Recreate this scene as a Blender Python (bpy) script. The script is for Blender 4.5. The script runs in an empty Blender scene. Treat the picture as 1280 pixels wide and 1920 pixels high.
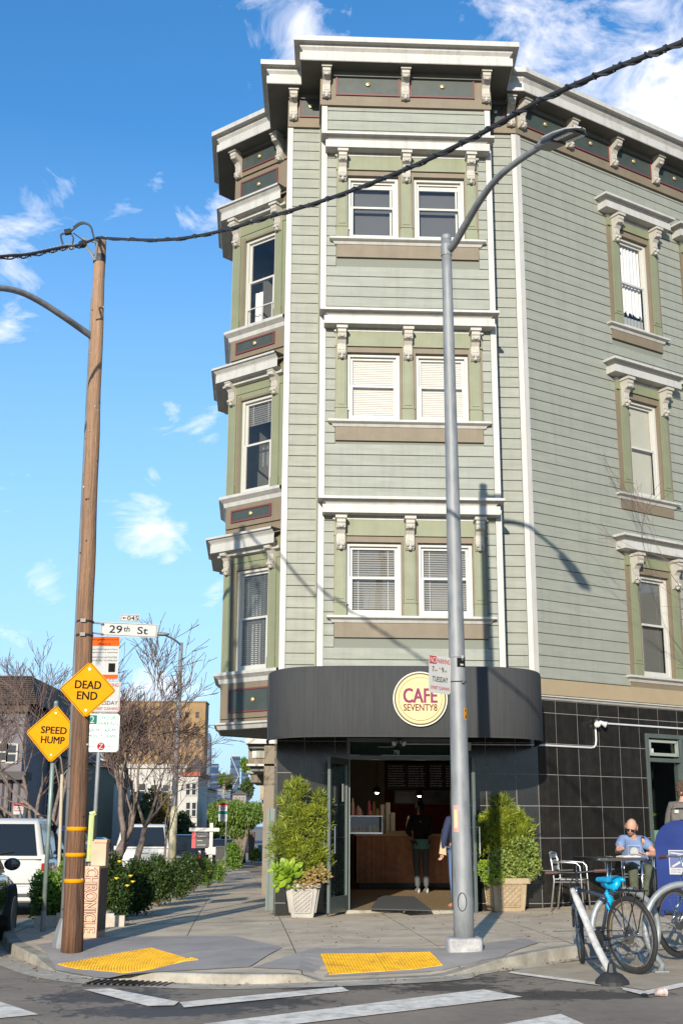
import bpy, bmesh, math, random
from math import sin, cos, pi, radians, sqrt
from mathutils import Matrix, Vector, noise
random.seed(7)
scn = bpy.context.scene
# ------------------------------------------------------------ camera
FPX = 2275.0; PITCH = math.atan(588/FPX); EYE = 1.25; ROLL = radians(.27)
cF = Vector((0, cos(PITCH), sin(PITCH))); cU0 = Vector((0, -sin(PITCH), cos(PITCH))); cR0 = Vector((1, 0, 0))
cR = cR0*cos(ROLL) + cU0*sin(ROLL); cU = cU0*cos(ROLL) - cR0*sin(ROLL)
cam_d = bpy.data.cameras.new('camera'); cam = bpy.data.objects.new('camera', cam_d)
scn.collection.objects.link(cam)
cam_d.sensor_fit = 'VERTICAL'; cam_d.sensor_height = 36; cam_d.lens = FPX/1920*36
cam_d.clip_start = .1; cam_d.clip_end = 6000
m = Matrix.Identity(4)
for i in range(3):
    m[i][0] = cR[i]; m[i][1] = cU[i]; m[i][2] = -cF[i]
m[2][3] = EYE
cam.matrix_world = m
scn.camera = cam
# ------------------------------------------------------------ world and sun
SAZ, SEL = radians(10.76), radians(16.4)
SUND = Vector((sin(SAZ)*cos(SEL), cos(SAZ)*cos(SEL), -sin(SEL)))
world = bpy.data.worlds.new('World'); scn.world = world; world.use_nodes = True
nt = world.node_tree; nt.nodes.clear()
def wn(t, **k):
    n = nt.nodes.new(t)
    for a, b in k.items(): setattr(n, a, b)
    return n
wo = wn('ShaderNodeOutputWorld'); bg = wn('ShaderNodeBackground')
sky = wn('ShaderNodeTexSky'); sky.sky_type = 'NISHITA'; sky.sun_disc = False
sky.sun_elevation = SEL; sky.sun_rotation = pi + SAZ
sky.air_density = 1.0; sky.dust_density = .35; sky.ozone_density = 3.0; sky.altitude = 100
SKY_STRENGTH = .15
bg.inputs[1].default_value = SKY_STRENGTH
tc = wn('ShaderNodeTexCoord')
def wmath(op, a, b=None, c=None, clamp=False):
    n = wn('ShaderNodeMath', operation=op, use_clamp=clamp)
    for i, v in enumerate((a, b, c)):
        if v is None: continue
        if isinstance(v, (int, float)): n.inputs[i].default_value = v
        else: nt.links.new(v, n.inputs[i])
    return n.outputs[0]
def rayd(px, py):
    return (cF*FPX + cR*(px-640) - cU*(py-960)).normalized()
cl_noise = wn('ShaderNodeTexNoise'); cl_noise.inputs['Scale'].default_value = 16; cl_noise.inputs['Detail'].default_value = 9
cl_noise.inputs['Roughness'].default_value = .62; cl_noise.inputs['Distortion'].default_value = .5
mp = wn('ShaderNodeMapping'); mp.inputs['Scale'].default_value = (1, 1, 1.7)
nt.links.new(tc.outputs['Generated'], mp.inputs['Vector']); nt.links.new(mp.outputs[0], cl_noise.inputs['Vector'])
blobs = [(1195, 90, .12, 1.0), (1090, 60, .06, .8), (1275, 190, .11, 1.0), (1230, 20, .1, 1.0), (1010, 40, .04, .5), (560, 40, .055, .62), (650, 25, .04, .5), (480, 70, .025, .4),
         (110, 365, .032, .65), (215, 400, .022, .4), (20, 505, .045, .6), (410, 370, .025, .65), (300, 330, .02, .4), (90, 390, .03, .6), (130, 340, .02, .6), (400, 390, .03, .7), (290, 990, .045, .62), (310, 1005, .03, .6),
         (285, 890, .02, .55), (375, 810, .035, .45), (325, 770, .014, .5), (210, 870, .02, .3), (80, 1100, .025, .5), (20, 900, .025, .35), (5, 620, .018, .4),
         (400, 1130, .03, .5), (340, 1300, .05, .5), (60, 1230, .06, .35), (230, 1400, .06, .4)]
for k in range(24):      # the same sky goes on outside the frame
    blobs.append((None, None, random.uniform(.04, .13), random.uniform(.4, .9)))
acc = None
for px, py, rad, w in blobs:
    if px is None:
        az = random.uniform(radians(60), radians(300)); el = random.uniform(radians(8), radians(60))
        d = Vector((sin(az)*cos(el), cos(az)*cos(el), sin(el)))
    else: d = rayd(px, py)
    dp = wn('ShaderNodeVectorMath', operation='DISTANCE'); nt.links.new(tc.outputs['Generated'], dp.inputs[0]); dp.inputs[1].default_value = d
    t = wmath('DIVIDE', dp.outputs['Value'], rad*1.35)
    t = wmath('SUBTRACT', 1.0, t, clamp=True)
    t = wmath('MULTIPLY', t, w*1.3, clamp=True)
    acc = t if acc is None else wmath('MAXIMUM', acc, t)
acc = wmath('POWER', acc, .7)
v = wmath('SUBTRACT', cl_noise.outputs[0], wmath('MULTIPLY_ADD', acc, -.34, .69))
v = wmath('MULTIPLY', wmath('MULTIPLY', v, 4.2, clamp=True), wmath('MULTIPLY', acc, 3.5, clamp=True))
v = wmath('MULTIPLY', v, .8)
hsv = wn('ShaderNodeHueSaturation'); hsv.inputs['Saturation'].default_value = 1.24; hsv.inputs['Value'].default_value = 1.20
# low down the blue fades to pale blue all the way round
sepz = wn('ShaderNodeSeparateXYZ'); nt.links.new(tc.outputs['Generated'], sepz.inputs[0])
low = wmath('SUBTRACT', 1.0, wmath('MULTIPLY', sepz.outputs[2], 1.9), clamp=True)
low = wmath('MULTIPLY', wmath('POWER', low, 1.1), .97)
lowmix = wn('ShaderNodeMix', data_type='RGBA'); nt.links.new(low, lowmix.inputs[0]); nt.links.new(sky.outputs[0], lowmix.inputs[6]); lowmix.inputs[7].default_value = (2.45, 3.35, 4.35, 1)
nt.links.new(lowmix.outputs[2], hsv.inputs['Color'])
mix = wn('ShaderNodeMix', data_type='RGBA'); nt.links.new(v, mix.inputs[0]); nt.links.new(hsv.outputs[0], mix.inputs[6])
CLOUD = (6.4, 6.3, 6.7, 1); mix.inputs[7].default_value = CLOUD
nt.links.new(mix.outputs[2], bg.inputs[0]); nt.links.new(bg.outputs[0], wo.inputs[0])
sl = bpy.data.lights.new('sun', 'SUN'); sl.energy = 5.0; sl.angle = radians(.53); sl.color = (1, .92, .79)
so = bpy.data.objects.new('sun', sl); scn.collection.objects.link(so); so.rotation_euler = SUND.to_track_quat('-Z', 'Y').to_euler()
so.location = (-6, -30, 12)
scn.view_settings.view_transform = 'Standard'; scn.view_settings.look = 'None'
scn.view_settings.exposure = .43; scn.view_settings.gamma = 1; scn.view_settings.use_curve_mapping = False
scn.render.engine = 'CYCLES'
# ------------------------------------------------------------ helpers
def clampf(v, a, b): return max(a, min(b, v))
def sstep(t): t = clampf(t, 0, 1); return t*t*(3-2*t)
def gz(x, y):            # lie of the land: the cross street falls to the left and away
    return .025*clampf(x, -6, 9) - .017*clampf(y-17, 0, 150)*clampf((.5-x)/1.5, 0, 1)
def ray(px, py): return cF*FPX + cR*(px-640) - cU*(py-960)
CAMP = Vector((0, 0, EYE))
def AT(px, py, Y):       # a point seen there at distance Y
    d = ray(px, py); return CAMP + d*(Y/d.y)
def GP(px, py, dz=0.0):  # the point of the ground seen there
    d = ray(px, py); z = 0
    for _ in range(30):
        P = CAMP + d*((z-EYE)/d.z); z = gz(P.x, P.y)+dz
    return P
WM = {}
COL = scn.collection
class MB:
    def __init__(s, M=None): s.v = []; s.f = []; s.M = M or Matrix.Identity(4); s.mi = []; s.cur = 0
    def add(s, vs, fs, M=None):
        M = s.M @ M if M is not None else s.M
        b = len(s.v); s.v += [M @ Vector(p) for p in vs]
        for f in fs: s.f.append([b+i for i in f]); s.mi.append(s.cur)
        return s
    def box(s, x0, x1, y0, y1, z0, z1, M=None):
        return s.add([(x0,y0,z0),(x1,y0,z0),(x1,y1,z0),(x0,y1,z0),(x0,y0,z1),(x1,y0,z1),(x1,y1,z1),(x0,y1,z1)],
                     [(3,2,1,0),(4,5,6,7),(0,1,5,4),(1,2,6,5),(2,3,7,6),(3,0,4,7)], M)
    def prism(s, poly, a0, a1, axis='y', M=None):   # poly ccw in (x,z) seen from -y for axis y; (y,z) for axis x; (x,y) for axis z
        n = len(poly); vs = []
        for a in (a0, a1):
            for p, q in poly: vs.append({'y': (p, a, q), 'x': (a, p, q), 'z': (p, q, a)}[axis])
        fs = [tuple(range(n)), tuple(range(2*n-1, n-1, -1))]
        for i in range(n): j = (i+1) % n; fs.append((i, i+n, j+n, j))
        return s.add(vs, fs, M)
    def tube(s, pts, r, n=8, M=None, caps=True, flat=None):
        pts = [Vector(p) for p in pts]; N = len(pts)
        rs = r if isinstance(r, (list, tuple)) else [r]*N
        vs = []; up = None
        for i, p in enumerate(pts):
            t = (pts[min(i+1, N-1)]-pts[max(i-1, 0)])
            t = t.normalized() if t.length > 1e-9 else Vector((0, 0, 1))
            if up is None:
                up = Vector((0, 0, 1)) if abs(t.z) < .9 else Vector((1, 0, 0))
            a = t.cross(up)
            if a.length < 1e-6: a = t.cross(Vector((0, 1, 0)))
            a.normalize(); b = a.cross(t).normalized(); up = b
            for k in range(n):
                an = 2*pi*k/n; vs.append(p + (a*cos(an)+b*sin(an)*(flat or 1))*rs[i])
        fs = []
        for i in range(N-1):
            for k in range(n):
                k2 = (k+1) % n; fs.append((i*n+k, i*n+k2, (i+1)*n+k2, (i+1)*n+k))
        if caps: fs.append(tuple(range(n-1, -1, -1))); fs.append(tuple(range((N-1)*n, N*n)))
        return s.add(vs, fs, M)
    def lathe(s, prof, n=12, M=None):
        vs = [(r*cos(2*pi*k/n), r*sin(2*pi*k/n), z) for r, z in prof for k in range(n)]
        fs = [(i*n+k, i*n+(k+1) % n, (i+1)*n+(k+1) % n, (i+1)*n+k) for i in range(len(prof)-1) for k in range(n)]
        fs.append(tuple(range(n-1, -1, -1))); fs.append(tuple(range((len(prof)-1)*n, len(prof)*n)))
        return s.add(vs, fs, M)
    def ball(s, c, r, n=8, m=6, sc=(1, 1, 1), M=None):
        vs = [(c[0]+r*sc[0]*sin(pi*i/m)*cos(2*pi*k/n), c[1]+r*sc[1]*sin(pi*i/m)*sin(2*pi*k/n), c[2]+r*sc[2]*cos(pi*i/m)) for i in range(m+1) for k in range(n)]
        fs = [((i+1)*n+k, (i+1)*n+(k+1) % n, i*n+(k+1) % n, i*n+k) for i in range(m) for k in range(n)]
        return s.add(vs, fs, M)
    def quad(s, a, b, c, d, M=None): return s.add([a, b, c, d], [(0, 1, 2, 3)], M)
    def poly(s, pts, M=None): return s.add(pts, [tuple(range(len(pts)))], M)
def link(name, data, parent=None, world=None):
    o = bpy.data.objects.new(name, data); COL.objects.link(o)
    w = world or Matrix.Identity(4)
    if parent is not None:
        o.parent = parent; o.matrix_basis = WM[parent].inverted() @ w
    else: o.matrix_basis = w
    WM[o] = w
    return o
def tag(o, label=None, cat=None, group=None, kind=None):
    if label: o['label'] = label
    if cat: o['category'] = cat
    if group: o['group'] = group
    if kind: o['kind'] = kind
    return o
def empty(name, loc, label, cat, group=None, rz=0):
    o = bpy.data.objects.new(name, None); COL.objects.link(o); o.empty_display_size = .2
    w = Matrix.Translation(Vector(loc)) @ Matrix.Rotation(rz, 4, 'Z'); o.matrix_basis = w; WM[o] = w
    return tag(o, label, cat, group)
def mesh(mb, name, mats, smooth=False, inv=None):
    me = bpy.data.meshes.new(name)
    vs = [(inv @ v if inv else v) for v in mb.v]
    me.from_pydata([tuple(v) for v in vs], [], mb.f)
    for mt in (mats if isinstance(mats, (list, tuple)) else [mats]): me.materials.append(mt)
    if isinstance(mats, (list, tuple)) and len(mats) > 1: me.polygons.foreach_set('material_index', mb.mi)
    if smooth: me.polygons.foreach_set('use_smooth', [True]*len(me.polygons))
    me.update(); return me
def part(name, mb, mat, parent=None, smooth=False, label=None, kind=None, bevel=0, cat=None, group=None, origin=None):
    """one mesh object; mb holds world coordinates"""
    if parent is not None: w = WM[parent]
    else:
        if origin is None:
            zs = min(v.z for v in mb.v); n = len(mb.v)
            origin = Vector((sum(v.x for v in mb.v)/n, sum(v.y for v in mb.v)/n, zs))
        w = Matrix.Translation(Vector(origin))
    me = mesh(mb, name, mat, smooth, w.inverted())
    o = link(name, me, parent, w)
    if bevel:
        b = o.modifiers.new('bevel', 'BEVEL'); b.width = bevel; b.segments = 2; b.limit_method = 'ANGLE'; b.angle_limit = radians(40)
    return tag(o, label, cat, group, kind)
def cp(name, me, parent, world): return link(name, me, parent, world)
def frame(o, ang, z=0):   # local x along, -y outward, z up
    return Matrix.Translation(Vector((o[0], o[1], z))) @ Matrix.Rotation(ang, 4, 'Z')
def T(x, y, z): return Matrix.Translation(Vector((x, y, z)))
def Rz(a): return Matrix.Rotation(a, 4, 'Z')
def Rx(a): return Matrix.Rotation(a, 4, 'X')
def Ry(a): return Matrix.Rotation(a, 4, 'Y')
_font_cache = {}
def text_mb(txt, M, height, width=None, depth=.002, align='CENTER', bold=0.0):
    """flat lettering lying in local x,z plane facing -y, height of capitals = height, squeezed to width; origin = centre"""
    c = bpy.data.curves.new('t', 'FONT'); c.body = txt; c.size = 1; c.extrude = 0; c.resolution_u = 3
    o = bpy.data.objects.new('t', c); me = o.to_mesh()
    vs = [v.co.copy() for v in me.vertices]; fs = [tuple(p.vertices) for p in me.polygons]
    o.to_mesh_clear(); bpy.data.objects.remove(o); bpy.data.curves.remove(c)
    mb = MB()
    if not vs: return mb
    x0 = min(v.x for v in vs); x1 = max(v.x for v in vs); y0 = min(v.y for v in vs); y1 = max(v.y for v in vs)
    sy = height/(y1-y0); sx = (width/(x1-x0)) if width else sy
    b_ = max(0, bold)*.55*height; sh = [(0, 0)] if b_ == 0 else [(0, 0), (b_, b_*.6), (-b_, b_*.6), (b_, -b_*.6), (-b_, -b_*.6)]
    for k, (ox, oz) in enumerate(sh): mb.add([((v.x-(x0+x1)/2)*sx+ox, -depth-.00012*k, (v.y-(y0+y1)/2)*sy+oz) for v in vs], fs, M)
    return mb
def merge(*ms):
    r = MB()
    for q in ms:
        b = len(r.v); r.v += q.v; r.f += [[b+i for i in f] for f in q.f]; r.mi += q.mi
    return r
# ------------------------------------------------------------ materials
MATS = {}
def srgb(r, g, b):
    f = lambda c: ((c/255+.055)/1.055)**2.4 if c > 10 else c/255/12.92
    return (f(r), f(g), f(b), 1)
def mat(name, col, rough=.6, metal=0, var=.0, vscale=3, bump=0, bscale=40, spec=.5, stretch=None, col2=None, emit=None, trans=0, coat=0, objvar=0):
    if name in MATS: return MATS[name]
    M = bpy.data.materials.new(name); M.use_nodes = True; n = M.node_tree.nodes; l = M.node_tree.links
    b = n['Principled BSDF']; col = tuple(col)[:3]+(1,)
    b.inputs['Base Color'].default_value = col; b.inputs['Roughness'].default_value = rough; b.inputs['Metallic'].default_value = metal
    b.inputs['Specular IOR Level'].default_value = spec
    if coat: b.inputs['Coat Weight'].default_value = coat; b.inputs['Coat Roughness'].default_value = .05
    if emit: b.inputs['Emission Color'].default_value = tuple(emit)[:3]+(1,); b.inputs['Emission Strength'].default_value = emit[3]
    vec = None
    if var or bump:
        g = n.new('ShaderNodeNewGeometry'); mpn = n.new('ShaderNodeMapping'); l.new(g.outputs['Position'], mpn.inputs[0])
        if stretch: mpn.inputs['Scale'].default_value = stretch
        vec = mpn.outputs[0]
    if var or objvar:
        mx = n.new('ShaderNodeMix'); mx.data_type = 'RGBA'
        c2 = tuple(col2)[:3]+(1,) if col2 else tuple(c*(1-var) for c in col[:3])+(1,)
        c1 = col if col2 else tuple(min(1, c*(1+var*.6)) for c in col[:3])+(1,)
        mx.inputs[6].default_value = c1; mx.inputs[7].default_value = c2
        if var:
            t = n.new('ShaderNodeTexNoise'); t.inputs['Scale'].default_value = vscale; t.inputs['Detail'].default_value = 8; t.inputs['Roughness'].default_value = .65
            l.new(vec, t.inputs[0]); rp = n.new('ShaderNodeMapRange'); rp.inputs[1].default_value = .32; rp.inputs[2].default_value = .68
            l.new(t.outputs[0], rp.inputs[0]); f = rp.outputs[0]
            rr = n.new('ShaderNodeMapRange'); rr.inputs[3].default_value = max(.02, rough-.1); rr.inputs[4].default_value = min(1, rough+.12)
            l.new(t.outputs[0], rr.inputs[0]); l.new(rr.outputs[0], b.inputs['Roughness'])
        else: f = None
        if f: l.new(f, mx.inputs[0])
        else: mx.inputs[0].default_value = 0
        out = mx.outputs[2]
        if objvar:
            oi = n.new('ShaderNodeObjectInfo'); hv = n.new('ShaderNodeHueSaturation'); mr = n.new('ShaderNodeMapRange')
            mr.inputs[3].default_value = 1-objvar; mr.inputs[4].default_value = 1+objvar
            l.new(oi.outputs['Random'], mr.inputs[0]); l.new(mr.outputs[0], hv.inputs['Value']); l.new(out, hv.inputs['Color']); out = hv.outputs[0]
        l.new(out, b.inputs['Base Color'])
    if bump:
        t2 = n.new('ShaderNodeTexNoise'); t2.inputs['Scale'].default_value = bscale; t2.inputs['Detail'].default_value = 6; l.new(vec, t2.inputs[0])
        bp = n.new('ShaderNodeBump'); bp.inputs['Strength'].default_value = bump; bp.inputs['Distance'].default_value = .02
        l.new(t2.outputs[0], bp.inputs['Height']); l.new(bp.outputs[0], b.inputs['Normal'])
    if trans: b.inputs['Transmission Weight'].default_value = trans
    MATS[name] = M; return M
def glassmat(name, tint, refl=1.0, ior=1.5, rough=0.01):
    if name in MATS: return MATS[name]
    M = bpy.data.materials.new(name); M.use_nodes = True; n = M.node_tree.nodes; l = M.node_tree.links; n.clear()
    o = n.new('ShaderNodeOutputMaterial'); t = n.new('ShaderNodeBsdfTransparent'); g = n.new('ShaderNodeBsdfGlossy'); mx = n.new('ShaderNodeMixShader')
    fr = n.new('ShaderNodeLayerWeight'); fr.inputs[0].default_value = .5; pw = n.new('ShaderNodeMath'); pw.operation = 'POWER'; pw.inputs[1].default_value = 4; l.new(fr.outputs['Facing'], pw.inputs[0]); fa = n.new('ShaderNodeMath'); fa.operation = 'MULTIPLY_ADD'; fa.inputs[1].default_value = .8; fa.inputs[2].default_value = .045; l.new(pw.outputs[0], fa.inputs[0]); t.inputs[0].default_value = tuple(tint)[:3]+(1,); g.inputs['Roughness'].default_value = rough
    mu = n.new('ShaderNodeMath'); mu.operation = 'MULTIPLY'; mu.inputs[1].default_value = refl; mu.use_clamp = True
    l.new(fa.outputs[0], mu.inputs[0]); l.new(mu.outputs[0], mx.inputs[0]); l.new(t.outputs[0], mx.inputs[1]); l.new(g.outputs[0], mx.inputs[2]); l.new(mx.outputs[0], o.inputs[0])
    MATS[name] = M; return M
SAGE = mat('sage_siding', (.240, .250, .208), .6, var=.10, vscale=2.2, bump=.12, bscale=60, stretch=(1, 1, 6), objvar=.035)
GROOVE = mat('siding_backing', (.17, .18, .145), .8)
WHITE = mat('white_trim', (.44, .425, .40), .5, var=.08, vscale=3)
CORN = mat('cornice_paint', (.43, .42, .39), .5, var=.10, vscale=2)
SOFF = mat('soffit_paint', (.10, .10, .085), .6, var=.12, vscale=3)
OLIVE = mat('olive_trim', (.185, .198, .118), .55, var=.08, vscale=3)
TAUPE = mat('taupe_trim', (.170, .134, .088), .6, var=.08, vscale=3)
TAN = mat('tan_band', (.30, .235, .145), .6, var=.08, vscale=3)
PANEL = mat('dark_green_panel', (.040, .052, .044), .5, var=.2, vscale=5)
MAROON = mat('maroon_trim', (.13, .035, .035), .5)
GOLD = mat('gilt_rosette', (.55, .42, .2), .35, metal=.6)
SASH = mat('sash_paint', (.45, .44, .40), .4)
BRKT = mat('bracket_paint', (.42, .40, .36), .55, var=.3, vscale=14, col2=(.36, .33, .27))
ROOM = mat('room_paint', (.20, .20, .19), .9)
PANE = glassmat('window_glass', (.86, .85, .83), 1.5)
SHADE = mat('cream_blind', (.74, .71, .65), .8)
BLINDS = mat('venetian_slat', (.78, .77, .73), .6)
CURT = mat('white_curtain', (.75, .76, .76), .85)
TILE = mat('black_granite', (.016, .0155, .014), .16, var=.35, vscale=6, spec=.5, objvar=.12)
GROUT = mat('grout', (.22, .215, .20), .9)
METALG = mat('grey_green_metal', (.10, .125, .115), .38, metal=.3, var=.15, vscale=6)
GALV = mat('galvanised_steel', (.17, .18, .185), .6, metal=.25, var=.35, vscale=9, col2=(.27, .28, .285), stretch=(1, 1, .35))
STEEL = mat('polished_steel', (.62, .62, .62), .22, metal=1)
DARKM = mat('dark_metal', (.03, .03, .03), .4, metal=.3)
CONC = mat('concrete', (.56, .455, .32), .88, var=.22, vscale=1.7, bump=.25, bscale=70, objvar=.05)
CONC2 = mat('grey_concrete', (.34, .305, .27), .85, var=.14, vscale=1.5, bump=.2, bscale=80)
KERB = mat('kerb_concrete', (.33, .30, .24), .88, var=.35, vscale=4, bump=.3, bscale=50)
BLACK = mat('black', (.012, .012, .012), .5)
RUBBER = mat('rubber', (.022, .021, .02), .7, var=.3, vscale=20)
PAINT = mat('road_paint', (.95, .86, .72), .8, var=.4, vscale=9, bump=.2, bscale=60, col2=(.62, .56, .46))
WOODP = mat('utility_pole_wood', (.20, .095, .045), .8, var=.8, vscale=7, col2=(.030, .014, .008), stretch=(4, 4, .15), bump=.9, bscale=30)
def _weather(M):      # bleached towards the top, creosote dark at the foot
    n = M.node_tree.nodes; l = M.node_tree.links; b = n['Principled BSDF']; src = b.inputs['Base Color'].links[0].from_socket
    g = n.new('ShaderNodeNewGeometry'); sp = n.new('ShaderNodeSeparateXYZ'); l.new(g.outputs['Position'], sp.inputs[0])
    r = n.new('ShaderNodeMapRange'); r.inputs[1].default_value = 1.0; r.inputs[2].default_value = 7.5; l.new(sp.outputs[2], r.inputs[0])
    mx = n.new('ShaderNodeMix'); mx.data_type = 'RGBA'; mx.blend_type = 'ADD'; l.new(r.outputs[0], mx.inputs[0]); l.new(src, mx.inputs[6]); mx.inputs[7].default_value = (.20, .135, .085, 1); l.new(mx.outputs[2], b.inputs['Base Color'])
_weather(WOODP)
BARK = mat('grey_bark', (.17, .13, .105), .9, var=.4, vscale=12, bump=.5, bscale=30)
TWIG = mat('twig_bark', (.105, .07, .058), .9)
YEL = mat('yellow_sign', (.60, .255, .0), .75, spec=.15, var=.06, vscale=4)
YPAD = mat('yellow_tactile', (.80, .42, .01), .6, var=.18, vscale=10, objvar=.03)
SIGNW = mat('sign_white', (.42, .42, .40), .75, spec=.15, var=.05, vscale=5)
SIGNB = mat('sign_black', (.012, .012, .012), .95, spec=.05)
SIGNR = mat('sign_red', (.36, .015, .02), .8, spec=.1)
SIGNG = mat('sign_green', (.008, .15, .10), .8, spec=.1)
ORANGE = mat('sign_orange', (.60, .09, .01), .8, spec=.1)
ALU = mat('sign_back_aluminium', (.45, .45, .45), .4, metal=.7)

def grime(M, amt=.25, st=(5, 5, .35), spots=0.0, cracks=0):
    """weathering: long drips and blotches, and spots of trodden gum on paving"""
    n = M.node_tree.nodes; l = M.node_tree.links; b = n['Principled BSDF']; g = n.new('ShaderNodeNewGeometry')
    src = b.inputs['Base Color'].links[0].from_socket if b.inputs['Base Color'].links else None
    mp = n.new('ShaderNodeMapping'); mp.inputs['Scale'].default_value = st; l.new(g.outputs['Position'], mp.inputs[0])
    t = n.new('ShaderNodeTexNoise'); t.inputs['Scale'].default_value = 1.6; t.inputs['Detail'].default_value = 9; t.inputs['Roughness'].default_value = .7; l.new(mp.outputs[0], t.inputs[0])
    r = n.new('ShaderNodeMapRange'); r.inputs[1].default_value = .48; r.inputs[2].default_value = .78; r.inputs[3].default_value = 0; r.inputs[4].default_value = amt; l.new(t.outputs[0], r.inputs[0])
    f = r.outputs[0]
    if spots:
        v = n.new('ShaderNodeTexVoronoi'); v.inputs['Scale'].default_value = 4.2; l.new(g.outputs['Position'], v.inputs[0]); q = n.new('ShaderNodeMath'); q.operation = 'LESS_THAN'
        c = n.new('ShaderNodeSeparateColor'); l.new(v.outputs['Color'], c.inputs[0]); k = n.new('ShaderNodeMath'); k.operation = 'MULTIPLY'; k.inputs[1].default_value = .10; l.new(c.outputs[0], k.inputs[0])
        l.new(v.outputs['Distance'], q.inputs[0]); l.new(k.outputs[0], q.inputs[1]); m = n.new('ShaderNodeMath'); m.operation = 'MULTIPLY_ADD'; m.inputs[1].default_value = spots; l.new(q.outputs[0], m.inputs[0]); l.new(f, m.inputs[2]); f = m.outputs[0]
    if cracks:
        vo = n.new('ShaderNodeTexVoronoi'); vo.feature = 'DISTANCE_TO_EDGE'; vo.inputs['Scale'].default_value = .42; wv = n.new('ShaderNodeVectorMath'); wv.operation = 'MULTIPLY_ADD'; cn = n.new('ShaderNodeTexNoise'); cn.inputs['Scale'].default_value = 2.2; cn.inputs['Detail'].default_value = 6
        l.new(g.outputs['Position'], cn.inputs[0]); l.new(cn.outputs['Color'], wv.inputs[0]); wv.inputs[1].default_value = (1.1, 1.1, 1.1); l.new(g.outputs['Position'], wv.inputs[2]); l.new(wv.outputs[0], vo.inputs[0])
        a = n.new('ShaderNodeMath'); a.operation = 'MULTIPLY_ADD'; a.use_clamp = True; a.inputs[1].default_value = -150; a.inputs[2].default_value = 1; l.new(vo.outputs[0], a.inputs[0])
        m = n.new('ShaderNodeMath'); m.operation = 'MULTIPLY_ADD'; m.inputs[1].default_value = cracks; l.new(a.outputs[0], m.inputs[0]); l.new(f, m.inputs[2]); f = m.outputs[0]
    cl = n.new('ShaderNodeClamp'); l.new(f, cl.inputs[0]); mx = n.new('ShaderNodeMix'); mx.data_type = 'RGBA'; l.new(cl.outputs[0], mx.inputs[0])
    if src: l.new(src, mx.inputs[6])
    else: mx.inputs[6].default_value = b.inputs['Base Color'].default_value
    mx.inputs[7].default_value = (.06, .052, .042, 1); l.new(mx.outputs[2], b.inputs['Base Color'])
grime(SAGE, .22); grime(WHITE, .28); grime(CORN, .32); grime(TAUPE, .25); grime(OLIVE, .22); grime(SASH, .15); grime(TILE, .2)
grime(CONC, .38, (1, 1, 1), .35, .45); grime(CONC2, .30, (1.5, 1.5, 1), .3, .2); grime(KERB, .6, (2, 2, 2), .2); grime(YPAD, .55, (2.5, 2.5, 1)); grime(PAINT, .7, (3, 3, 1)); grime(GALV, .25, (6, 6, .6)); grime(YEL, .10, (2, 2, 2)); grime(SIGNW, .15, (2, 2, 1))
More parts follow.
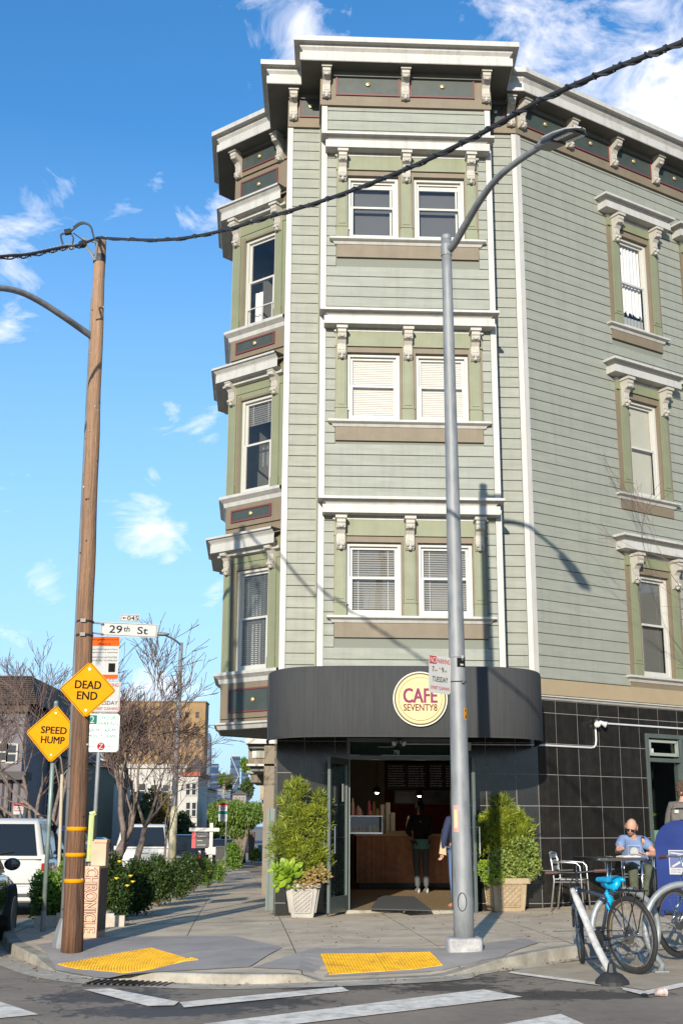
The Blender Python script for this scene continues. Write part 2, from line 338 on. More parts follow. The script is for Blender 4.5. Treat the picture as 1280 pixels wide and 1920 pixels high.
# ============================================================ ground
ROADD = .12
def asphalt():
    M = bpy.data.materials.new('asphalt'); M.use_nodes = True; n = M.node_tree.nodes; l = M.node_tree.links; b = n['Principled BSDF']
    g = n.new('ShaderNodeNewGeometry')
    def noise(sc, det, rough=.6):
        t = n.new('ShaderNodeTexNoise'); t.inputs['Scale'].default_value = sc; t.inputs['Detail'].default_value = det; t.inputs['Roughness'].default_value = rough; l.new(g.outputs['Position'], t.inputs[0]); return t.outputs[0]
    def ma(op, a, bb=None, c=None, cl=False):
        q = n.new('ShaderNodeMath'); q.operation = op; q.use_clamp = cl
        for i, v in enumerate((a, bb, c)):
            if v is None: continue
            if isinstance(v, (int, float)): q.inputs[i].default_value = v
            else: l.new(v, q.inputs[i])
        return q.outputs[0]
    big = noise(.8, 6); fine = noise(160, 3); med = noise(9, 8, .7)
    f = ma('ADD', ma('MULTIPLY', big, .5), ma('ADD', ma('MULTIPLY', fine, .35), ma('MULTIPLY', med, .3)))
    cr = n.new('ShaderNodeValToRGB'); cr.color_ramp.elements[0].position = .40; cr.color_ramp.elements[0].color = (.15, .12, .088, 1)
    cr.color_ramp.elements[1].position = .72; cr.color_ramp.elements[1].color = (.32, .255, .185, 1); l.new(f, cr.inputs[0])
    sep = n.new('ShaderNodeSeparateXYZ'); l.new(g.outputs['Position'], sep.inputs[0])
    acc = None     # water that ran from the kerb and dried oil: marks with a shape of their own
    for px, py, rx, ry in [(200, 1868, .62, .17), (320, 1893, .85, .16), (480, 1880, .55, .12), (740, 1838, .95, .17), (640, 1851, .5, .09), (1010, 1866, .7, .11), (1130, 1866, .5, .1), (850, 1852, .45, .1), (60, 1800, .3, .2)]:
        P = GP(px, py, -ROADD)
        ry *= 2.6; dx = ma('DIVIDE', ma('SUBTRACT', sep.outputs[0], P.x), rx); dy = ma('DIVIDE', ma('SUBTRACT', sep.outputs[1], P.y), ry)
        d = ma('SUBTRACT', 1.25, ma('SQRT', ma('ADD', ma('MULTIPLY', dx, dx), ma('MULTIPLY', dy, dy))))
        acc = d if acc is None else ma('MAXIMUM', acc, d)
    stain = ma('MULTIPLY', ma('ADD', acc, ma('MULTIPLY_ADD', med, 3.6, -1.95)), 3.2, cl=True)
    mx = n.new('ShaderNodeMix'); mx.data_type = 'RGBA'; l.new(ma('MULTIPLY', stain, .8), mx.inputs[0]); l.new(cr.outputs[0], mx.inputs[6]); mx.inputs[7].default_value = (.02, .018, .016, 1)
    # cracks
    vo = n.new('ShaderNodeTexVoronoi'); vo.feature = 'DISTANCE_TO_EDGE'; vo.inputs['Scale'].default_value = .55
    wv = n.new('ShaderNodeVectorMath'); wv.operation = 'MULTIPLY_ADD'; cn = n.new('ShaderNodeTexNoise'); cn.inputs['Scale'].default_value = 2.5; cn.inputs['Detail'].default_value = 6; l.new(g.outputs['Position'], cn.inputs[0])
    l.new(cn.outputs['Color'], wv.inputs[0]); wv.inputs[1].default_value = (.9, .9, .9); l.new(g.outputs['Position'], wv.inputs[2]); l.new(wv.outputs[0], vo.inputs[0])
    crk = ma('SUBTRACT', 1.0, ma('MULTIPLY', vo.outputs[0], 110), cl=True)
    mx2 = n.new('ShaderNodeMix'); mx2.data_type = 'RGBA'; l.new(ma('MULTIPLY', crk, .6), mx2.inputs[0]); l.new(mx.outputs[2], mx2.inputs[6]); mx2.inputs[7].default_value = (.02, .018, .016, 1)
    l.new(mx2.outputs[2], b.inputs['Base Color'])
    l.new(ma('MULTIPLY_ADD', stain, -.35, .88), b.inputs['Roughness'])
    bp = n.new('ShaderNodeBump'); bp.inputs['Strength'].default_value = .6; bp.inputs['Distance'].default_value = .006; l.new(ma('ADD', fine, ma('MULTIPLY', crk, -1.5)), bp.inputs['Height']); l.new(bp.outputs[0], b.inputs['Normal'])
    return M
ASPH = asphalt()
xs = [-900, -300, -120, -60, -30, -18, -12, -9, -6, -5, -4, -3, -2, -1, -.5, 0, .5, 1, 2, 3, 4, 5, 6, 7, 8, 9, 12, 20, 50, 150, 400, 900]
ys = [-900, -100, -30, -5, 0, 5, 8, 10, 11, 12, 13, 14, 15, 16, 17, 18, 19, 20, 22, 25, 30, 40, 60, 80, 100, 130, 167, 250, 500, 1500, 4000]
mb = MB(); nx = len(xs)
mb.add([(x, y, gz(x, y)-ROADD) for y in ys for x in xs], [(j*nx+i, j*nx+i+1, (j+1)*nx+i+1, (j+1)*nx+i) for j in range(len(ys)-1) for i in range(nx-1)])
part('road', mb, ASPH, kind='structure', origin=(0, 0, 0))
# kerb line (right to left), with how far each point of the kerb top is dropped for the ramps
KP = [((1280, 1770), 0), ((1150, 1788), 0), ((1050, 1801), 0), ((1000, 1810), 0), ((930, 1819), -.03), ((830, 1832), -.112), ((700, 1839), -.112), ((600, 1843), -.112), ((560, 1844), -.045),
      ((440, 1847), -.03), ((300, 1843), -.03), ((240, 1841), -.05), ((205, 1838), -.112), ((150, 1832), -.112), ((100, 1822), -.112), ((62, 1809), -.02), ((38, 1800), 0), ((18, 1788), 0), ((5, 1770), 0), ((2, 1750), 0)]
kp = [(GP(p[0], p[1], -ROADD), h) for p, h in KP]
kp = [((q.x, q.y), h) for q, h in kp]
r0 = kp[0][0]
kp = [((r0[0]+.84*t, r0[1]+.543*t), 0) for t in (40, 10, 3)] + kp
kp = kp + [((-4.62, 17.5), 0), ((-4.8, 20), 0), ((-5.1, 24), 0), ((-6.0, 35), 0), ((-8.2, 60), 0), ((-12, 110), 0), ((-13.5, 130), 0)]
# resample smooth
def cat(P, n=5):
    out = []
    for i in range(len(P)-1):
        p0 = P[max(i-1, 0)]; p1 = P[i]; p2 = P[i+1]; p3 = P[min(i+2, len(P)-1)]
        L = math.dist(p1[0], p2[0]); k = max(1, min(n, int(L/.12))) if L < 4 else 1
        for j in range(k):
            t = j/k
            def c(a, b, cc, d): return .5*((2*b)+(-a+cc)*t+(2*a-5*b+4*cc-d)*t*t+(-a+3*b-3*cc+d)*t**3)
            if L < 2 and math.dist(p0[0], p1[0]) < 3 and math.dist(p2[0], p3[0]) < 3: xy = (c(p0[0][0], p1[0][0], p2[0][0], p3[0][0]), c(p0[0][1], p1[0][1], p2[0][1], p3[0][1]))
            else: xy = (p1[0][0]*(1-t)+p2[0][0]*t, p1[0][1]*(1-t)+p2[0][1]*t)
            out.append((xy, p1[1]*(1-t)+p2[1]*t))
    out.append(P[-1]); return out
KL = cat(kp)
def hs(x, y):           # drop of the pavement towards the ramps
    best = 1e9; h = 0
    for i in range(len(KL)-1):
        (ax, ay), ha = KL[i]; (bx, by), hb = KL[i+1]
        dx, dy = bx-ax, by-ay; L = dx*dx+dy*dy
        if L < 1e-9: continue
        t = clampf(((x-ax)*dx+(y-ay)*dy)/L, 0, 1); d = math.hypot(x-ax-dx*t, y-ay-dy*t)
        if d < best: best = d; h = ha+(hb-ha)*t
    return h*(1-sstep((best-.05)/1.5))
def SZ(x, y): return gz(x, y)+hs(x, y)
def GS(px, py, dz=0):
    d = ray(px, py); z = 0
    for _ in range(30):
        P = CAMP + d*((z-EYE)/d.z); z = SZ(P.x, P.y)+dz if P.y < 22 else gz(P.x, P.y)+dz
    return P
C0 = (1.0, 18.0)
bm = bmesh.new()
ts = [0, .03, .07, .12, .18, .25, .33, .42, .52, .64, .78, 1.0]
rows = []
for (x, y), h in KL:
    # kerb is 0.15 wide: start the walk behind it
    L = math.hypot(C0[0]-x, C0[1]-y); off = .15/L
    row = []
    for t in ts:
        tt = off+(1-off)*t; X = x+(C0[0]-x)*tt; Yy = y+(C0[1]-y)*tt
        row.append(bm.verts.new((X, Yy, SZ(X, Yy))))
    rows.append(row)
for a, b in zip(rows, rows[1:]):
    for k in range(len(ts)-1):
        try: bm.faces.new((b[k], a[k], a[k+1], b[k+1]) if k < len(ts)-2 else (b[k], a[k], a[k+1]))
        except ValueError: pass
bmesh.ops.remove_doubles(bm, verts=bm.verts, dist=.0005)
# pavement bed under the slabs
bed = bm.copy(); 
for v in bed.verts: v.co.z -= .012
me = bpy.data.meshes.new('pavement_bed'); bed.to_mesh(me); bed.free(); me.materials.append(mat('joint_dirt', (.12, .10, .075), .95))
tag(link('pavement_bed', me), kind='structure')
# cut into slabs: joints follow the street
sa = radians(4.6); gx = Vector((cos(sa), sin(sa), 0)); gy = Vector((-sin(sa), cos(sa), 0)); og = Vector((-1.0, 18.8, 0))
xc = [-4.2, -3.35, -2.2, -1.1, .1, 1.6, 3.0, 4.6, 6.2]; yc = [-8, -6.6, -5.35, -3.9, -2.5, -1.05, .4, 1.9, 3.4, 4.9, 6.4, 8.0, 10, 12, 15, 18, 22, 27, 34, 45, 60]
GAP = .0045
for n_, cs in ((gx, xc), (gy, yc)):
    for c in cs:
        for s in (-GAP, GAP):
            bmesh.ops.bisect_plane(bm, geom=bm.verts[:]+bm.edges[:]+bm.faces[:], plane_co=og+n_*(c+s), plane_no=n_)
import bisect
cells = {}
for f in bm.faces:
    c = f.calc_center_median()-og; u = c.dot(gx); v = c.dot(gy)
    if any(abs(u-k) < GAP*.9 for k in xc) or any(abs(v-k) < GAP*.9 for k in yc): continue
    cells.setdefault((bisect.bisect(xc, u), bisect.bisect(yc, v)), []).append([tuple(q.co) for q in f.verts])
sidewalk = tag(link('sidewalk', bpy.data.meshes.new('sidewalk_base')), kind='structure')
sidewalk.data.from_pydata([(0, 18.4, -.05), (.1, 18.4, -.05), (0, 18.5, -.05)], [], [(0, 1, 2)])
for k, fs in cells.items():
    idx = {}; vs = []; ff = []
    dz = random.uniform(-.002, .002)
    for f in fs:
        r = []
        for p in f:
            q = (round(p[0], 4), round(p[1], 4), round(p[2]+dz, 4))
            if q not in idx: idx[q] = len(vs); vs.append(q)
            r.append(idx[q])
        r = list(dict.fromkeys(r))
        if len(r) > 2: ff.append(r)
    if len(vs) < 3 or not ff: continue
    m_ = MB(); m_.add(vs, ff)
    part('paving_slab', m_, CONC, sidewalk)
bm.free()
# kerb, in lengths
kerb = None
def kerb_piece(seg):
    m_ = MB(); vs = []; n = len(seg)
    for i, ((x, y), h) in enumerate(seg):
        L = math.hypot(C0[0]-x, C0[1]-y); ux, uy = (C0[0]-x)/L, (C0[1]-y)/L
        g = gz(x, y)
        X2, Y2 = x+ux*.152, y+uy*.152
        vs += [(x, y, g-ROADD-.03), (x+ux*.008, y+uy*.008, g+h-.012), (x+ux*.02, y+uy*.02, g+h), (X2, Y2, SZ(X2, Y2)+.001)]
    fs = [(i*4+k, (i+1)*4+k, (i+1)*4+k+1, i*4+k+1) for i in range(n-1) for k in range(3)]
    fs = [f[::-1] for f in fs]
    m_.add(vs, fs); return m_
kerb = tag(link('kerb', mesh(kerb_piece(KL[:3]), 'kerb', KERB)), kind='structure')
i = 2
while i < len(KL)-1:
    j = min(i+random.choice((9, 11, 13)), len(KL)-1)
    part('kerb_stone', kerb_piece(KL[i:j+1]), KERB, kerb); i = j
# gutter strip beside the kerb
m_ = MB(); vs = []; gl = [k for k in KL if k[0][1] < 30]
for (x, y), h in gl:
    L = math.hypot(C0[0]-x, C0[1]-y); ux, uy = (C0[0]-x)/L, (C0[1]-y)/L
    w = .33 if x < 1.2 else .16
    vs += [(x, y, gz(x, y)-ROADD+.006), (x-ux*w, y-uy*w, gz(x-ux*w, y-uy*w)-ROADD+.005)]
m_.add(vs, [(2*i, 2*i+2, 2*i+3, 2*i+1)[::-1] for i in range(len(gl)-1)])
part('gutter', m_, mat('gutter_concrete', (.42, .37, .29), .85, var=.35, vscale=5, bump=.3), kind='structure')
def drape(px, name, m, dz=.004, step=.22, road=False, **k):
    pts = [GP(x, y, -ROADD) if road else GS(x, y) for x, y in px]
    b = bmesh.new(); f = b.faces.new([b.verts.new((p.x, p.y, 0)) for p in pts])
    if not road:
        x0 = min(p.x for p in pts); x1 = max(p.x for p in pts); y0 = min(p.y for p in pts); y1 = max(p.y for p in pts)
        x = x0+step
        while x < x1: bmesh.ops.bisect_plane(b, geom=b.verts[:]+b.edges[:]+b.faces[:], plane_co=(x, 0, 0), plane_no=(1, 0, 0)); x += step
        y = y0+step
        while y < y1: bmesh.ops.bisect_plane(b, geom=b.verts[:]+b.edges[:]+b.faces[:], plane_co=(0, y, 0), plane_no=(0, 1, 0)); y += step
    for v in b.verts: v.co.z = (gz(v.co.x, v.co.y)-ROADD if road else SZ(v.co.x, v.co.y))+dz
    b.normal_update()
    if sum(f.normal.z for f in b.faces) < 0: bmesh.ops.reverse_faces(b, faces=b.faces)
    m_ = MB(); b.verts.index_update(); m_.add([v.co.copy() for v in b.verts], [[v.index for v in f.verts] for f in b.faces]); b.free()
    return part(name, m_, m, **k)
drape([(68, 1772), (190, 1757), (440, 1756), (530, 1777), (468, 1814), (232, 1829), (108, 1812)], 'ramp_surface', CONC2, dz=.006, kind='structure')
drape([(472, 1815), (590, 1779), (835, 1779), (905, 1770), (985, 1760), (1010, 1768), (940, 1795), (832, 1822), (600, 1833)], 'ramp_surface', CONC2, dz=.006, kind='structure')
# tactile pads with truncated domes
def pad(quad, ncol, nrow, split, label):
    P = [GS(*q) for q in quad]
    def bil(s, t): return P[0].lerp(P[1], s).lerp(P[3].lerp(P[2], s), t)
    root = empty('tactile_pad', bil(.5, .5), label, 'tactile paving', 'yellow tactile pads on the kerb ramps')
    for k in range(split):
        m_ = MB(); n = 8; s0 = k/split+.002; s1 = (k+1)/split-.002; vs = []
        for i in range(n+1):
            for j in range(n+1):
                q = bil(s0+(s1-s0)*i/n, j/n); vs.append((q.x, q.y, SZ(q.x, q.y)+.012))
        m_.add(vs, [(i*(n+1)+j, i*(n+1)+j+1, (i+1)*(n+1)+j+1, (i+1)*(n+1)+j) for i in range(n) for j in range(n)])
        b = [i*(n+1) for i in range(n+1)] + [n*(n+1)+j for j in range(1, n+1)] + [i*(n+1)+n for i in range(n-1, -1, -1)] + [j for j in range(n-1, 0, -1)]
        vs2 = [m_.v[i] - Vector((0, 0, .02)) for i in b]; base = len(m_.v); m_.v += vs2
        for i in range(len(b)): j = (i+1) % len(b); m_.f.append([b[i], b[j], base+j, base+i]); m_.mi.append(0)
        pl = part('pad_tile', m_, YPAD, root)
        d = MB()
        for i in range(ncol//split):
            for j in range(nrow):
                q = bil(s0+(s1-s0)*(i+.5)/(ncol//split), (j+.5)/nrow); z = SZ(q.x, q.y)+.012
                r = .015; vs = [(q.x+rr*cos(a*pi/3), q.y+rr*sin(a*pi/3), z+h) for rr, h in ((r, 0), (r*.55, .006)) for a in range(6)]
                d.add(vs, [(a, (a+1) % 6, 6+(a+1) % 6, 6+a) for a in range(6)]+[(6, 7, 8, 9, 10, 11)])
        part('domes', d, YPAD, root, kind='stuff')
pad([(108, 1808), (285, 1779), (372, 1801), (230, 1826)], 28, 22, 2, 'yellow tactile pad on the ramp beside the wooden utility pole')
pad([(600, 1791), (806, 1787), (830, 1819), (616, 1829)], 36, 14, 2, 'yellow tactile pad on the ramp in front of the cafe door')
# markings
def mark(px, lab=None): return drape(px, 'road_marking', PAINT, dz=.009, road=True, kind='structure')
mark([(157, 1857), (205, 1855), (335, 1880), (327, 1887), (277, 1888)])
mark([(337, 1881), (640, 1852), (655, 1860), (345, 1891)])
mark([(-60, 1868), (0, 1880), (73, 1904), (0, 1911), (-60, 1915)])
mark([(380, 1922), (640, 1890), (905, 1857), (979, 1871), (700, 1905), (540, 1924)])
mark([(930, 1925), (1050, 1903), (1100, 1925)])
mark([(953, 1826), (958, 1823), (1128, 1845), (1126, 1850)])
mark([(1164, 1853), (1207, 1860), (1285, 1843), (1285, 1851), (1207, 1868), (1168, 1858)])
drape([(1005, 1811), (1140, 1797), (1300, 1776), (1300, 1842), (1208, 1857), (1150, 1847), (960, 1822)], 'bike_corral_surface', mat('corral_concrete', (.40, .32, .22), .9, var=.25, vscale=2.5, bump=.3), dz=.004, road=True, kind='structure')
# storm drain
g0 = GP(245, 1846, -ROADD)
dr = empty('storm_drain', g0, 'black iron storm drain grate in the gutter', 'storm drain')
fr_ = MB(T(g0.x, g0.y, g0.z) @ Rz(radians(-12)))
fr_.box(-.40, .40, -.17, .17, -.02, .008); part('drain_bed', fr_, BLACK, dr)
for k in range(13):
    b = MB(T(g0.x, g0.y, g0.z) @ Rz(radians(-12))); x = -.37+k*.0616
    b.box(x-.012, x+.012, -.16, .16, .009, .022, ); part('grate_bar', b, mat('cast_iron', (.06, .05, .045), .6, metal=.4, var=.4), dr)
# metal plate at the bottom end of the ramp joints, litter and a can
for px, py in [(318, 1842)]:
    pass
P = GP(1238, 1869, -ROADD)
cup = empty('crushed_cup', P, 'crushed paper cup lying in the gutter by the bike corral', 'litter')
b = MB(T(P.x, P.y, P.z+.035) @ Rz(.3) @ Ry(pi/2)); b.lathe([(.026, -.045), (.036, .045)], 10); part('cup_body', b, mat('cup_paper', (.6, .57, .52), .7, var=.5, vscale=30, col2=(.25, .1, .08)), cup)
b = MB(T(P.x-.13, P.y, P.z+.012) @ Rz(.5)); b.lathe([(.03, -.006), (.034, .002), (.02, .012)], 8); part('cup_lid', b, BLACK, cup)

# ============================================================ corner building
FA = radians(2.5); RA = radians(33.5); LA = radians(142-180)  # facet directions
WY = 18.985
PW0 = Vector((-.97, 18.96, 0)); PW1 = Vector((3.045, 19.13, 0))
PB0 = Vector((-.365, 18.285, 0)); PB1 = Vector((2.50, 18.41, 0))
PL0 = Vector((-.985, 20.17, 0)); PLc = PL0 + Vector((-.788, .616, 0))*1.37          # the left bay starts 1.3 m down the side street
FW = frame(PW0, FA); FB = frame(PB0, FA); FR = frame(PW1, RA); FL = frame(PLc, LA)   # u=0 .. 1.34 at PW0
WB = (PB1-PB0).length; WW = (PW1-PW0).length
BASE = Vector((1.0, 19.0, 0))
bld = empty('corner_building', BASE, 'four storey sage green corner building with white cornices and black granite ground floor', 'building')
def localmb(F): return MB(F)
def wall_holes(F, u0, u1, z0, z1, holes, y=.024, name='wall', m=None, parent=None):
    us = sorted({u0, u1, *[h[0] for h in holes], *[h[1] for h in holes]}); zs = sorted({z0, z1, *[h[2] for h in holes], *[h[3] for h in holes]})
    mb = MB(F); vs = [(u, y, z) for z in zs for u in us]; n = len(us); fs = []
    for j in range(len(zs)-1):
        for i in range(n-1):
            cu = (us[i]+us[i+1])/2; cz = (zs[j]+zs[j+1])/2
            if any(h[0] < cu < h[1] and h[2] < cz < h[3] for h in holes): continue
            fs.append((j*n+i, j*n+i+1, (j+1)*n+i+1, (j+1)*n+i))
    mb.add(vs, fs); return part(name, mb, m or GROOVE, parent or bld)
PITCHZ = .1798
def planks(F, wall, u0, u1, z0, z1, holes, stuff=False):
    z = z0; allb = MB(F)
    while z < z1-.03:
        zt = min(z+PITCHZ-.0085, z1)
        segs = [(u0, u1)]
        for h in holes:
            if h[2] < zt and h[3] > z:
                # trim vertically only when mostly covered
                ns = []
                for a, b in segs:
                    if h[1] <= a or h[0] >= b: ns.append((a, b)); continue
                    if h[0] > a: ns.append((a, h[0]))
                    if h[1] < b: ns.append((b and h[1], b))
                segs = ns
        for a, b in segs:
            if b-a < .02: continue
            mbp = allb if stuff else MB(F)
            w = random.uniform(-.0015, .0015)
            mbp.prism([(.022, z), (-.001+w, z), (-.003+w, z+.006), (.003+w, zt-.004), (.008, zt), (.022, zt)][::-1], a, b, 'x')
            if not stuff: part('plank', mbp, SAGE, wall)
        z += PITCHZ
    if stuff: part('planking', allb, SAGE, wall, kind='stuff')
def sweep(path, prof, z=0):
    """path: plan points with the outside on the right of travel; prof: (out, z)"""
    n = len(path); P = [Vector((p[0], p[1], 0)) for p in path]; nr = []
    for i in range(n-1): d = (P[i+1]-P[i]).normalized(); nr.append(Vector((d.y, -d.x, 0)))
    vs = []
    for o, zz in prof:
        for i in range(n):
            if i == 0: q = P[0]+nr[0]*o
            elif i == n-1: q = P[-1]+nr[-1]*o
            else:
                b = (nr[i-1]+nr[i]); k = 1+nr[i-1].dot(nr[i]); q = P[i]+b*(o/max(k, .2))
            vs.append((q.x, q.y, zz+z))
    fs = [(j*n+i, j*n+i+1, (j+1)*n+i+1, (j+1)*n+i) for j in range(len(prof)-1) for i in range(n-1)]
    mb = MB(); mb.add(vs, fs); return mb
def boxcorn(F, u0, u1, prof, z):
    """moulding with mitred returns: profile (out,z) round the rectangle u0..u1 standing off the wall"""
    mb = MB(F); vs = []
    for o, zz in prof: vs += [(u0-o, .0, zz+z), (u0-o, -o, zz+z), (u1+o, -o, zz+z), (u1+o, 0, zz+z)]
    n = len(prof); fs = [(j*4+i, j*4+i+1, (j+1)*4+i+1, (j+1)*4+i) for j in range(n-1) for i in range(3)]
    fs.append((0, 3, 2, 1)); fs.append(((n-1)*4, (n-1)*4+1, (n-1)*4+2, (n-1)*4+3))
    mb.add(vs, fs); return mb
# --- bracket (shared)
def bracket_mb(w=.135, h=.46, p=.19, k_=1):
    b = MB()
    prof = [(0, 0), (-p, 0), (-p, -.055), (-p*.9, -.075), (-p*.98, -.1), (-p*.92*k_, -.14), (-p*.6*k_, -.165), (-p*.48*k_, -.2), (-p*.36*k_, -h*.5), (-p*.36*k_, -h*.74), (-p*.52*k_, -h*.80), (-p*.52*k_, -h*.86), (-p*.42, -h*.93), (-p*.2, -h), (0, -h)]
    b.prism(prof, -w/2, w/2, 'x')
    b.box(-w/2-.02, w/2+.02, -p-.03, 0, .0, .045)
    for k in (-1, 0, 1): b.box(k*w*.27-.012, k*w*.27+.012, -p*.42*k_, -p*.2*k_, -h*.70, -.2)
    for k in (-1, 1): b.ball((k*w*.28, -p*.52*k_, -h*.84), .030, 6, 4)
    b.ball((0, -p*.4*k_, -h*.95), .034, 6, 4); b.ball((0, -p*.92, -.115), .03, 6, 4, (2, 1, 1))
    return b
BR1 = mesh(bracket_mb(), 'bracket', BRKT)
BR2 = mesh(bracket_mb(.135, .47, .22, .75), 'roof_bracket', BRKT)
ROS = MB(Rx(pi/2)); ROS.lathe([(.001, .035), (.014, .034), (.018, .024), (.03, .03), (.04, .02), (.042, 0)], 10); ROSM = mesh(ROS, 'rosette', GOLD, True)
HEADP = [(0, -.32), (.055, -.32), (.055, -.285), (.04, -.28), (.04, -.262), (.22, -.25), (.22, -.12), (.16, -.115), (.175, -.085), (.215, -.055), (.22, -.046), (.29, -.043), (.29, -.002), (0, 0)]
SILLP = [(0, -.105), (.03, -.10), (.05, -.06), (.085, -.045), (.11, -.032), (.11, 0), (0, 0)]
def room(F, u0, u1, z0, z1, parent, d=1.1):
    mb = MB(F); e = .25
    for q in [((u0-e, d, z0-e), (u1+e, d, z0-e), (u1+e, d, z1+e), (u0-e, d, z1+e)), ((u0-e, .1, z0-e), (u0-e, d, z0-e), (u0-e, d, z1+e), (u0-e, .1, z1+e)),
              ((u1+e, d, z0-e), (u1+e, .1, z0-e), (u1+e, .1, z1+e), (u1+e, d, z1+e)), ((u0-e, .1, z1+e), (u0-e, d, z1+e), (u1+e, d, z1+e), (u1+e, .1, z1+e)), ((u0-e, d, z0-e), (u0-e, .1, z0-e), (u1+e, .1, z0-e), (u1+e, d, z0-e))]: mb.quad(*q)
    part('room_lining', mb, ROOM, parent)
def curtain(F, u0, u1, z0, z1, y, parent, m=CURT, amp=.02, wl=.09, ragged=0, name='curtain'):
    mb = MB(F); n = int((u1-u0)/.018)+2; vs = []
    top = [z1]*(n+1); bot = [z0+(ragged*random.random() if ragged else 0) for _ in range(n+1)]
    for j in range(2):
        for i in range(n+1):
            u = u0+(u1-u0)*i/n; vs.append((u, y+amp*sin(2*pi*u/wl+.8*sin(u*9))*(1 if j == 0 else .6), (bot if j == 0 else top)[i]))
    mb.add(vs, [(i, i+1, n+2+i, n+1+i) for i in range(n)]); return part(name, mb, m, parent, smooth=True)
def venetian(F, u0, u1, z0, z1, y, parent, tilt=.5, m=BLINDS, pitch=.034):
    mb = MB(F); z = z0+.02
    while z < z1:
        c, s = cos(tilt)*.0165, sin(tilt)*.0165
        mb.add([(u0, y-c, z-s), (u1, y-c, z-s), (u1, y+c, z+s), (u0, y+c, z+s)], [(0, 1, 2, 3)])
        z += pitch
    for u in (u0+.12, u1-.12): mb.box(u-.003, u+.003, y-.019, y-.018, z0, z1)
    part('venetian_blind', mb, m, parent)
def window(F, u0, u1, z0, z1, fill, fw=.055, kind='hung'):
    """double hung window; children: sashes, panes, what hangs behind"""
    mb = MB(F)
    mb.box(u0, u0+fw, .022, .10, z0, z1); mb.box(u1-fw, u1, .022, .10, z0, z1); mb.box(u0+fw, u1-fw, .022, .10, z1-fw, z1); mb.box(u0+fw, u1-fw, .012, .10, z0, z0+fw*.9)
    w = part('window', mb, SASH, bld, bevel=.004)
    a, b = u0+fw, u1-fw; zm = (z0+z1)/2+.03; s = .042
    def sash(y, za, zb, bot, top):
        q = MB(F); q.box(a, a+s, y, y+.03, za, zb); q.box(b-s, b, y, y+.03, za, zb); q.box(a+s, b-s, y, y+.03, za, za+bot); q.box(a+s, b-s, y, y+.03, zb-top, zb)
        part('sash', q, SASH, w)
        g = MB(F); t = random.uniform(-.004, .004); g.quad((a+s, y+.015+t, za+bot), (b-s, y+.015-t, za+bot), (b-s, y+.015-t*.5, zb-top), (a+s, y+.015+t*.5, zb-top)); part('pane', g, PANE, w)
    sash(.072, zm-.02, z1-fw, .036, .04); sash(.038, z0+fw*.9, zm+.016, .055, .036)
    A, B, Z0, Z1 = a+.02, b-.02, z0+fw, z1-fw
    if fill == 'empty_sheer':
        q = MB(F); q.box(A, B, .2, .202, Z0, Z1); part('reflection_sheet', q, mat('grey_reflection', (.115, .12, .125), .9), w)  # hazy grey reflection put into the colour of a sheet behind the panes
        q = MB(F); q.box(B-.06, B-.03, .11, .112, Z0, Z1); part('blind_cord', q, SHADE, w)
        q = MB(F); q.box(A, B, .10, .13, Z1-.12, Z1-.05); part('blind_headrail', q, SHADE, w)
    if fill == 'cream':
        q = MB(F); z = Z0
        while z < Z1: q.add([(A, .105, z), (B, .105, z), (B, .115, z+.03), (A, .115, z+.03)], [(0, 1, 2, 3)]); z += .03
        part('pleated_blind', q, SHADE, w)
    if fill == 'venetian': venetian(F, A, B, Z0, Z1, .125, w, tilt=-.62, pitch=.036)
    if fill == 'dimblind': venetian(F, A, B, Z0, Z1, .125, w, tilt=-.9, m=mat('grey_slat', (.26, .27, .26), .7), pitch=.027)
    if fill == 'curtain':
        curtain(F, A, B, Z0+.28, Z1-.02, .14, w, ragged=.1); curtain(F, A, B, Z0, Z0+.24, .12, w, amp=.008, m=mat('sheer_grey', (.35, .36, .35), .9))
    if fill == 'shade':
        q = MB(F); q.box(A, B, .12, .125, Z0, Z1); part('roller_blind', q, mat('roller_shade', (.50, .49, .40), .8, var=.06), w)
    if fill == 'half_open':
        curtain(F, A, A+.22, Z0, zm-.15, .2, w, ragged=0); q = MB(F)
        for z in (Z0+.30,): q.box(A-.02, B+.02, .0, .012, z, z+.018)
        for u in (A, (A+B)/2+.05, B): q.box(u-.008, u+.008, .0, .012, Z0-.02, Z0+.3)
        part('window_guard', q, SASH, w)
    if fill == 'blindtop': venetian(F, A, B, Z1-.42, Z1, .125, w, tilt=-.5, pitch=.04); venetian(F, A+.1, B-.16, Z0+.5, zm, .3, w, tilt=-.4, pitch=.045)
    if fill == 'blindcurtain': venetian(F, A, B, Z0, Z1, .115, w, tilt=-.7, m=mat('grey_slat', (.26, .27, .26), .7)); curtain(F, A+.08, A+.32, Z0, Z1-.35, .2, w)
    room(F, u0, u1, z0, z1, w)
    return w
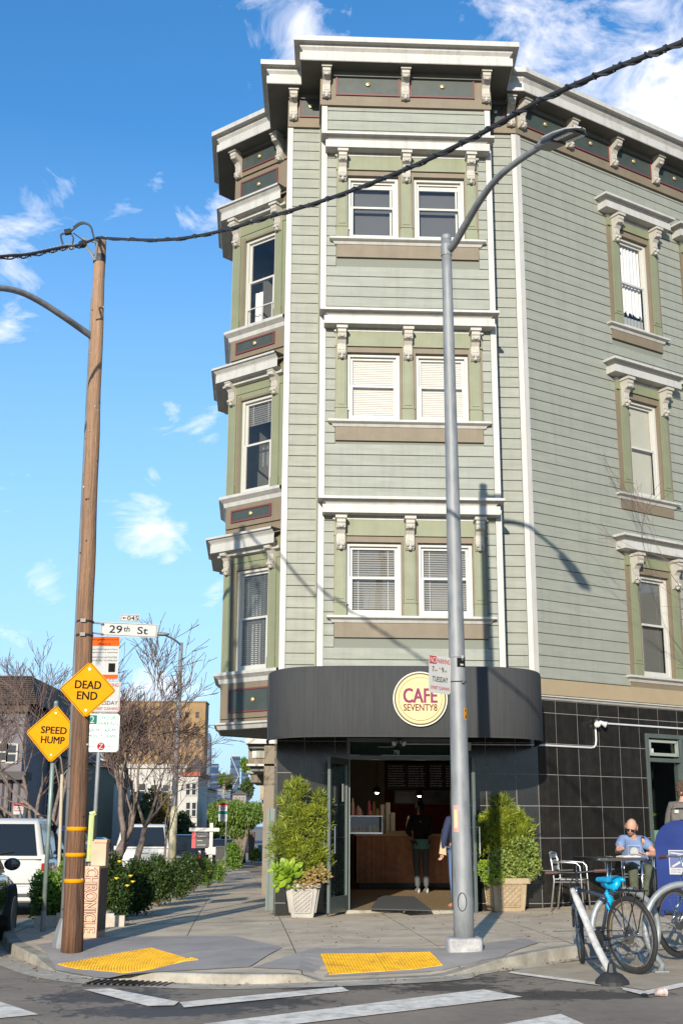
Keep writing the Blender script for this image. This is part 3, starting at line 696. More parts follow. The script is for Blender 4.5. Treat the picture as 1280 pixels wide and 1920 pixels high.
def surround(F, u0, u1, zs, ztop, wins, pil, head_z, apron=.22, sillx=.06, dz=0):
    """casing with pilasters, brackets, hood, sill and apron. wins: list of (a,b,z0,z1)"""
    c = MB(F)
    edges = [u0]+[x for w in wins for x in w[:2]]+[u1]
    for i in range(0, len(edges), 2):
        if edges[i+1]-edges[i] > .01: c.box(edges[i], edges[i+1], -.030, .022, zs, ztop)
    for w in wins: c.box(w[0], w[1], -.030, .022, w[3], ztop)
    for w in wins:       # stepped reveal mouldings round the opening
        c.box(w[0]-.03, w[0]-.001, -.046, -.031, zs, w[3]+.03); c.box(w[1]+.001, w[1]+.03, -.046, -.031, zs, w[3]+.03); c.box(w[0]-.001, w[1]+.001, -.046, -.031, w[3]+.001, w[3]+.03)
    cs = part('window_casing', c, TAUPE, bld)
    f = MB(F); f.box(u0, u1, -.048, .02, ztop+.001, head_z-.302); f.box(u0-.005, u1+.005, -.062, .02, ztop-.015, ztop+.012); part('frieze_board', f, OLIVE, cs)
    for p in pil:
        q = MB(F); q.box(p-.088, p+.088, -.058, -.0305, zs+.215, ztop-.016); q.box(p-.060, p+.060, -.068, -.0585, zs+.26, ztop-.12)
        q.box(p-.098, p+.098, -.072, -.0305, zs+.001, zs+.20); q.box(p-.108, p+.108, -.084, -.0305, zs+.2005, zs+.216); part('pilaster', q, OLIVE, cs, bevel=.003)
        cp('bracket', BR1, cs, F @ T(p, -.048, head_z-.345))
    part('hood_cornice', boxcorn(F, u0+.03, u1-.03, HEADP, head_z), CORN, cs)
    part('sill', boxcorn(F, u0+.0, u1-.0, SILLP, zs), CORN, cs)
    a = MB(F); a.box(u0+.01, u1-.01, -.022, .02, zs-.105-apron, zs-.1055); part('apron', a, TAUPE, cs)
# ---- centre bay
holesB = []; winB = []
for zs, fill in ((10.64, 'empty_sheer'), (7.475, 'cream'), (4.34, 'venetian')):
    u0, u1 = .255, 2.625
    wins = [(.44, 1.29, zs+.0, zs+1.155), (1.545, 2.395, zs, zs+1.155)]
    for w in wins:
        window(FB, w[0], w[1], w[2], w[3], fill); holesB.append((w[0], w[1], w[2], w[3]))
    surround(FB, u0, u1, zs, zs+1.27, wins, (.352, 1.4175, 2.50), zs+1.83)
    winB.append((u0-.0, u1+.0, zs-.32, zs+1.53))
wb = wall_holes(FB, 0, WB, 3.3, 13.75, holesB, name='bay_wall')
planks(FB, wb, .098, WB-.098, 3.33, 13.14, winB)
for u in (0, WB-.095):
    q = MB(FB); q.box(u, u+.095, -.022, .024, 3.3, 13.16); 
    for z in (5.9, 8.75, 11.4): q.box(u-.001, u+.096, -.0235, .02, z, z+.004)
    part('corner_board', q, WHITE, bld)
q = MB(FB); q.box(-.0, .02, .025, .7, 3.3, 13.75); q.box(WB-.02, WB, .025, .7, 3.3, 13.75); q.box(0, WB, .03, .7, 3.28, 3.299); part('bay_side', q, SAGE, bld)
# ---- narrow flanks of the corner wall
UB0 = .605; UB1 = UB0+WB
for a, b in ((0, UB0), (UB1-.02, WW)):
    w_ = wall_holes(FW, a, b, 2.4, 13.75, [], name='flank_wall')
    planks(FW, w_, a+.1 if a == 0 else a, b if a == 0 else b-.09, 3.33, 13.14, [])
    x = a if a == 0 else b-.085
    q = MB(FW); q.box(x, x+(.095 if a == 0 else .085), -.022, .024, 3.3, 13.16)
    for z in (6.3, 9.6): q.box(x-.001, x+.09, -.0235, .02, z, z+.004)
    part('corner_board', q, WHITE, bld)
q = MB(FW); q.box(UB0-.05, UB0-.002, -.018, .02, 3.33, 13.14); part('trim_board', q, OLIVE, bld)
# ---- right wall
holesR = []; winR = []
for zs, ft, fill in ((10.03, 1.82, 'curtain'), (6.86, 1.79, 'shade'), (3.70, 1.76, 'dimblind')):
    for c, ff in ((2.81, fill), (4.80, 'cream')):
        w = (c-.375, c+.375, zs, zs+ft)
        window(FR, *w, ff); holesR.append(w)
        surround(FR, c-.66, c+.66, zs, zs+ft+.14, [w], (c-.50, c+.50), zs+ft+.62, apron=.17)
        winR.append((c-.66, c+.66, zs-.27, zs+ft+.32))
SHOP = (2.40, 4.3, .78, 2.76)
wr = wall_holes(FR, 0, 9, 3.2, 13.75, holesR, name='street_wall')
holes1 = [(a, b, c, d) for a, b, c, d in winR if a < 3]
planks(FR, wr, .085, 4.12, 3.53, 13.14, holes1)
planks(FR, wr, 4.122, 9, 3.53, 13.14, [h for h in winR if h[0] > 3], stuff=True)
q = MB(FR); q.box(0.0, .085, -.022, .024, 3.3, 13.16); part('corner_board', q, WHITE, bld)
# ---- left bay: three facets
q0 = PL0; q1 = PLc; sd = Vector((-.07, .9975, 0)); q2 = q1+sd*1.3; q3 = q2+Vector((.70, .71, 0))*1.34; q4 = q3+sd*1.6
FL2 = frame(q2, math.atan2(-sd.y, -sd.x)); FL3 = frame(q3, math.atan2((q2-q3).y, (q2-q3).x))
LB = (q1-q0).length
holesL = []; 
for zs, ft, fill in ((10.09, 1.77, 'half_open'), (6.92, 1.77, 'blindtop'), (3.78, 1.77, 'blindcurtain')):
    w = (LB-1.05, LB-.30, zs, zs+ft)
    window(FL, *w, fill); holesL.append(w)
    # olive surround
    c = MB(FL); ztop = zs+ft+.13
    c.box(0.02, w[0], -.02, .02, zs, ztop); c.box(w[1], LB-.03, -.02, .02, zs, ztop); c.box(w[0], w[1], -.02, .02, w[3], ztop)
    cs = part('window_casing', c, OLIVE, bld)
    c = MB(FL); c.box(w[0]-.075, w[0]-.001, -.03, -.0205, zs, ztop-.05); c.box(w[1]+.001, w[1]+.03, -.03, -.0205, zs, ztop-.05); c.box(w[0], w[1], -.03, -.0205, w[3]+.001, w[3]+.04); part('casing_moulding', c, TAUPE, cs)
    f = MB(FL); f.box(0, LB-.02, -.035, .02, ztop+.001, ztop+.35); part('frieze_board', f, OLIVE, cs)
    for p in (w[0]-.18, w[1]+.10):
        cp('bracket', BR1, cs, FL @ T(p, -.03, zs+ft+.40))
        q = MB(FL); q.box(p-.08, p+.08, -.045, -.0205, zs+.2, ztop-.02); q.box(p-.09, p+.09, -.06, -.0205, zs, zs+.199); part('pilaster', q, OLIVE, cs)
    # the sides of the bay facing along the street
    q = MB(FL2); q.box(0, 1.3, -.01, .02, zs, zs+1.9) ; part('bay_panel', q, OLIVE, bld)
for F_, L_, nm in ((FL, LB, 'left_bay'),):
    wall_holes(F_, 0, L_, 2.9, 13.75, holesL, y=.023, name='bay_wall', m=TAUPE)
q = MB(FL2); q.box(0, 1.3, 0, .02, 2.9, 13.75); part('bay_wall', q, TAUPE, bld)
q = MB(FL3); q.box(0, 1.34, 0, .02, 2.9, 13.75); part('bay_wall', q, TAUPE, bld)
def bay_ring(prof, z, m, name):  # moulding running round the bay
    p = [q3, q2, q1, q0]
    return part(name, sweep(p, prof, z), m, bld)
HP2 = [(.0, -.36), (.12, -.34), (.13, -.28), (.25, -.27), (.25, -.13), (.235, -.125), (.25, -.10), (.29, -.06), (.295, -.045), (.335, -.04), (.335, -.005), (0, .0)]
for z in (12.60, 9.33, 6.15): bay_ring(HP2, z, CORN, 'bay_cornice')
for zs in (10.09, 6.92, 3.78): bay_ring([(0, -.2), (.03, -.18), (.05, -.11), (.09, -.08), (.13, -.05), (.13, 0), (0, .005)], zs, CORN, 'bay_sill')
bay_ring([(.0, -.10), (.03, -.09), (.06, -.03), (.10, -.01), (.10, .02), (0, .03)], 2.91, CORN, 'bay_skirt')
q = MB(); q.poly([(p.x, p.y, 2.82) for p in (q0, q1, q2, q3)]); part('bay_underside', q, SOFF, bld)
def inset_panel(F, a, b, z0, z1, parent, t=.028, y=-.012, ros=True, base=None):
    p = MB(F); p.box(a, b, y-.004, y+.02, z0, z1); o = part('panel', p, PANEL, parent)
    r = MB(F); r.box(a-t, a, y-.018, y+.02, z0-t, z1+t); r.box(b, b+t, y-.018, y+.02, z0-t, z1+t); r.box(a, b, y-.018, y+.02, z0-t, z0); r.box(a, b, y-.018, y+.02, z1, z1+t); part('panel_moulding', r, MAROON, o if False else parent)
    if ros: cp('rosette', ROSM, parent, F @ T((a+b)/2, y-.006, (z0+z1)/2))
for z0, z1, a, b in ((9.65, 9.83, LB-1.19, LB-.30), (6.46, 6.63, LB-1.19, LB-.30), (3.12, 3.47, LB-1.13, LB-.06), (12.79, 13.11, LB-1.17, LB-.30), (13.39, 13.68, LB-1.17, LB-.30)):
    h = MB(FL); h.box(.01, LB-.01, -.012, .02, z0-.12, z1+.12); pn = part('spandrel', h, TAUPE, bld); inset_panel(FL, a, b, z0, z1, pn, y=-.018)
# ---- entablature under the roof: taupe frieze, dark panels, brackets, rosettes
def frieze(F, a, b, panels, brk, z0=13.15, mould=True, zc=13.755):
    f = MB(F); f.box(a, b, -.032, .02, z0, zc); f.box(a, b, -.05, .02, z0-.035, z0-.0005); fr = part('frieze', f, TAUPE, bld)
    for p0, p1 in panels: inset_panel(F, p0, p1, z0+.19, z0+.56, fr, y=-.04)
    for u in brk: cp('bracket', BR2, fr, F @ T(u, -.033, zc-.047))
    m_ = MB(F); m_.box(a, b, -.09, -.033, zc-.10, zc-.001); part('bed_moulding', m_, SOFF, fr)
frieze(FB, 0, WB, [(.26, 1.30), (1.53, 2.58)], (.07, 1.415, WB-.07))
frieze(FW, 0, UB0, [(.22, UB0-.04)], (.09,))
frieze(FW, UB1, WW, [(UB1+.05, WW-.22)], (WW-.09,))
bR = [.12+1.13*k for k in range(1, 8)]
frieze(FR, 0, 9, [(.22+1.13*k, 1.13*(k+1)) for k in range(7)], [.10]+bR, mould=False)
for u in (.13, LB-.2): cp('bracket', BR2, bld, FL @ T(u, -.02, 13.755-.047))
q = MB(FL); q.box(0, LB, -.08, -.013, 13.69, 13.754); part('bed_moulding', q, SOFF, bld)
q = MB(FB); q.box(-.03, 0, .0, .62, 13.15, 13.75); q.box(WB, WB+.03, 0, .62, 13.15, 13.75); part('frieze_return', q, TAUPE, bld)
ROOFP = [(0, 13.752), (.36, 13.752), (.37, 13.762), (.37, 13.90), (.30, 13.905), (.305, 13.925), (.325, 13.93), (.33, 13.96), (.37, 14.01), (.38, 14.055), (.475, 14.06), (.475, 14.15), (.465, 14.16), (0, 14.165)]
R_end = PW1+Vector((cos(RA), sin(RA), 0))*9
sA = PL0+Vector((-.0635, .998, 0))*7.6
Wb0 = PW0+Vector((cos(FA), sin(FA), 0))*UB0; Wb1 = PW0+Vector((cos(FA), sin(FA), 0))*UB1
rp = [sA, q3, q2, q1, q0, PW0, Wb0, PB0, PB1, Wb1, PW1, R_end]
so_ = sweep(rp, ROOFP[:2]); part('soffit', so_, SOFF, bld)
part('roof_cornice', sweep(rp, ROOFP[1:]), CORN, bld)
q = MB(); back = Vector((3, 28, 0)); q.poly([(p.x, p.y, 14.195) for p in (sA, q3, q2, q1, q0, PW0, Wb0, PB0, PB1, Wb1, PW1, R_end, back)]); part('roof', q, mat('roof_felt', (.12, .12, .12), .9), bld)
# left street wall of the building and rear
q = MB(); sdn = Vector((-.0635, .998, 0))
q.quad(tuple(sA)[:2]+(-.3,), tuple(PW0)[:2]+(-.3,), tuple(PW0)[:2]+(13.75,), tuple(sA)[:2]+(13.75,)); q.quad(tuple(R_end)[:2]+(-.1,), tuple(back)[:2]+(-.1,), tuple(back)[:2]+(14.19,), tuple(R_end)[:2]+(14.19,)); q.quad(tuple(back)[:2]+(3.3,), tuple(sA)[:2]+(3.3,), tuple(sA)[:2]+(14.19,), tuple(back)[:2]+(14.19,))
part('side_wall', q, SAGE, bld)
# ---- tan belt
q = MB(FR); q.box(.02, 9, -.04, .02, 3.265, 3.51); part('belt_band', q, TAN, bld)
q = boxcorn(FR, .02, 9, [(0, -.07), (.03, -.06), (.05, -.03), (.08, -.02), (.08, 0), (0, 0)], 3.249); part('belt_moulding', q, CORN, bld)
# ---- black granite ground floor
TW, TH, TG = .4655, .4755, .010
DO = (1.07, 2.72)   # door opening on the corner wall (u)
def tiles(F, a, b, u0, z0, z1, holes, wall):
    q = MB(F); us = sorted({a, b}); part_ = wall_holes(F, a, b, z0-.3, z1+.02, [h for h in holes], y=-.0045, name=wall, m=GROUT)
    zt = [z0]; 
    zz = .13
    while zz < z1-.02:
        if zz > z0+.03: zt.append(zz)
        zz += TH
    zt.append(z1)
    ut = [a]; u = u0-TW*20
    while u < b-.02:
        if u > a+.02: ut.append(u)
        u += TW
    ut.append(b)
    for i in range(len(ut)-1):
        for j in range(len(zt)-1):
            rects = [(ut[i]+TG/2, ut[i+1]-TG/2, zt[j]+TG/2, zt[j+1]-TG/2)]
            for h in holes:
                nr = []
                for r in rects:
                    if r[0] >= h[1] or r[1] <= h[0] or r[2] >= h[3] or r[3] <= h[2]: nr.append(r); continue
                    if r[0] < h[0]: nr.append((r[0], h[0], r[2], r[3]))
                    if r[1] > h[1]: nr.append((h[1], r[1], r[2], r[3]))
                    A, B = max(r[0], h[0]), min(r[1], h[1])
                    if r[2] < h[2]: nr.append((A, B, r[2], h[2]))
                    if r[3] > h[3]: nr.append((A, B, h[3], r[3]))
                rects = nr
            for r in rects:
                if r[1]-r[0] < .02 or r[3]-r[2] < .02: continue
                m_ = MB(F); e = random.uniform(-.0008, .0008)
                m_.box(r[0], r[1], -.008+e, .003, r[2], r[3]); part('tile', m_, TILE, part_)
    return part_
tiles(FW, -.0, WW, .42, -.12, 3.36, [(DO[0], DO[1], -.5, 2.56)], 'tiled_wall')
tiles(FR, 0, 5.4, .41, -.05, 3.18, [SHOP], 'tiled_wall')
q = MB(FR); q.box(5.4, 9, -.006, .01, -.1, 3.18); part('tiled_wall', q, TILE, bld)
# left return of the granite seen along the street
q = MB(); d_ = Vector((-.0635, .998, 0)); e_ = PW0+d_*3; q.quad((e_.x-.006, e_.y, -.3), (PW0.x-.006, PW0.y, -.3), (PW0.x-.006, PW0.y, 3.2), (e_.x-.006, e_.y, 3.2)); part('tiled_return', q, TILE, bld)
# grey green door frame post at the left edge, seen beside the planter
q = MB(FW); q.box(-.14, -.10, .35, .42, .0, 1.50); q.box(-.10, -.02, .37, .40, .0, 1.50); part('side_door_frame', q, METALG, bld)
# ============================================================ cafe front
FLZ = .03
HEADZ = 2.235
GLASSD = glassmat('door_glass', (.62, .72, .68), 1.6)
# frame round the opening
q = MB(FW); q.box(DO[0], DO[0]+.05, -.03, .12, -.05, 2.56); q.box(DO[1]-.05, DO[1], -.03, .12, -.05, 2.56); q.box(DO[0]+.05, DO[1]-.05, -.03, .12, HEADZ, HEADZ+.06); q.box(DO[0]+.05, DO[1]-.05, -.03, .12, 2.50, 2.56)
dfr = part('door_frame', q, METALG, bld)
q = MB(FW); q.quad((DO[0]+.05, .02, HEADZ+.06), (DO[1]-.05, .02, HEADZ+.06), (DO[1]-.05, .02, 2.50), (DO[0]+.05, .02, 2.50)); part('transom_pane', q, GLASSD, dfr)
q = MB(FW); q.box(DO[0]+.05, DO[1]-.05, .06, .07, HEADZ+.06, 2.50); part('transom_board', q, mat('transom_back', (.045, .05, .042), .6), dfr)
q = text_mb('78', FW @ T(1.835, .012, 2.345), .07); part('house_number', q, mat('number_white', (.5, .58, .5), .5), dfr)
q = MB(FW); q.box(1.55, 1.80, .03, .045, 2.42, 2.445); part('tube_light', q, mat('tube_cream', (.45, .42, .25), .5), dfr)
q = MB(FW); q.box(DO[0]-.03, DO[1]+.03, -.10, .12, -.06, FLZ+.004); part('threshold', q, KERB, bld)
# open door leaves (outer edge towards the street)
def leaf(hx, ex, w, lab):
    """hinge at hx on wall, outer edge at ex (world plan)"""
    d = Vector((ex[0]-hx[0], ex[1]-hx[1], 0)); L = d.length; F = frame(hx, math.atan2(d.y, d.x)); q = MB(F); z0, z1 = -.0, HEADZ+.0
    s = .065; q.box(0, s, -.022, .022, z0+.02, z1); q.box(L-s, L, -.022, .022, z0+.02, z1); q.box(s, L-s, -.022, .022, z0+.02, z0+.25); q.box(s, L-s, -.022, .022, z1-.09, z1)
    lf = part('glass_door', q, METALG, bld, label=lab, bevel=.003)
    g = MB(F); g.quad((s, 0, z0+.25), (L-s, 0, z0+.25), (L-s, 0, z1-.09), (s, 0, z1-.09)); part('pane', g, GLASSD, lf)
    for sg in (-1, 1):
        h = MB(F); y = sg*.085; x = L-s*.5
        h.tube([(x, sg*.022, .86), (x, y, .86), (x, y, 1.24), (x, sg*.022, 1.24)], .012, 6); part('handle', h, STEEL, lf)
    h = MB(F); h.box(L-s*.7, L-s*.3, -.03, .03, .62, .70); h.tube([(L-.02, 0, .05), (L+.03, 0, -.0)], .012, 6); part('lock', h, STEEL, lf)
    h = MB(F); h.box(s+.10, s+.16, -.004, .004, 1.60, 1.86); part('notice', h, SIGNW, lf)
    return lf
leaf((.11, 18.97), (-.165, 18.22), .85, 'left glass door leaf folded open toward the white planter')
leaf((1.76, 19.02), (1.96, 18.25), .85, 'right glass door leaf standing open behind the lamp pole')
# interior (real room)
IN = frame(PW0, FA)
WOODF = mat('cafe_floor_boards', (.34, .24, .13), .5, var=.3, vscale=4, stretch=(6, 1, 1))
X0, X1, D = -.1+.25, 6.6, 10.0
q = MB(IN); q.box(X0, X1, .12, D, -.06, FLZ); part('cafe_floor', q, WOODF, bld)
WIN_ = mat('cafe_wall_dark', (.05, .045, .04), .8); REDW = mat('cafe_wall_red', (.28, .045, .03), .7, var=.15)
q = MB(IN); q.quad((X0, D, 0), (X1, D, 0), (X1, D, 3.1), (X0, D, 3.1)); part('cafe_back_wall', q, REDW, bld)
q = MB(IN); q.quad((X0+.5, .13, 0), (X0+.5, D, 0), (X0+.5, D, 3.1), (X0+.5, .13, 3.1)); part('cafe_side_wall', q, REDW, bld)
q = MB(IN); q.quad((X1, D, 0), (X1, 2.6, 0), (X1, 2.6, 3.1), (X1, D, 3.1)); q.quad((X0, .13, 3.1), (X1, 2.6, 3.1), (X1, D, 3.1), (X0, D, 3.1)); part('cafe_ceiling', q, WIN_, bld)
# door mat
q = MB(); pts = [GP(x, y, FLZ+.0) for x, y in [(694, 1707), (810, 1707), (776, 1681), (712, 1681)]]
q.prism([(p.x, p.y) for p in pts], FLZ+.004+.02, FLZ+.036, 'z'); part('door_mat', q, mat('mat_fibre', (.075, .078, .08), .95, var=.3, vscale=60), label='dark grey mat just inside the open cafe door', cat='mat')
# counter with wooden slats
Yc = 25.2
ctr = empty('service_counter', (1.2, Yc, FLZ), 'slatted brown wooden service counter inside the cafe', 'counter')
FC = frame((.33, Yc), FA, FLZ)
q = MB(FC); q.box(0, 3.4, .03, .75, .12, 1.02); part('counter_body', q, mat('counter_core', (.05, .025, .015), .8), ctr)
q = MB(FC); q.box(.05, 3.35, .06, .7, 0, .119); part('plinth', q, BLACK, ctr)
q = MB(FC); q.box(-.03, 3.43, -.02, .8, 1.021, 1.06); part('counter_top', q, mat('counter_top', (.4, .28, .15), .35), ctr)
sl = MB(); sl.box(-.0165, .0165, 0, .029, .12, 1.02); SLM = mesh(sl, 'slat', mat('walnut_slat', (.40, .17, .07), .5, var=.3, vscale=8, objvar=.18))
for k in range(85): cp('slat', SLM, ctr, FC @ T(.02+k*.04, 0, 0))
# on the counter: cup towers, jars, pastry case
PAPER = mat('paper_cup', (.62, .58, .50), .6)
def on_counter(px, w=.1, d=.3):
    P = AT(px, 1560, Yc+d); return P.x, Yc+d
for i, (px, h, lab) in enumerate([(717, .58, 'leftmost tall stack of white paper cups on the cafe counter'), (727, .62, 'tallest stack of white paper cups in the middle of the counter stacks'), (736, .42, 'shortest stack of white paper cups on the cafe counter')]):
    x, y = on_counter(px); q = MB(T(x, y, FLZ+1.061)); n = int(h/.055); prof = []
    for k in range(n): z = k*h/n; prof += [(.035+.008, z), (.038+.008, z+h/n-.012), (.044+.006, z+h/n-.01), (.044+.006, z+h/n-.002)]
    q.lathe(prof, 10); part('cup_stack', q, PAPER, smooth=False, label=lab, cat='paper cups', group='paper cup stacks on the cafe counter')
x, y = on_counter(686, d=.2); pc = empty('pastry_case', (x, y, FLZ+1.061), 'low glass case crowded with jars and red packets on the counter', 'display case')
q = MB(T(x, y, FLZ+1.061)); q.box(-.33, .33, -.15, .2, 0, .03); q.box(-.33, .33, -.15, .2, .34, .355)
for a in (-.325, .315): 
    for b in (-.145, .185): q.box(a, a+.01, b, b+.01, .031, .339)
part('case_frame', q, STEEL, pc)
q = MB(T(x, y, FLZ+1.061)); q.quad((-.32, -.147, .03), (.32, -.147, .03), (.32, -.147, .34), (-.32, -.147, .34)); part('pane', q, GLASSD, pc)
cols = [(.5, .08, .06), (.12, .16, .5), (.55, .4, .12), (.4, .2, .1), (.6, .55, .45), (.15, .3, .15), (.5, .12, .2)]
for k in range(26):
    c = cols[k % 7]; a = random.uniform(-.3, .3); z = .36 if k > 9 else .031; h = random.uniform(.08, .2 if z < .1 else .34)
    q = MB(T(x+a, y+random.uniform(-.08, .12), FLZ+1.061+z)); q.lathe([(.03, 0), (.032, h*.7), (.018, h*.85), (.018, h)], 8); part('jar', q, mat('packet_%d' % (k % 7), c, .4), pc)
q = MB(T(*on_counter(752), FLZ+1.061)); q.box(-.28, .28, -.2, .0, 0, .06); part('serving_tray', q, mat('tray_wood', (.4, .3, .14), .6), label='pale wooden tray on the cafe counter beside the cup stacks', cat='tray')
x, y = on_counter(766); q = MB(T(x, y+.1, FLZ+1.061)); q.lathe([(.05, 0), (.055, .2), (.03, .28), (.03, .32), (.012, .33), (.012, .36)], 10); part('pump_bottle', q, PAPER, label='white pump bottle on the cafe counter', cat='bottle')
# two pendant lamps that are lit inside the cafe
for px, py, Yl, lab in ((786, 1492, 25.6, 'small lit pendant lamp hanging over the counter behind the woman'), (706, 1486, 24.6, 'small lit pendant lamp over the pastry case')):
    P = AT(px, py, Yl); pl_ = empty('pendant_lamp', P, lab, 'lamp', 'pendant lamps in the cafe'); q = MB(T(*P)); q.lathe([(.09, 0), (.07, .07), (.02, .12), (.008, .14), (.008, 3.1-P.z)], 12); part('lamp_shade', q, BLACK, pl_)
    q = MB(T(*P)); q.ball((0, 0, 0), .035, 8, 6); part('bulb', q, mat('lit_bulb', (1, .9, .7), .5, emit=(1, .85, .6, 18)), pl_)
    ld = bpy.data.lights.new('pendant_light', 'POINT'); ld.energy = 2.2; ld.color = (1, .82, .6); ld.shadow_soft_size = .12; lo = bpy.data.objects.new('pendant_light', ld); COL.objects.link(lo); lo.location = P-Vector((0, .0, .10))
# menu boards on the back wall with lines of lettering (illegible in the photograph: only strokes)
CHALK = mat('chalk_letters', (.8, .8, .75), .8); CHY = mat('chalk_yellow', (.8, .75, .12), .8)
for a, b, ml, lab in ((672, 722, CHY, 'black menu board with yellow lettering behind the counter'), (724, 800, CHALK, 'wide black menu board with white columns behind the counter'), (802, 862, CHALK, 'rightmost black menu board behind the counter')):
    A = AT(a, 1432, 28.6); B = AT(b, 1480, 28.6); r_ = empty('menu_board', ((A.x+B.x)/2, 28.6, B.z), lab, 'menu board', 'menu boards on the cafe back wall')
    q = MB(); q.box(A.x, B.x, 28.55, 28.6, B.z, A.z); part('board', q, BLACK, r_)
    w = B.x-A.x; nc = max(2, int(w/.42))
    for c in range(nc):
        for l_ in range(9):
            z = A.z-.05-l_*(A.z-B.z-.08)/9; x = A.x+.04+c*w/nc; q = MB(); xx = x
            while xx < x+w/nc-.12:
                d = random.uniform(.03, .08); q.box(xx, xx+d*.8, 28.545, 28.5495, z-.02, z); xx += d
            part('menu_line', q, ml, r_)
q = MB(); A = AT(738, 1481, 28.4); B = AT(850, 1509, 28.4); q.box(A.x, B.x, 28.36, 28.4, B.z, A.z); pf = part('framed_picture', q, mat('brass_frame', (.16, .11, .05), .5), label='dark picture in a thin brown frame on the cafe back wall', cat='picture')
q = MB(); q.box(A.x+.04, B.x-.04, 28.35, 28.359, B.z+.04, A.z-.04); part('picture', q, mat('picture_dark', (.02, .022, .02), .3, var=.6, vscale=6, col2=(.1, .11, .1)), pf)
# curved stainless cabinet edge inside the left leaf
q = MB(); pr = []
xw = AT(650, 1600, 19.5).x
for k in range(9): a = k/8*pi/2; pr.append((19.55-.32+.32*sin(a)*1.0, 1.36+.0-.42*(1-cos(a))*0+0))
prof = [(19.35, .02), (19.95, .02), (19.95, 1.42)]
for k in range(1, 9): a = k/8*pi/2; prof.append((19.95-.40*sin(a), 1.02+.40*cos(a)))
prof.append((19.50, .52)); prof.append((19.35, .52))
q.prism([(y, z) for y, z in prof], xw-.02, xw+.03, 'x'); part('display_fridge', q, mat('white_metal', (.55, .56, .56), .3), label='curved white end panel of a display case just inside the left door', cat='display case')

# ============================================================ awning
aw = empty('awning', (1.0, 19.0, 2.45), 'black fabric awning with rounded front over the cafe entrance', 'awning')
CXA, AW, BWD, NS = .94, 2.04, 2.12, 4.6
def acurve(n=72):
    out = []
    for k in range(n+1):
        t = pi*(1-k/n); c, s = cos(t), sin(t)
        out.append((CXA+AW*math.copysign(abs(c)**(2/NS), c), 19.0-BWD*(abs(s)**(2/3.6))))
    return out
ac = acurve(); zt_ = lambda x, y: 3.40
AWM = mat('awning_canvas', (.052, .053, .053), .85, var=.25, vscale=5, stretch=(5, 5, .25), col2=(.041, .042, .042), bump=.08, spec=.2)
q = MB(); n = len(ac); vs = []
for x, y in ac: vs += [(x, y, 2.43), (x, y, 2.455), (x, y-.004, 2.46), (x, y, 3.385), (x, y+.03, 3.41)]
q.add(vs, [(i*5+k, (i+1)*5+k, (i+1)*5+k+1, i*5+k+1) for i in range(n-1) for k in range(4)]); part('awning_front', q, AWM, aw, smooth=True)
q = MB(); vs = []
for x, y in ac: vs += [(x, y+.03, 3.41), (x, min(19.02+.0436*(x+1), max(y+.03, 19.0+.0436*(x+1)*0)), 3.41+.02)]
q.add(vs, [(i*2, (i+1)*2, (i+1)*2+1, i*2+1) for i in range(n-1)]); part('awning_top', q, AWM, aw)
fr_ = MB(); fr_.tube([(x, y+.02, 2.45) for x, y in ac], .014, 6)
for k in (8, 24, 36, 48, 64): x, y = ac[k]; fr_.tube([(x, y+.03, 3.38), (x, 19.0, 3.38)], .012, 5); fr_.tube([(x, y+.03, 2.45), (x, y+.03, 3.38)], .01, 5)
part('awning_frame', fr_, DARKM, aw)
# disc sign
FS = T(1.095, 16.845, 2.945)
sg = empty('cafe_sign', (1.095, 16.84, 2.945), 'round cream sign reading CAFE SEVENTY8 on the front of the black awning', 'sign')
def disc(r, y0, y1, m, name, n=40, M=None):
    q = MB(FS @ Rx(pi/2)); q.lathe([(r, y0), (r, y1)], n); return part(name, q, m, sg)
R0 = .375
CREAM = mat('sign_cream', (.60, .47, .25), .8, spec=.1); BRN = mat('sign_olive_brown', (.12, .09, .035), .7, spec=.2)
disc(R0, -.01, .020, mat('sign_rim', (.55, .53, .46), .6), 'sign_rim'); disc(R0*.955, .0205, .024, BRN, 'sign_ring'); disc(R0*.90, .0245, .027, CREAM, 'sign_face'); disc(R0*.80, .0275, .029, BRN, 'sign_ring'); disc(R0*.782, .0295, .032, CREAM, 'sign_face')
MAUVE = mat('sign_mauve', (.20, .045, .10), .8, spec=.1); MBR = mat('sign_plum', (.12, .035, .045), .8, spec=.1)
part('lettering', text_mb('CAFE', FS @ T(0, -.034, .045), .195, .46, bold=.06), MAUVE, sg)
part('lettering', text_mb('SEVENTY8', FS @ T(0, -.034, -.118), .092, .46, bold=.035), MBR, sg)
# ============================================================ conduits, lights
CND = mat('conduit_paint', (.50, .51, .50), .45)
q = MB(FW); q.tube([(1.98, -.03, 2.475), (2.94, -.03, 2.475), (WW-.02, -.03, 2.475)], .010, 6); q.tube([(2.93, -.03, 2.38), (2.93, -.03, 1.2)], .009, 6); q.box(2.88, 2.98, -.07, -.01, 2.38, 2.50)
cd = part('conduit', q, CND, label='thin white conduit and junction box across the granite beside the door', cat='conduit')
q = MB(FR); q.tube([(0.0, -.03, 2.475), (.3, -.03, 2.475), (1.12, -.03, 2.475), (1.19, -.03, 2.485), (1.235, -.03, 2.52), (1.25, -.03, 2.6), (1.25, -.03, 2.84)], .016, 8); part('conduit', q, CND, label='white conduit bending up to the twin floodlight on the granite wall', cat='conduit')
q = MB(FR); q.tube([(1.33, -.03, 2.875), (4.2, -.03, 2.875)], .016, 8); part('conduit', q, CND, label='long straight white conduit running right from the twin floodlight', cat='conduit')
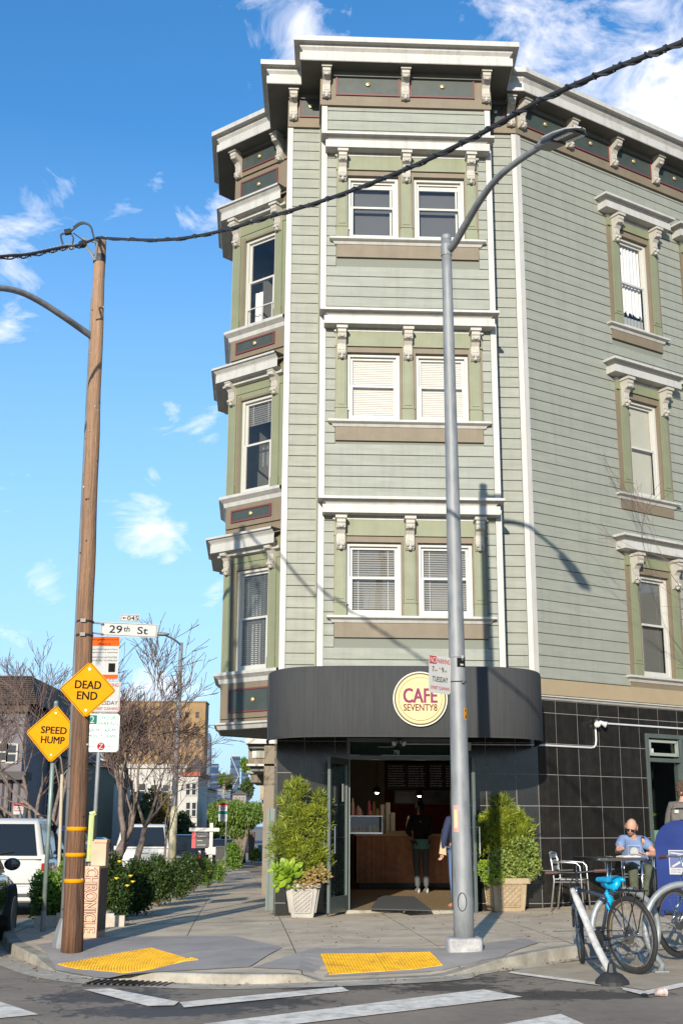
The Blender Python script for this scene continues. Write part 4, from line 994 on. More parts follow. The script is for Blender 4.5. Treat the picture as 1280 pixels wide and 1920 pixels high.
def flood(F, u, z, lab, y=-.03, sc=1):
    r_ = empty('security_light', F @ Vector((u, y, z)), lab, 'light', 'twin head security lights')
    S_ = F @ T(u, y, z) @ Matrix.Scale(sc, 4)
    q = MB(S_ @ Rx(pi/2)); q.lathe([(.055, 0), (.055, .05), (.04, .06)], 12); part('light_base', q, CND if sc >= 1 else DARKM, r_)
    for s in (-1, 1):
        M_ = S_ @ T(s*.07, -.09, -.04) @ Rz(s*.7) @ Rx(radians(115)); q = MB(M_)
        q.lathe([(.02, -.09), (.03, -.05), (.035, 0), (.055, .06), (.052, .065)], 10); q2_ = part('lamp_head', q, CND, r_)
        g = MB(M_); g.lathe([(.045, .0655), (.03, .07)], 10); part('lens', g, mat('lamp_lens', (.6, .6, .55), .1), q2_)
flood(FR, 1.27, 2.90, 'white twin floodlight fixed high on the granite side wall', sc=.95)
flood(FW, 1.86, 2.515, 'small twin floodlight above the cafe door under the awning', y=-.08, sc=.75)
# ============================================================ shop window on the side street
q = MB(FR); a, b, c, d = SHOP; s = .07
q.box(a, a+s, -.03, .14, c, d); q.box(b-s, b, -.03, .14, c, d); q.box(a+s, b-s, -.03, .14, c, c+s); q.box(a+s, b-s, -.03, .14, d-s, d); q.box(a+s, b-s, -.03, .14, 2.30, 2.30+s*.9)
q.box(3.22, 3.29, -.03, .14, c+s, 2.30); q.box(3.22, 3.29, -.03, .14, 2.363, d-s)
sw = part('shop_window', q, METALG, bld, bevel=.004)
q = MB(FR); q.box(a+s+.05, 3.17, -.012, .03, 2.40, 2.45); q.box(a+s+.05, 3.17, -.012, .03, 2.62, 2.66); q.box(a+s+.02, a+s+.06, -.012, .03, 2.40, 2.66); q.box(3.15, 3.19, -.012, .03, 2.40, 2.66); part('transom_frame', q, mat('pale_green_metal', (.25, .28, .24), .4), sw)
for x0, x1, z0, z1 in ((a+s, 3.22, c+s, 2.30), (3.29, b-s, c+s, 2.30), (a+s, 3.22, 2.363, d-s), (3.29, b-s, 2.363, d-s)):
    q = MB(FR); q.quad((x0, .05, z0), (x1, .05, z0), (x1, .05, z1), (x0, .05, z1)); part('pane', q, GLASSD, sw)
q = MB(FR); q.box(a+s+.09, a+s+.16, .03, .032, 2.45, 2.52); part('sticker', q, SIGNW, sw)
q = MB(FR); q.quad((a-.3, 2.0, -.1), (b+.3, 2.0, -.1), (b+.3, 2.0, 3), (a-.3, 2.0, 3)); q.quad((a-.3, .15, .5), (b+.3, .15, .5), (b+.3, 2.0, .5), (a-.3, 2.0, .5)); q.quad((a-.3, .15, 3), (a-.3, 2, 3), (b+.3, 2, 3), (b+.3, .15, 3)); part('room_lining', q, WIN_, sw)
# plant and small green notice in that window are built with the plants
q = MB(FR); q.box(2.50, 2.66, .02, .024, 1.02, 1.20); part('notice', q, mat('notice_green', (.12, .25, .17), .5), sw)
# ============================================================ wooden utility pole with its cable
pb = GS(135, 1786); pt = AT(189, 452, pb.y+.03)
up = empty('utility_pole', pb, 'tall brown wooden utility pole with three yellow bands at the street corner', 'utility pole')
def pole_at(z): t = (z-pb.z)/(pt.z-pb.z); return pb.lerp(pt, t)
q = MB(); N = 30; q.tube([pb.lerp(pt, k/N)+Vector((.004*sin(k*1.3), .004*cos(k*2.1), -.05 if k == 0 else 0)) for k in range(N+1)], [(.111+.01*max(0, 1-k*.35))*(1-k/N)+.069*k/N for k in range(N+1)], 20)
part('pole', q, WOODP, up, smooth=True)
def prad(z): t = (z-pb.z)/(pt.z-pb.z); return .113*(1-t)+.071*t
for py in (1554, 1603, 1652):
    z = AT(140, py, pb.y-.1).z; p = pole_at(z); r = prad(z)+.004; q = MB(T(p.x, p.y, z)); q.lathe([(r, -.021), (r+.002, 0), (r, .021)], 20); part('reflective_band', q, YEL, up, smooth=True)
for py in (1163, 1189):
    z = AT(160, py, pb.y-.1).z; p = pole_at(z); r = prad(z)+.004; q = MB(T(p.x, p.y, z)); q.lathe([(r, -.012), (r+.002, 0), (r, .012)], 20); q.box(-.03, .03, -r-.02, -r, -.02, .02); part('sign_strap', q, DARKM, up)
for k in range(26):      # nail heads, staples and knots
    z = random.uniform(pb.z+.4, pt.z-.3); p = pole_at(z); a = random.uniform(pi*1.05, pi*1.95); r = prad(z); q = MB(T(p.x+r*cos(a), p.y+r*sin(a), z)); q.ball((0, 0, 0), random.uniform(.006, .014), 6, 4); part('nail', q, BLACK if k % 3 else SIGNW, up)
q = MB(T(pt.x, pt.y, pt.z-.25)); q.lathe([(.078, -.05), (.08, 0), (.078, .05)], 16); part('pole_clamp', q, DARKM, up)
q = MB(); B0 = pt+Vector((-.04, -.07, -.30)); B1 = pt+Vector((-.21, -.10, -.02)); B2 = pt+Vector((-.02, -.08, -.06)); q.tube([B0, B1], .016, 6); q.tube([B1, B2], .016, 6); q.tube([B2, B0], .016, 6); part('cable_bracket', q, GALV, up)
# cable: measured from its shadow on the building
CABM = mat('cable_sheath', (.022, .022, .024), .6)
cpts = [pt+Vector((-.02, -.09, 0.0))]
for x, y in [(300, 450), (400, 436.5), (500, 408), (600, 378), (700, 342), (800, 300), (900, 251), (1000, 195), (1100, 149), (1200, 109), (1290, 74), (1500, -20), (1800, -160)]:
    kx = [189, 229, 289, 371, 428, 552, 800, 1072, 1224, 1800]; ky = [12.7, 12.2, 11.5, 10.75, 10.25, 9.37, 7.85, 6.45, 5.95, 4.6]
    j = max(i for i in range(9) if kx[i] <= x); Yq = ky[j]+(ky[j+1]-ky[j])*(x-kx[j])/(kx[j+1]-kx[j])
    cpts.append(AT(x, y, Yq))
cab = empty('overhead_cable', cpts[0], 'thick black twisted overhead cable crossing in front of the building', 'cable')
def catm(P, n=8):
    out = []
    for i in range(len(P)-1):
        a, b, c, d = P[max(i-1, 0)], P[i], P[i+1], P[min(i+2, len(P)-1)]
        for j in range(n):
            t = j/n; out.append(.5*((2*b)+(c-a)*t+(2*a-5*b+4*c-d)*t*t+(-a+3*b-3*c+d)*t**3))
    out.append(P[-1]); return out
cp_ = catm(cpts, 14); q = MB(); q.tube(cp_, .017, 8); part('main_cable', q, CABM, cab, smooth=True)
q = MB(); q.tube([p+Vector((.021*cos(i*.9), 0, .021*sin(i*.9))) for i, p in enumerate(cp_)], .008, 5); part('lashing_wire', q, CABM, cab)
q = MB()
for i in range(3, len(cp_)-2, 5):
    p = cp_[i]; q.box(p.x-.010, p.x+.010, p.y-.004, p.y+.004, p.z-.022, p.z+.024)
part('cable_tie', q, DARKM, cab, kind='stuff')
lp = [pt+Vector((-.02, -.09, 0.0))]
for x, y in [(150, 459), (125, 462), (95, 468), (50, 477), (0, 481), (-150, 500), (-400, 560)]: lp.append(AT(x, y, 12.75-(189-x)*.006))
cab2 = empty('overhead_cable', lp[0], 'black overhead cable running from the utility pole to the left', 'cable')
l2 = catm(lp, 10); q = MB(); q.tube(l2, .016, 7); q.tube([p+Vector((0, 0, -.03-.012*sin(i))) for i, p in enumerate(l2[8:])], .009, 5); part('main_cable', q, CABM, cab2, smooth=True)
q = MB()
for i in range(14, len(l2)-2, 2): p = l2[i]; q.box(p.x-.008, p.x+.008, p.y-.004, p.y+.004, p.z-.04, p.z+.026)
part('cable_tie', q, DARKM, cab2, kind='stuff')
yy = 12.68
q = MB(); q.tube(catm([AT(*c, yy) for c in [(186, 453), (178, 448), (174, 436), (172, 428), (164, 420), (152, 420), (140, 428), (134, 433), (124, 437), (115, 440), (116, 450), (118, 460), (108, 466)]], 6), .011, 6)
q.tube(catm([AT(*c, yy) for c in [(174, 436), (170, 424), (160, 418), (150, 418), (138, 426)]], 6), .011, 6); q.tube(catm([AT(*c, yy) for c in [(134, 438), (138, 447), (136, 458)]], 4), .009, 6); q.tube([AT(138, 437, yy), AT(150, 446, yy), AT(162, 454, yy)], .007, 5)
part('splice_loop', q, CABM, cab2, smooth=True)
q = MB(); A = AT(122, 436, yy); B = AT(134, 434, yy); q.tube([A, B], .038, 8); part('splice_box', q, DARKM, cab2)
q = MB(); A = AT(155, 458, yy); q.ball(A, .045, 8, 6, (1.2, 1, 1)); part('cable_clamp', q, DARKM, cab2)
# ============================================================ signs on the pole
def diamond(c, side, rz, lab, lines, r_parent=None, tilt=0):
    """warning sign: centre c, facing -y turned by rz"""
    F = T(*c) @ Rz(rz) @ Ry(tilt); h = side/sqrt(2)
    r_ = empty('warning_sign', c, lab, 'road sign', 'yellow diamond warning signs')
    def dia(s, y0, y1, m, nm, rad=.04):
        q = MB(F); pts = []
        for k in range(4):
            a0 = pi/2*k; cx, cz = (s-rad*1.41)*cos(a0), (s-rad*1.41)*sin(a0)
            for j in range(5): a = a0-pi/4+pi/2*j/4; pts.append((cx+rad*cos(a), cz+rad*sin(a)))
        q.prism(pts, y0, y1, 'y'); return part(nm, q, m, r_)
    dia(h, -.002, .002, YEL, 'sign_plate'); 
    # border line as a thin frame
    q = MB(F)
    for s1, s2 in ((h*.955, h*.93),):
        for k in range(4):
            a0, a1 = pi/2*k, pi/2*(k+1); P = [(s1*cos(a0), s1*sin(a0)), (s1*cos(a1), s1*sin(a1)), (s2*cos(a1), s2*sin(a1)), (s2*cos(a0), s2*sin(a0))]
            q.quad(*[(x, -.0035, z) for x, z in P])
    part('border', q, SIGNB, r_)
    for tx, dz, hh, ww in lines: part('lettering', text_mb(tx, F @ T(0, -.0035, dz), hh, ww, bold=.055), SIGNB, r_)
    for s in (1, -1): q = MB(F @ T(0, -.003, s*h*.72) @ Rx(pi/2)); q.lathe([(.012, 0), (.012, .006)], 8); part('bolt', q, STEEL, r_)
    return r_
pc_ = pole_at(AT(165, 1293, pb.y-.12).z); 
diamond(AT(165, 1293, pb.y-.135), .455, radians(3), 'yellow diamond DEAD END sign on the wooden utility pole', [('DEAD', .055, .088, .29), ('END', -.068, .088, .225)], tilt=radians(2))
# metal post with SPEED HUMP
sp0 = GS(82, 1726); sp0.y = 16.7; sp0 = Vector((AT(82, 1720, 16.6).x, 16.6, gz(-3.9, 16.6))); st = AT(106, 1318, 16.65)
sp = empty('sign_post', sp0, 'thin green galvanised post carrying the SPEED HUMP sign', 'post'); q = MB(); q.tube([sp0, st], .030, 10); q.ball(st, .035, 8, 5); part('post', q, mat('green_galv', (.20, .25, .22), .5, metal=.3, var=.3, vscale=6), sp, smooth=True)
q = MB(T(*sp0)); q.lathe([(.035, 0), (.035, .25), (.028, .26)], 10); part('post_sleeve', q, GALV, sp)
diamond(AT(101, 1376, 16.56), .545, radians(-4), 'yellow diamond SPEED HUMP sign half hidden behind the wooden pole', [('SPEED', .048, .092, .35), ('HUMP', -.082, .092, .32)], tilt=radians(3))
# street name plates
def plate(c, w, h, rz, lab, nm, ry=0, m=SIGNW, border=SIGNB, cat='street sign', edge=.008, par=None):
    F = T(*c) @ Rz(rz) @ Ry(ry); r_ = empty(nm, c, lab, cat) if par is None else par
    def rr(w, h, r, y0, y1, mm, n_):
        pts = []
        for cx, cz, a0 in ((w/2-r, -h/2+r, -pi/2), (w/2-r, h/2-r, 0), (-w/2+r, h/2-r, pi/2), (-w/2+r, -h/2+r, pi)):
            for j in range(4): a = a0+pi/2*j/3; pts.append((cx+r*cos(a), cz+r*sin(a)))
        q = MB(F); q.prism(pts, y0, y1, 'y'); return part(n_, q, mm, r_)
    rr(w, h, min(w, h)*.09, -.002, .002, m, 'sign_plate')
    if border:
        e = edge; q = MB(F)
        for a0, b0, a1, b1 in ((-w/2+e, -h/2+e, w/2-e, -h/2+e*1.5), (-w/2+e, h/2-e*1.5, w/2-e, h/2-e), (-w/2+e, -h/2+e*1.5, -w/2+e*1.5, h/2-e*1.5), (w/2-e*1.5, -h/2+e*1.5, w/2-e, h/2-e*1.5)): q.box(a0, a1, -.0035, -.0022, b0, b1)
        part('border', q, border, r_)
    return r_, F
yS = pb.y
c = AT(242, 1181, yS); r_, F = plate(c, .672, .158, radians(-6), 'white 29th St street name plate fixed to the wooden pole', 'street_name_sign', ry=radians(3.2))
part('lettering', text_mb('29', F @ T(-.155, -.0035, .0), .088, .15, bold=.015), SIGNB, r_); part('lettering', text_mb('th', F @ T(-.025, -.0035, .010), .062, .07, bold=.01), SIGNB, r_); part('lettering', text_mb('St', F @ T(.165, -.0035, -.002), .082, .125, bold=.015), SIGNB, r_)
for dz in (.07, -.05): q = MB(); q.tube([c+Vector((-.30, 0, dz)), c+Vector((-.43, .05, dz+.02))], .012, 6); part('sign_arm', q, GALV, r_)
c = AT(244, 1159, yS); r_, F = plate(c, .228, .088, radians(-6), 'small white block number plate with an arrow and 045 above the street name', 'block_number_sign', ry=radians(2))
part('lettering', text_mb('045', F @ T(.035, -.0035, 0), .05, .13, bold=.01), SIGNB, r_)
q = MB(F); q.add([(-.09, -.0035, 0), (-.07, -.0035, -.014), (-.07, -.0035, .014)], [(0, 1, 2)]); q.box(-.07, -.045, -.0035, -.0025, -.005, .005); part('arrow', q, SIGNB, r_)
# back post with parking signs
YQ = 16.2
bp0 = Vector((AT(167, 1735, YQ).x, YQ, gz(-3, YQ))); bt = AT(199, 1195, YQ)
bpst = empty('sign_post', bp0, 'galvanised post with parking signs standing behind the newspaper box', 'post'); q = MB(); q.tube([bp0+Vector((0, .035, 0)), Vector((bt.x-.02, YQ+.035, bt.z))], .028, 8); part('post', q, GALV, bpst, smooth=True)
pB = lambda px, py: AT(px, py, 14.86)
def sgn(px0, py0, px1, py1, nm, lab, m=SIGNW, border=None, yv=16.2, rz=0, cat='road sign'):
    A = AT(px0, py0, yv); B = AT(px1, py1, yv); c = (A+B)/2; return plate(c, abs(B.x-A.x), abs(A.z-B.z), rz, lab, nm, m=m, border=border, cat=cat)+(abs(B.x-A.x), abs(A.z-B.z))
r_, F, w, h = sgn(168, 1194, 221, 1273, 'neighbourhood_watch_sign', 'orange and white Neighborhood Watch sign behind the street name plate')
q = MB(F); q.box(-w/2, w/2, -.004, -.002, h*.28, h/2); q.box(-w/2, w/2, -.004, -.002, -h/2, -h*.40); part('orange_field', q, ORANGE, r_)
part('lettering', text_mb('Neighborhood', F @ T(0, -.0055, h*.43), .03, w*.92), SIGNB, r_); part('lettering', text_mb('Watch', F @ T(.0, -.0055, h*.33), .032, w*.45), SIGNB, r_)
for i, t in enumerate(['Active SAFE Program in Force', 'neighbors are watching', 'SUSPICIOUS ACTIVITIES', 'REPORTED TO POLICE']): part('lettering', text_mb(t, F @ T(0, -.0035, h*(.20-.075*i-(.04 if i > 1 else 0))), .020, w*.9), SIGNB, r_)
q = MB(F); q.box(w*.18, w*.40, -.004, -.002, -h*.34, -h*.13); part('dark_panel', q, SIGNB, r_)
r_, F, w, h = sgn(176, 1276, 224, 1336, 'street_cleaning_sign', 'white and red street cleaning sign partly hidden by the DEAD END sign', border=SIGNR)
part('lettering', text_mb('NO PARKING', F @ T(0, -.0045, h*.36), .05, w*.86), SIGNR, r_); part('lettering', text_mb('TUESDAY', F @ T(0, -.0045, -h*.20), .05, w*.86), SIGNB, r_); part('lettering', text_mb('STREET CLEANING', F @ T(0, -.0045, -h*.38), .035, w*.9), SIGNR, r_)
r_, F, w, h = sgn(163, 1338, 222, 1410, 'parking_sign', 'pale green two hour parking sign with a red Z below the DEAD END sign', m=mat('sign_pale_green', (.50, .58, .52), .4), border=SIGNG)
q = MB(F); q.box(-w*.46, -w*.18, -.004, -.0022, h*.22, h*.46); part('green_field', q, SIGNG, r_)
part('lettering', text_mb('2', F @ T(-w*.32, -.0055, h*.34), .09, bold=.02), SIGNW, r_)
for t, x, z, hh, ww in [('HOUR', .18, .39, .05, .42), ('PARKING', .16, .24, .05, .58), ('8A.M.', -.24, .06, .045, .36), ('6P.M.', .25, .06, .055, .36), ('MON', -.28, -.09, .045, .26), ('THRU', -.02, -.07, .02, .14), ('FRI', .27, -.09, .045, .22), ('EXCEPT VEHICLES WITH', 0, -.22, .018, .85), ('AREA', -.3, -.36, .02, .2), ('PERMITS', .3, -.36, .02, .3)]:
    part('lettering', text_mb(t, F @ T(w*x, -.0035, h*z), hh, w*ww), SIGNG, r_)
q = MB(F); q.box(-w/2, w/2, -.0035, -.0022, -h*.165, -h*.155); part('rule', q, SIGNG, r_)
q = MB(F @ T(-w*.02, -.003, -h*.355) @ Rx(pi/2)); q.lathe([(.052, 0), (.052, .002)], 20); part('red_disc', q, SIGNR, r_); part('lettering', text_mb('Z', F @ T(-w*.02, -.0065, -h*.355), .065, bold=.02), SIGNW, r_)
# yellow green wrap on the post
q = MB(); A = AT(173, 1528, YQ-.05); B = AT(168, 1615, YQ-.05); q.tube([A, B], .04, 7); q.tube([A+Vector((-.02, 0, 0)), A+Vector((.05, 0, .03))], [.045, .03], 6); part('post_wrap', q, mat('faded_yellow_wrap', (.50, .55, .08), .6, var=.6, vscale=25, col2=(.35, .38, .30)), bpst)
# ============================================================ newspaper box
cA = GS(155, 1752); cB = GS(181, 1755); cC = GS(188, 1750)
NBM = mat('peach_paint', (.56, .32, .20), .5, var=.12, vscale=5)
nb = empty('newspaper_box', cB, 'peach coloured CHRONICLE newspaper vending box behind the wooden pole', 'newspaper box')
d = Vector((1, .02, 0)).normalized(); YN = 15.4; FN = frame((AT(153, 1750, YN).x, YN), radians(-3), SZ(-3.1, YN))
wN = AT(182, 1700, YN).x-AT(153, 1700, YN).x; zf = AT(160, 1624, YN).z-SZ(-3.1, YN); zb = AT(160, 1577, YN+.26).z-SZ(-3.1, YN)
q = MB(FN); q.prism([(0, .0), (0, zf), (.26, zf+.0), (.26, zb), (.42, zb), (.42, 0)][::-1], 0, wN, 'x'); part('box_body', q, NBM, nb, bevel=.006)
q = MB(FN); q.box(wN*.16, wN+.01, .24, .43, zb-.02, zb+.02); part('box_lid', q, NBM, nb, bevel=.004)
q = MB(FN); q.box(0.006, wN-.006, -.004, .0, .015, .10); part('kick_plate', q, NBM, nb)
q = MB(FN); q.box(wN, wN+.006, .03, .40, .08, zf-.03); part('side_panel', q, mat('brown_side_panel', (.11, .075, .06), .6, var=.3), nb)
q = MB(FN); q.box(wN*.35, wN*.65, -.025, -.002, zf-.03+.0, zf-.01); part('handle', q, STEEL, nb)
tb = text_mb('CHRONICLE', T(0, 0, 0), .145, .74, bold=.10); t2 = text_mb('CHRONICLE', T(0, -.003, 0), .145, .74, bold=.0)
MR = FN @ T(wN*.47, -.004, (zf-.10)/2+.07) @ Ry(pi/2)
tb.v = [MR @ v for v in tb.v]; t2.v = [MR @ v for v in t2.v]
part('lettering', tb, mat('letter_brown', (.09, .04, .03), .5), nb, label='outlined dark letters reading CHRONICLE down the front'); part('lettering', t2, NBM, nb)
# ============================================================ left street lamp behind the wooden pole
l0 = Vector((AT(127, 1750, 14.3).x, 14.3, SZ(-3.15, 14.3)))
lt = AT(178, 560, 14.3)
sl_ = empty('street_lamp', l0, 'galvanised street lamp standing just behind the wooden utility pole', 'street lamp', 'street lamps')
q = MB(); q.tube([l0, lt], [.085, .05], 14); part('lamp_pole', q, GALV, sl_, smooth=True)
q = MB(T(*l0)); q.lathe([(.17, 0), (.17, .05), (.15, .15), (.10, .30), (.09, .32)], 12); part('lamp_base', q, GALV, sl_, bevel=.01)
q = MB(); q.tube(catm([AT(177, 634, 14.3), AT(150, 615, 14.1), AT(120, 594, 13.8), AT(80, 568, 13.5), AT(40, 548, 13.2), AT(0, 540, 12.9), AT(-60, 540, 12.5)], 5), [.045-.00035*k for k in range(31)], 10); part('lamp_arm', q, GALV, sl_, smooth=True)
# ============================================================ main street lamp
p0 = GS(870, 1782); ptp = AT(836, 447, p0.y+.04)
sl2 = empty('street_lamp', p0, 'tall galvanised street lamp in front of the cafe door', 'street lamp', 'street lamps')
N = 16; q = MB(); q.tube([p0.lerp(ptp, k/N) for k in range(N+1)], [.107*(1-k/N)+.056*k/N for k in range(N+1)], 24); part('lamp_pole', q, GALV, sl2, smooth=True)
q = MB(T(p0.x, p0.y, p0.z)); q.prism([(.19*cos(a)*1.0/max(abs(cos(a)), abs(sin(a)))**.6, .19*sin(a)/max(abs(cos(a)), abs(sin(a)))**.6) for a in [2*pi*k/24 for k in range(24)]], -.03, .13, 'z'); part('lamp_base', q, mat('footing_concrete', (.36, .35, .34), .85, var=.35, vscale=8, bump=.5), sl2, bevel=.03)
q = MB(T(*ptp)); q.lathe([(.06, -.02), (.062, .02), (.05, .04)], 14); part('pole_cap', q, GALV, sl2)
arm = catm([ptp+Vector((.0, 0, -.14)), AT(848, 462, p0.y-.05), AT(870, 425, p0.y-.35), AT(898, 378, p0.y-.75), AT(930, 336, p0.y-1.15), AT(968, 304, p0.y-1.5), AT(1012, 275, p0.y-1.85), AT(1020, 270, p0.y-1.92)], 6)
q = MB(); q.tube(arm, [.047-.0004*k for k in range(len(arm))], 12); part('lamp_arm', q, GALV, sl2, smooth=True)
q = MB(); q.tube([ptp+Vector((.0, 0, -.2)), ptp+Vector((.07, 0, -.14))], .03, 8); q.tube([ptp+Vector((-.0, 0, -.23)), ptp+Vector((0, 0, -.09))], .066, 14); part('arm_clamp', q, GALV, sl2)
A = AT(1012, 274, p0.y-1.85); B = AT(1090, 240, p0.y-2.6); dv = (B-A); L = dv.length; Z = dv.normalized(); Xs = Z.cross(Vector((0, 0, 1))).normalized(); Yn = Xs.cross(Z)
MH = Matrix(((Z.x, Xs.x, Yn.x, A.x), (Z.y, Xs.y, Yn.y, A.y), (Z.z, Xs.z, Yn.z, A.z), (0, 0, 0, 1)))
q = MB(MH); prs = [(0, .045, .04), (.15, .075, .055), (.3, .13, .055), (.6, .145, .04), (.85, .12, .03), (.97, .06, .018), (1, .01, .01)]; vs = []; n = 12
for t, w, h in prs:
    for k in range(n): a = 2*pi*k/n; vs.append((t*L, w*cos(a), (h*sin(a) if sin(a) > 0 else h*.45*sin(a))))
q.add(vs, [(i*n+k, i*n+(k+1) % n, (i+1)*n+(k+1) % n, (i+1)*n+k) for i in range(len(prs)-1) for k in range(n)]); lh = part('lamp_head', q, mat('lamp_grey', (.36, .37, .38), .45), sl2, smooth=True)
q = MB(MH); q.box(L*.50, L*.93, -.10, .10, -.035, -.02); part('led_tray', q, BLACK, lh)
for r in (-.065, .065):
    for k in range(7): q = MB(MH); x = L*(.53+.057*k); q.box(x, x+.028, r-.02, r+.02, -.045, -.0352); part('led_lens', q, mat('led_lens', (.8, .8, .78), .2), lh)
q = MB(MH); q.box(L*.05, L*.46, -.09, .09, -.05, -.02); part('driver_box', q, mat('lamp_dark_grey', (.12, .12, .12), .5), lh)
# sign on this lamp
c = AT(824, 1265, p0.y-.12)
F = T(*c) @ Rz(radians(-38)) @ Ry(radians(-3)); 
r_, F = plate(c, .30, .40, radians(36), 'white and red NO PARKING sign on the galvanised lamp pole', 'no_parking_sign', ry=radians(1.5), border=None, cat='road sign')
w, h = .30, .40
q = MB(F); q.box(-w*.49, -w*.17, -.004, -.0022, h*.27, h*.48); part('red_field', q, SIGNR, r_); part('lettering', text_mb('NO', F @ T(-w*.33, -.0055, h*.375), .062, w*.27, bold=.02), SIGNW, r_)
for t, x, z, hh, ww, m_ in [('PARKING', .16, .36, .05, .60, SIGNR), ('7', -.32, .13, .055, .09, SIGNB), ('AM', -.2, .10, .02, .12, SIGNR), ('TO', -.02, .16, .016, .08, SIGNR), ('9', .12, .13, .055, .10, SIGNB), ('AM', .25, .10, .02, .12, SIGNR), ('TUESDAY', 0, -.13, .055, .72, SIGNB), ('STREET CLEANING', 0, -.36, .032, .88, SIGNR)]:
    part('lettering', text_mb(t, F @ T(w*x, -.0035, h*z), hh, w*ww, bold=.012), m_, r_)
def onpole(py): z = AT(850, py, p0.y).z; t = (z-p0.z)/(ptp.z-p0.z); p = p0.lerp(ptp, t); return p, .107*(1-t)+.056*t
def arc_patch(py0, py1, a0, a1, m, nm, dr=.002, par=sl2):
    pa, ra = onpole(py0); pb_, rb = onpole(py1); n = 6; vs = []
    for i in range(n+1):
        a = a0+(a1-a0)*i/n; vs += [(pb_.x+(rb+dr)*sin(a), pb_.y-(rb+dr)*cos(a), pb_.z), (pa.x+(ra+dr)*sin(a), pa.y-(ra+dr)*cos(a), pa.z)]
    q = MB(); q.add(vs, [(2*i, 2*i+2, 2*i+3, 2*i+1) for i in range(n)]); return part(nm, q, m, par)
arc_patch(1235, 1252, -.1, 1.1, SIGNB, 'black_tape'); arc_patch(1236.5, 1239, .5, .75, SIGNW, 'tape_number', .003); arc_patch(1246, 1249, .3, .75, SIGNW, 'tape_number', .003)
arc_patch(1510, 1560, -1.0, -.35, mat('sticker_pink', (.5, .25, .22), .5), 'sticker'); arc_patch(1518, 1552, -.85, -.5, mat('sticker_cream', (.6, .5, .25), .5), 'sticker', .003)
arc_patch(1328, 1338, .62, 1.15, YEL, 'number_tag'); arc_patch(1339, 1350, .62, 1.15, YEL, 'number_tag'); arc_patch(1330, 1336, .75, .9, SIGNB, 'tag_digit', .004); arc_patch(1341, 1348, .75, .95, SIGNB, 'tag_digit', .004)
for py in (1233, 1279):
    p, r = onpole(py); q = MB(T(*p)); q.lathe([(r+.002, -.006), (r+.006, 0), (r+.002, .006)], 20); q.box(r*.4, r*.7, -r-.02, -r*.6, -.02, .012); part('sign_strap', q, DARKM if py > 1250 else GALV, sl2)
p, r = onpole(1690); q = MB(T(p.x, p.y, p.z)); q.tube([(-.02+.045*sin(2*pi*k/16), -r-.001, .09*cos(2*pi*k/16)) for k in range(17)], .004, 4); part('hand_hole', q, DARKM, sl2)
# ============================================================ foliage helpers
def leaf_mb(pts, length, width, up=0.0, spread=1.0, fold=.0, jitter=.4, dirs=None, shape=4):
    """one small pointed blade at each point"""
    mb = MB(); V = mb.v; Fc = mb.f; MI = mb.mi
    for i, p in enumerate(pts):
        if dirs: d = dirs[i].copy()
        else: d = Vector((random.gauss(0, 1), random.gauss(0, 1), random.gauss(0, 1)*spread+up))
        if d.length < .01: d = Vector((0, 0, 1))
        d.normalize(); s = d.cross(Vector((random.gauss(0, 1), random.gauss(0, 1), random.gauss(0, 1))))
        if s.length < .01: s = Vector((1, 0, 0))
        s.normalize(); L = length*random.uniform(1-jitter, 1+jitter); w = width*random.uniform(.7, 1.3); b = len(V)
        n = d.cross(s); V += [p, p+d*L*.45+s*w+n*fold*L, p+d*L, p+d*L*.45-s*w+n*fold*L]; Fc.append([b, b+1, b+2, b+3]); MI.append(0)
    return mb
def leafmat(name, c1, c2, rough=.5, trans=.25):
    if name in MATS: return MATS[name]
    M = bpy.data.materials.new(name); M.use_nodes = True; n = M.node_tree.nodes; l = M.node_tree.links; b = n['Principled BSDF']
    g = n.new('ShaderNodeNewGeometry'); t = n.new('ShaderNodeTexNoise'); t.inputs['Scale'].default_value = 5; t.inputs['Detail'].default_value = 5; l.new(g.outputs['Position'], t.inputs[0])
    r = n.new('ShaderNodeMapRange'); r.inputs[1].default_value = .35; r.inputs[2].default_value = .65; l.new(t.outputs[0], r.inputs[0])
    ad = n.new('ShaderNodeMath'); ad.operation = 'MULTIPLY_ADD'; ad.inputs[1].default_value = .5; l.new(g.outputs['Random Per Island'], ad.inputs[0]); mm = n.new('ShaderNodeMath'); mm.operation = 'MULTIPLY'; mm.inputs[1].default_value = .6; l.new(r.outputs[0], mm.inputs[0]); l.new(mm.outputs[0], ad.inputs[2])
    mx = n.new('ShaderNodeMix'); mx.data_type = 'RGBA'; mx.inputs[6].default_value = tuple(c1)+(1,); mx.inputs[7].default_value = tuple(c2)+(1,); l.new(ad.outputs[0], mx.inputs[0])
    l.new(mx.outputs[2], b.inputs['Base Color']); b.inputs['Roughness'].default_value = rough
    tr = n.new('ShaderNodeBsdfTranslucent'); l.new(mx.outputs[2], tr.inputs[0]); ms = n.new('ShaderNodeMixShader'); ms.inputs[0].default_value = trans; o = n['Material Output']
    l.new(b.outputs[0], ms.inputs[1]); l.new(tr.outputs[0], ms.inputs[2]); l.new(ms.outputs[0], o.inputs[0]); MATS[name] = M; return M
GRN1 = leafmat('podocarpus_leaf', (.045, .085, .008), (.33, .37, .03)); GRN2 = leafmat('hedge_leaf', (.012, .032, .006), (.065, .11, .015)); GRN3 = leafmat('jade_leaf', (.09, .15, .02), (.34, .40, .09)); LIME = leafmat('lime_leaf', (.10, .20, .008), (.30, .40, .03))
YFL = mat('yellow_petals', (.75, .55, .02), .6)
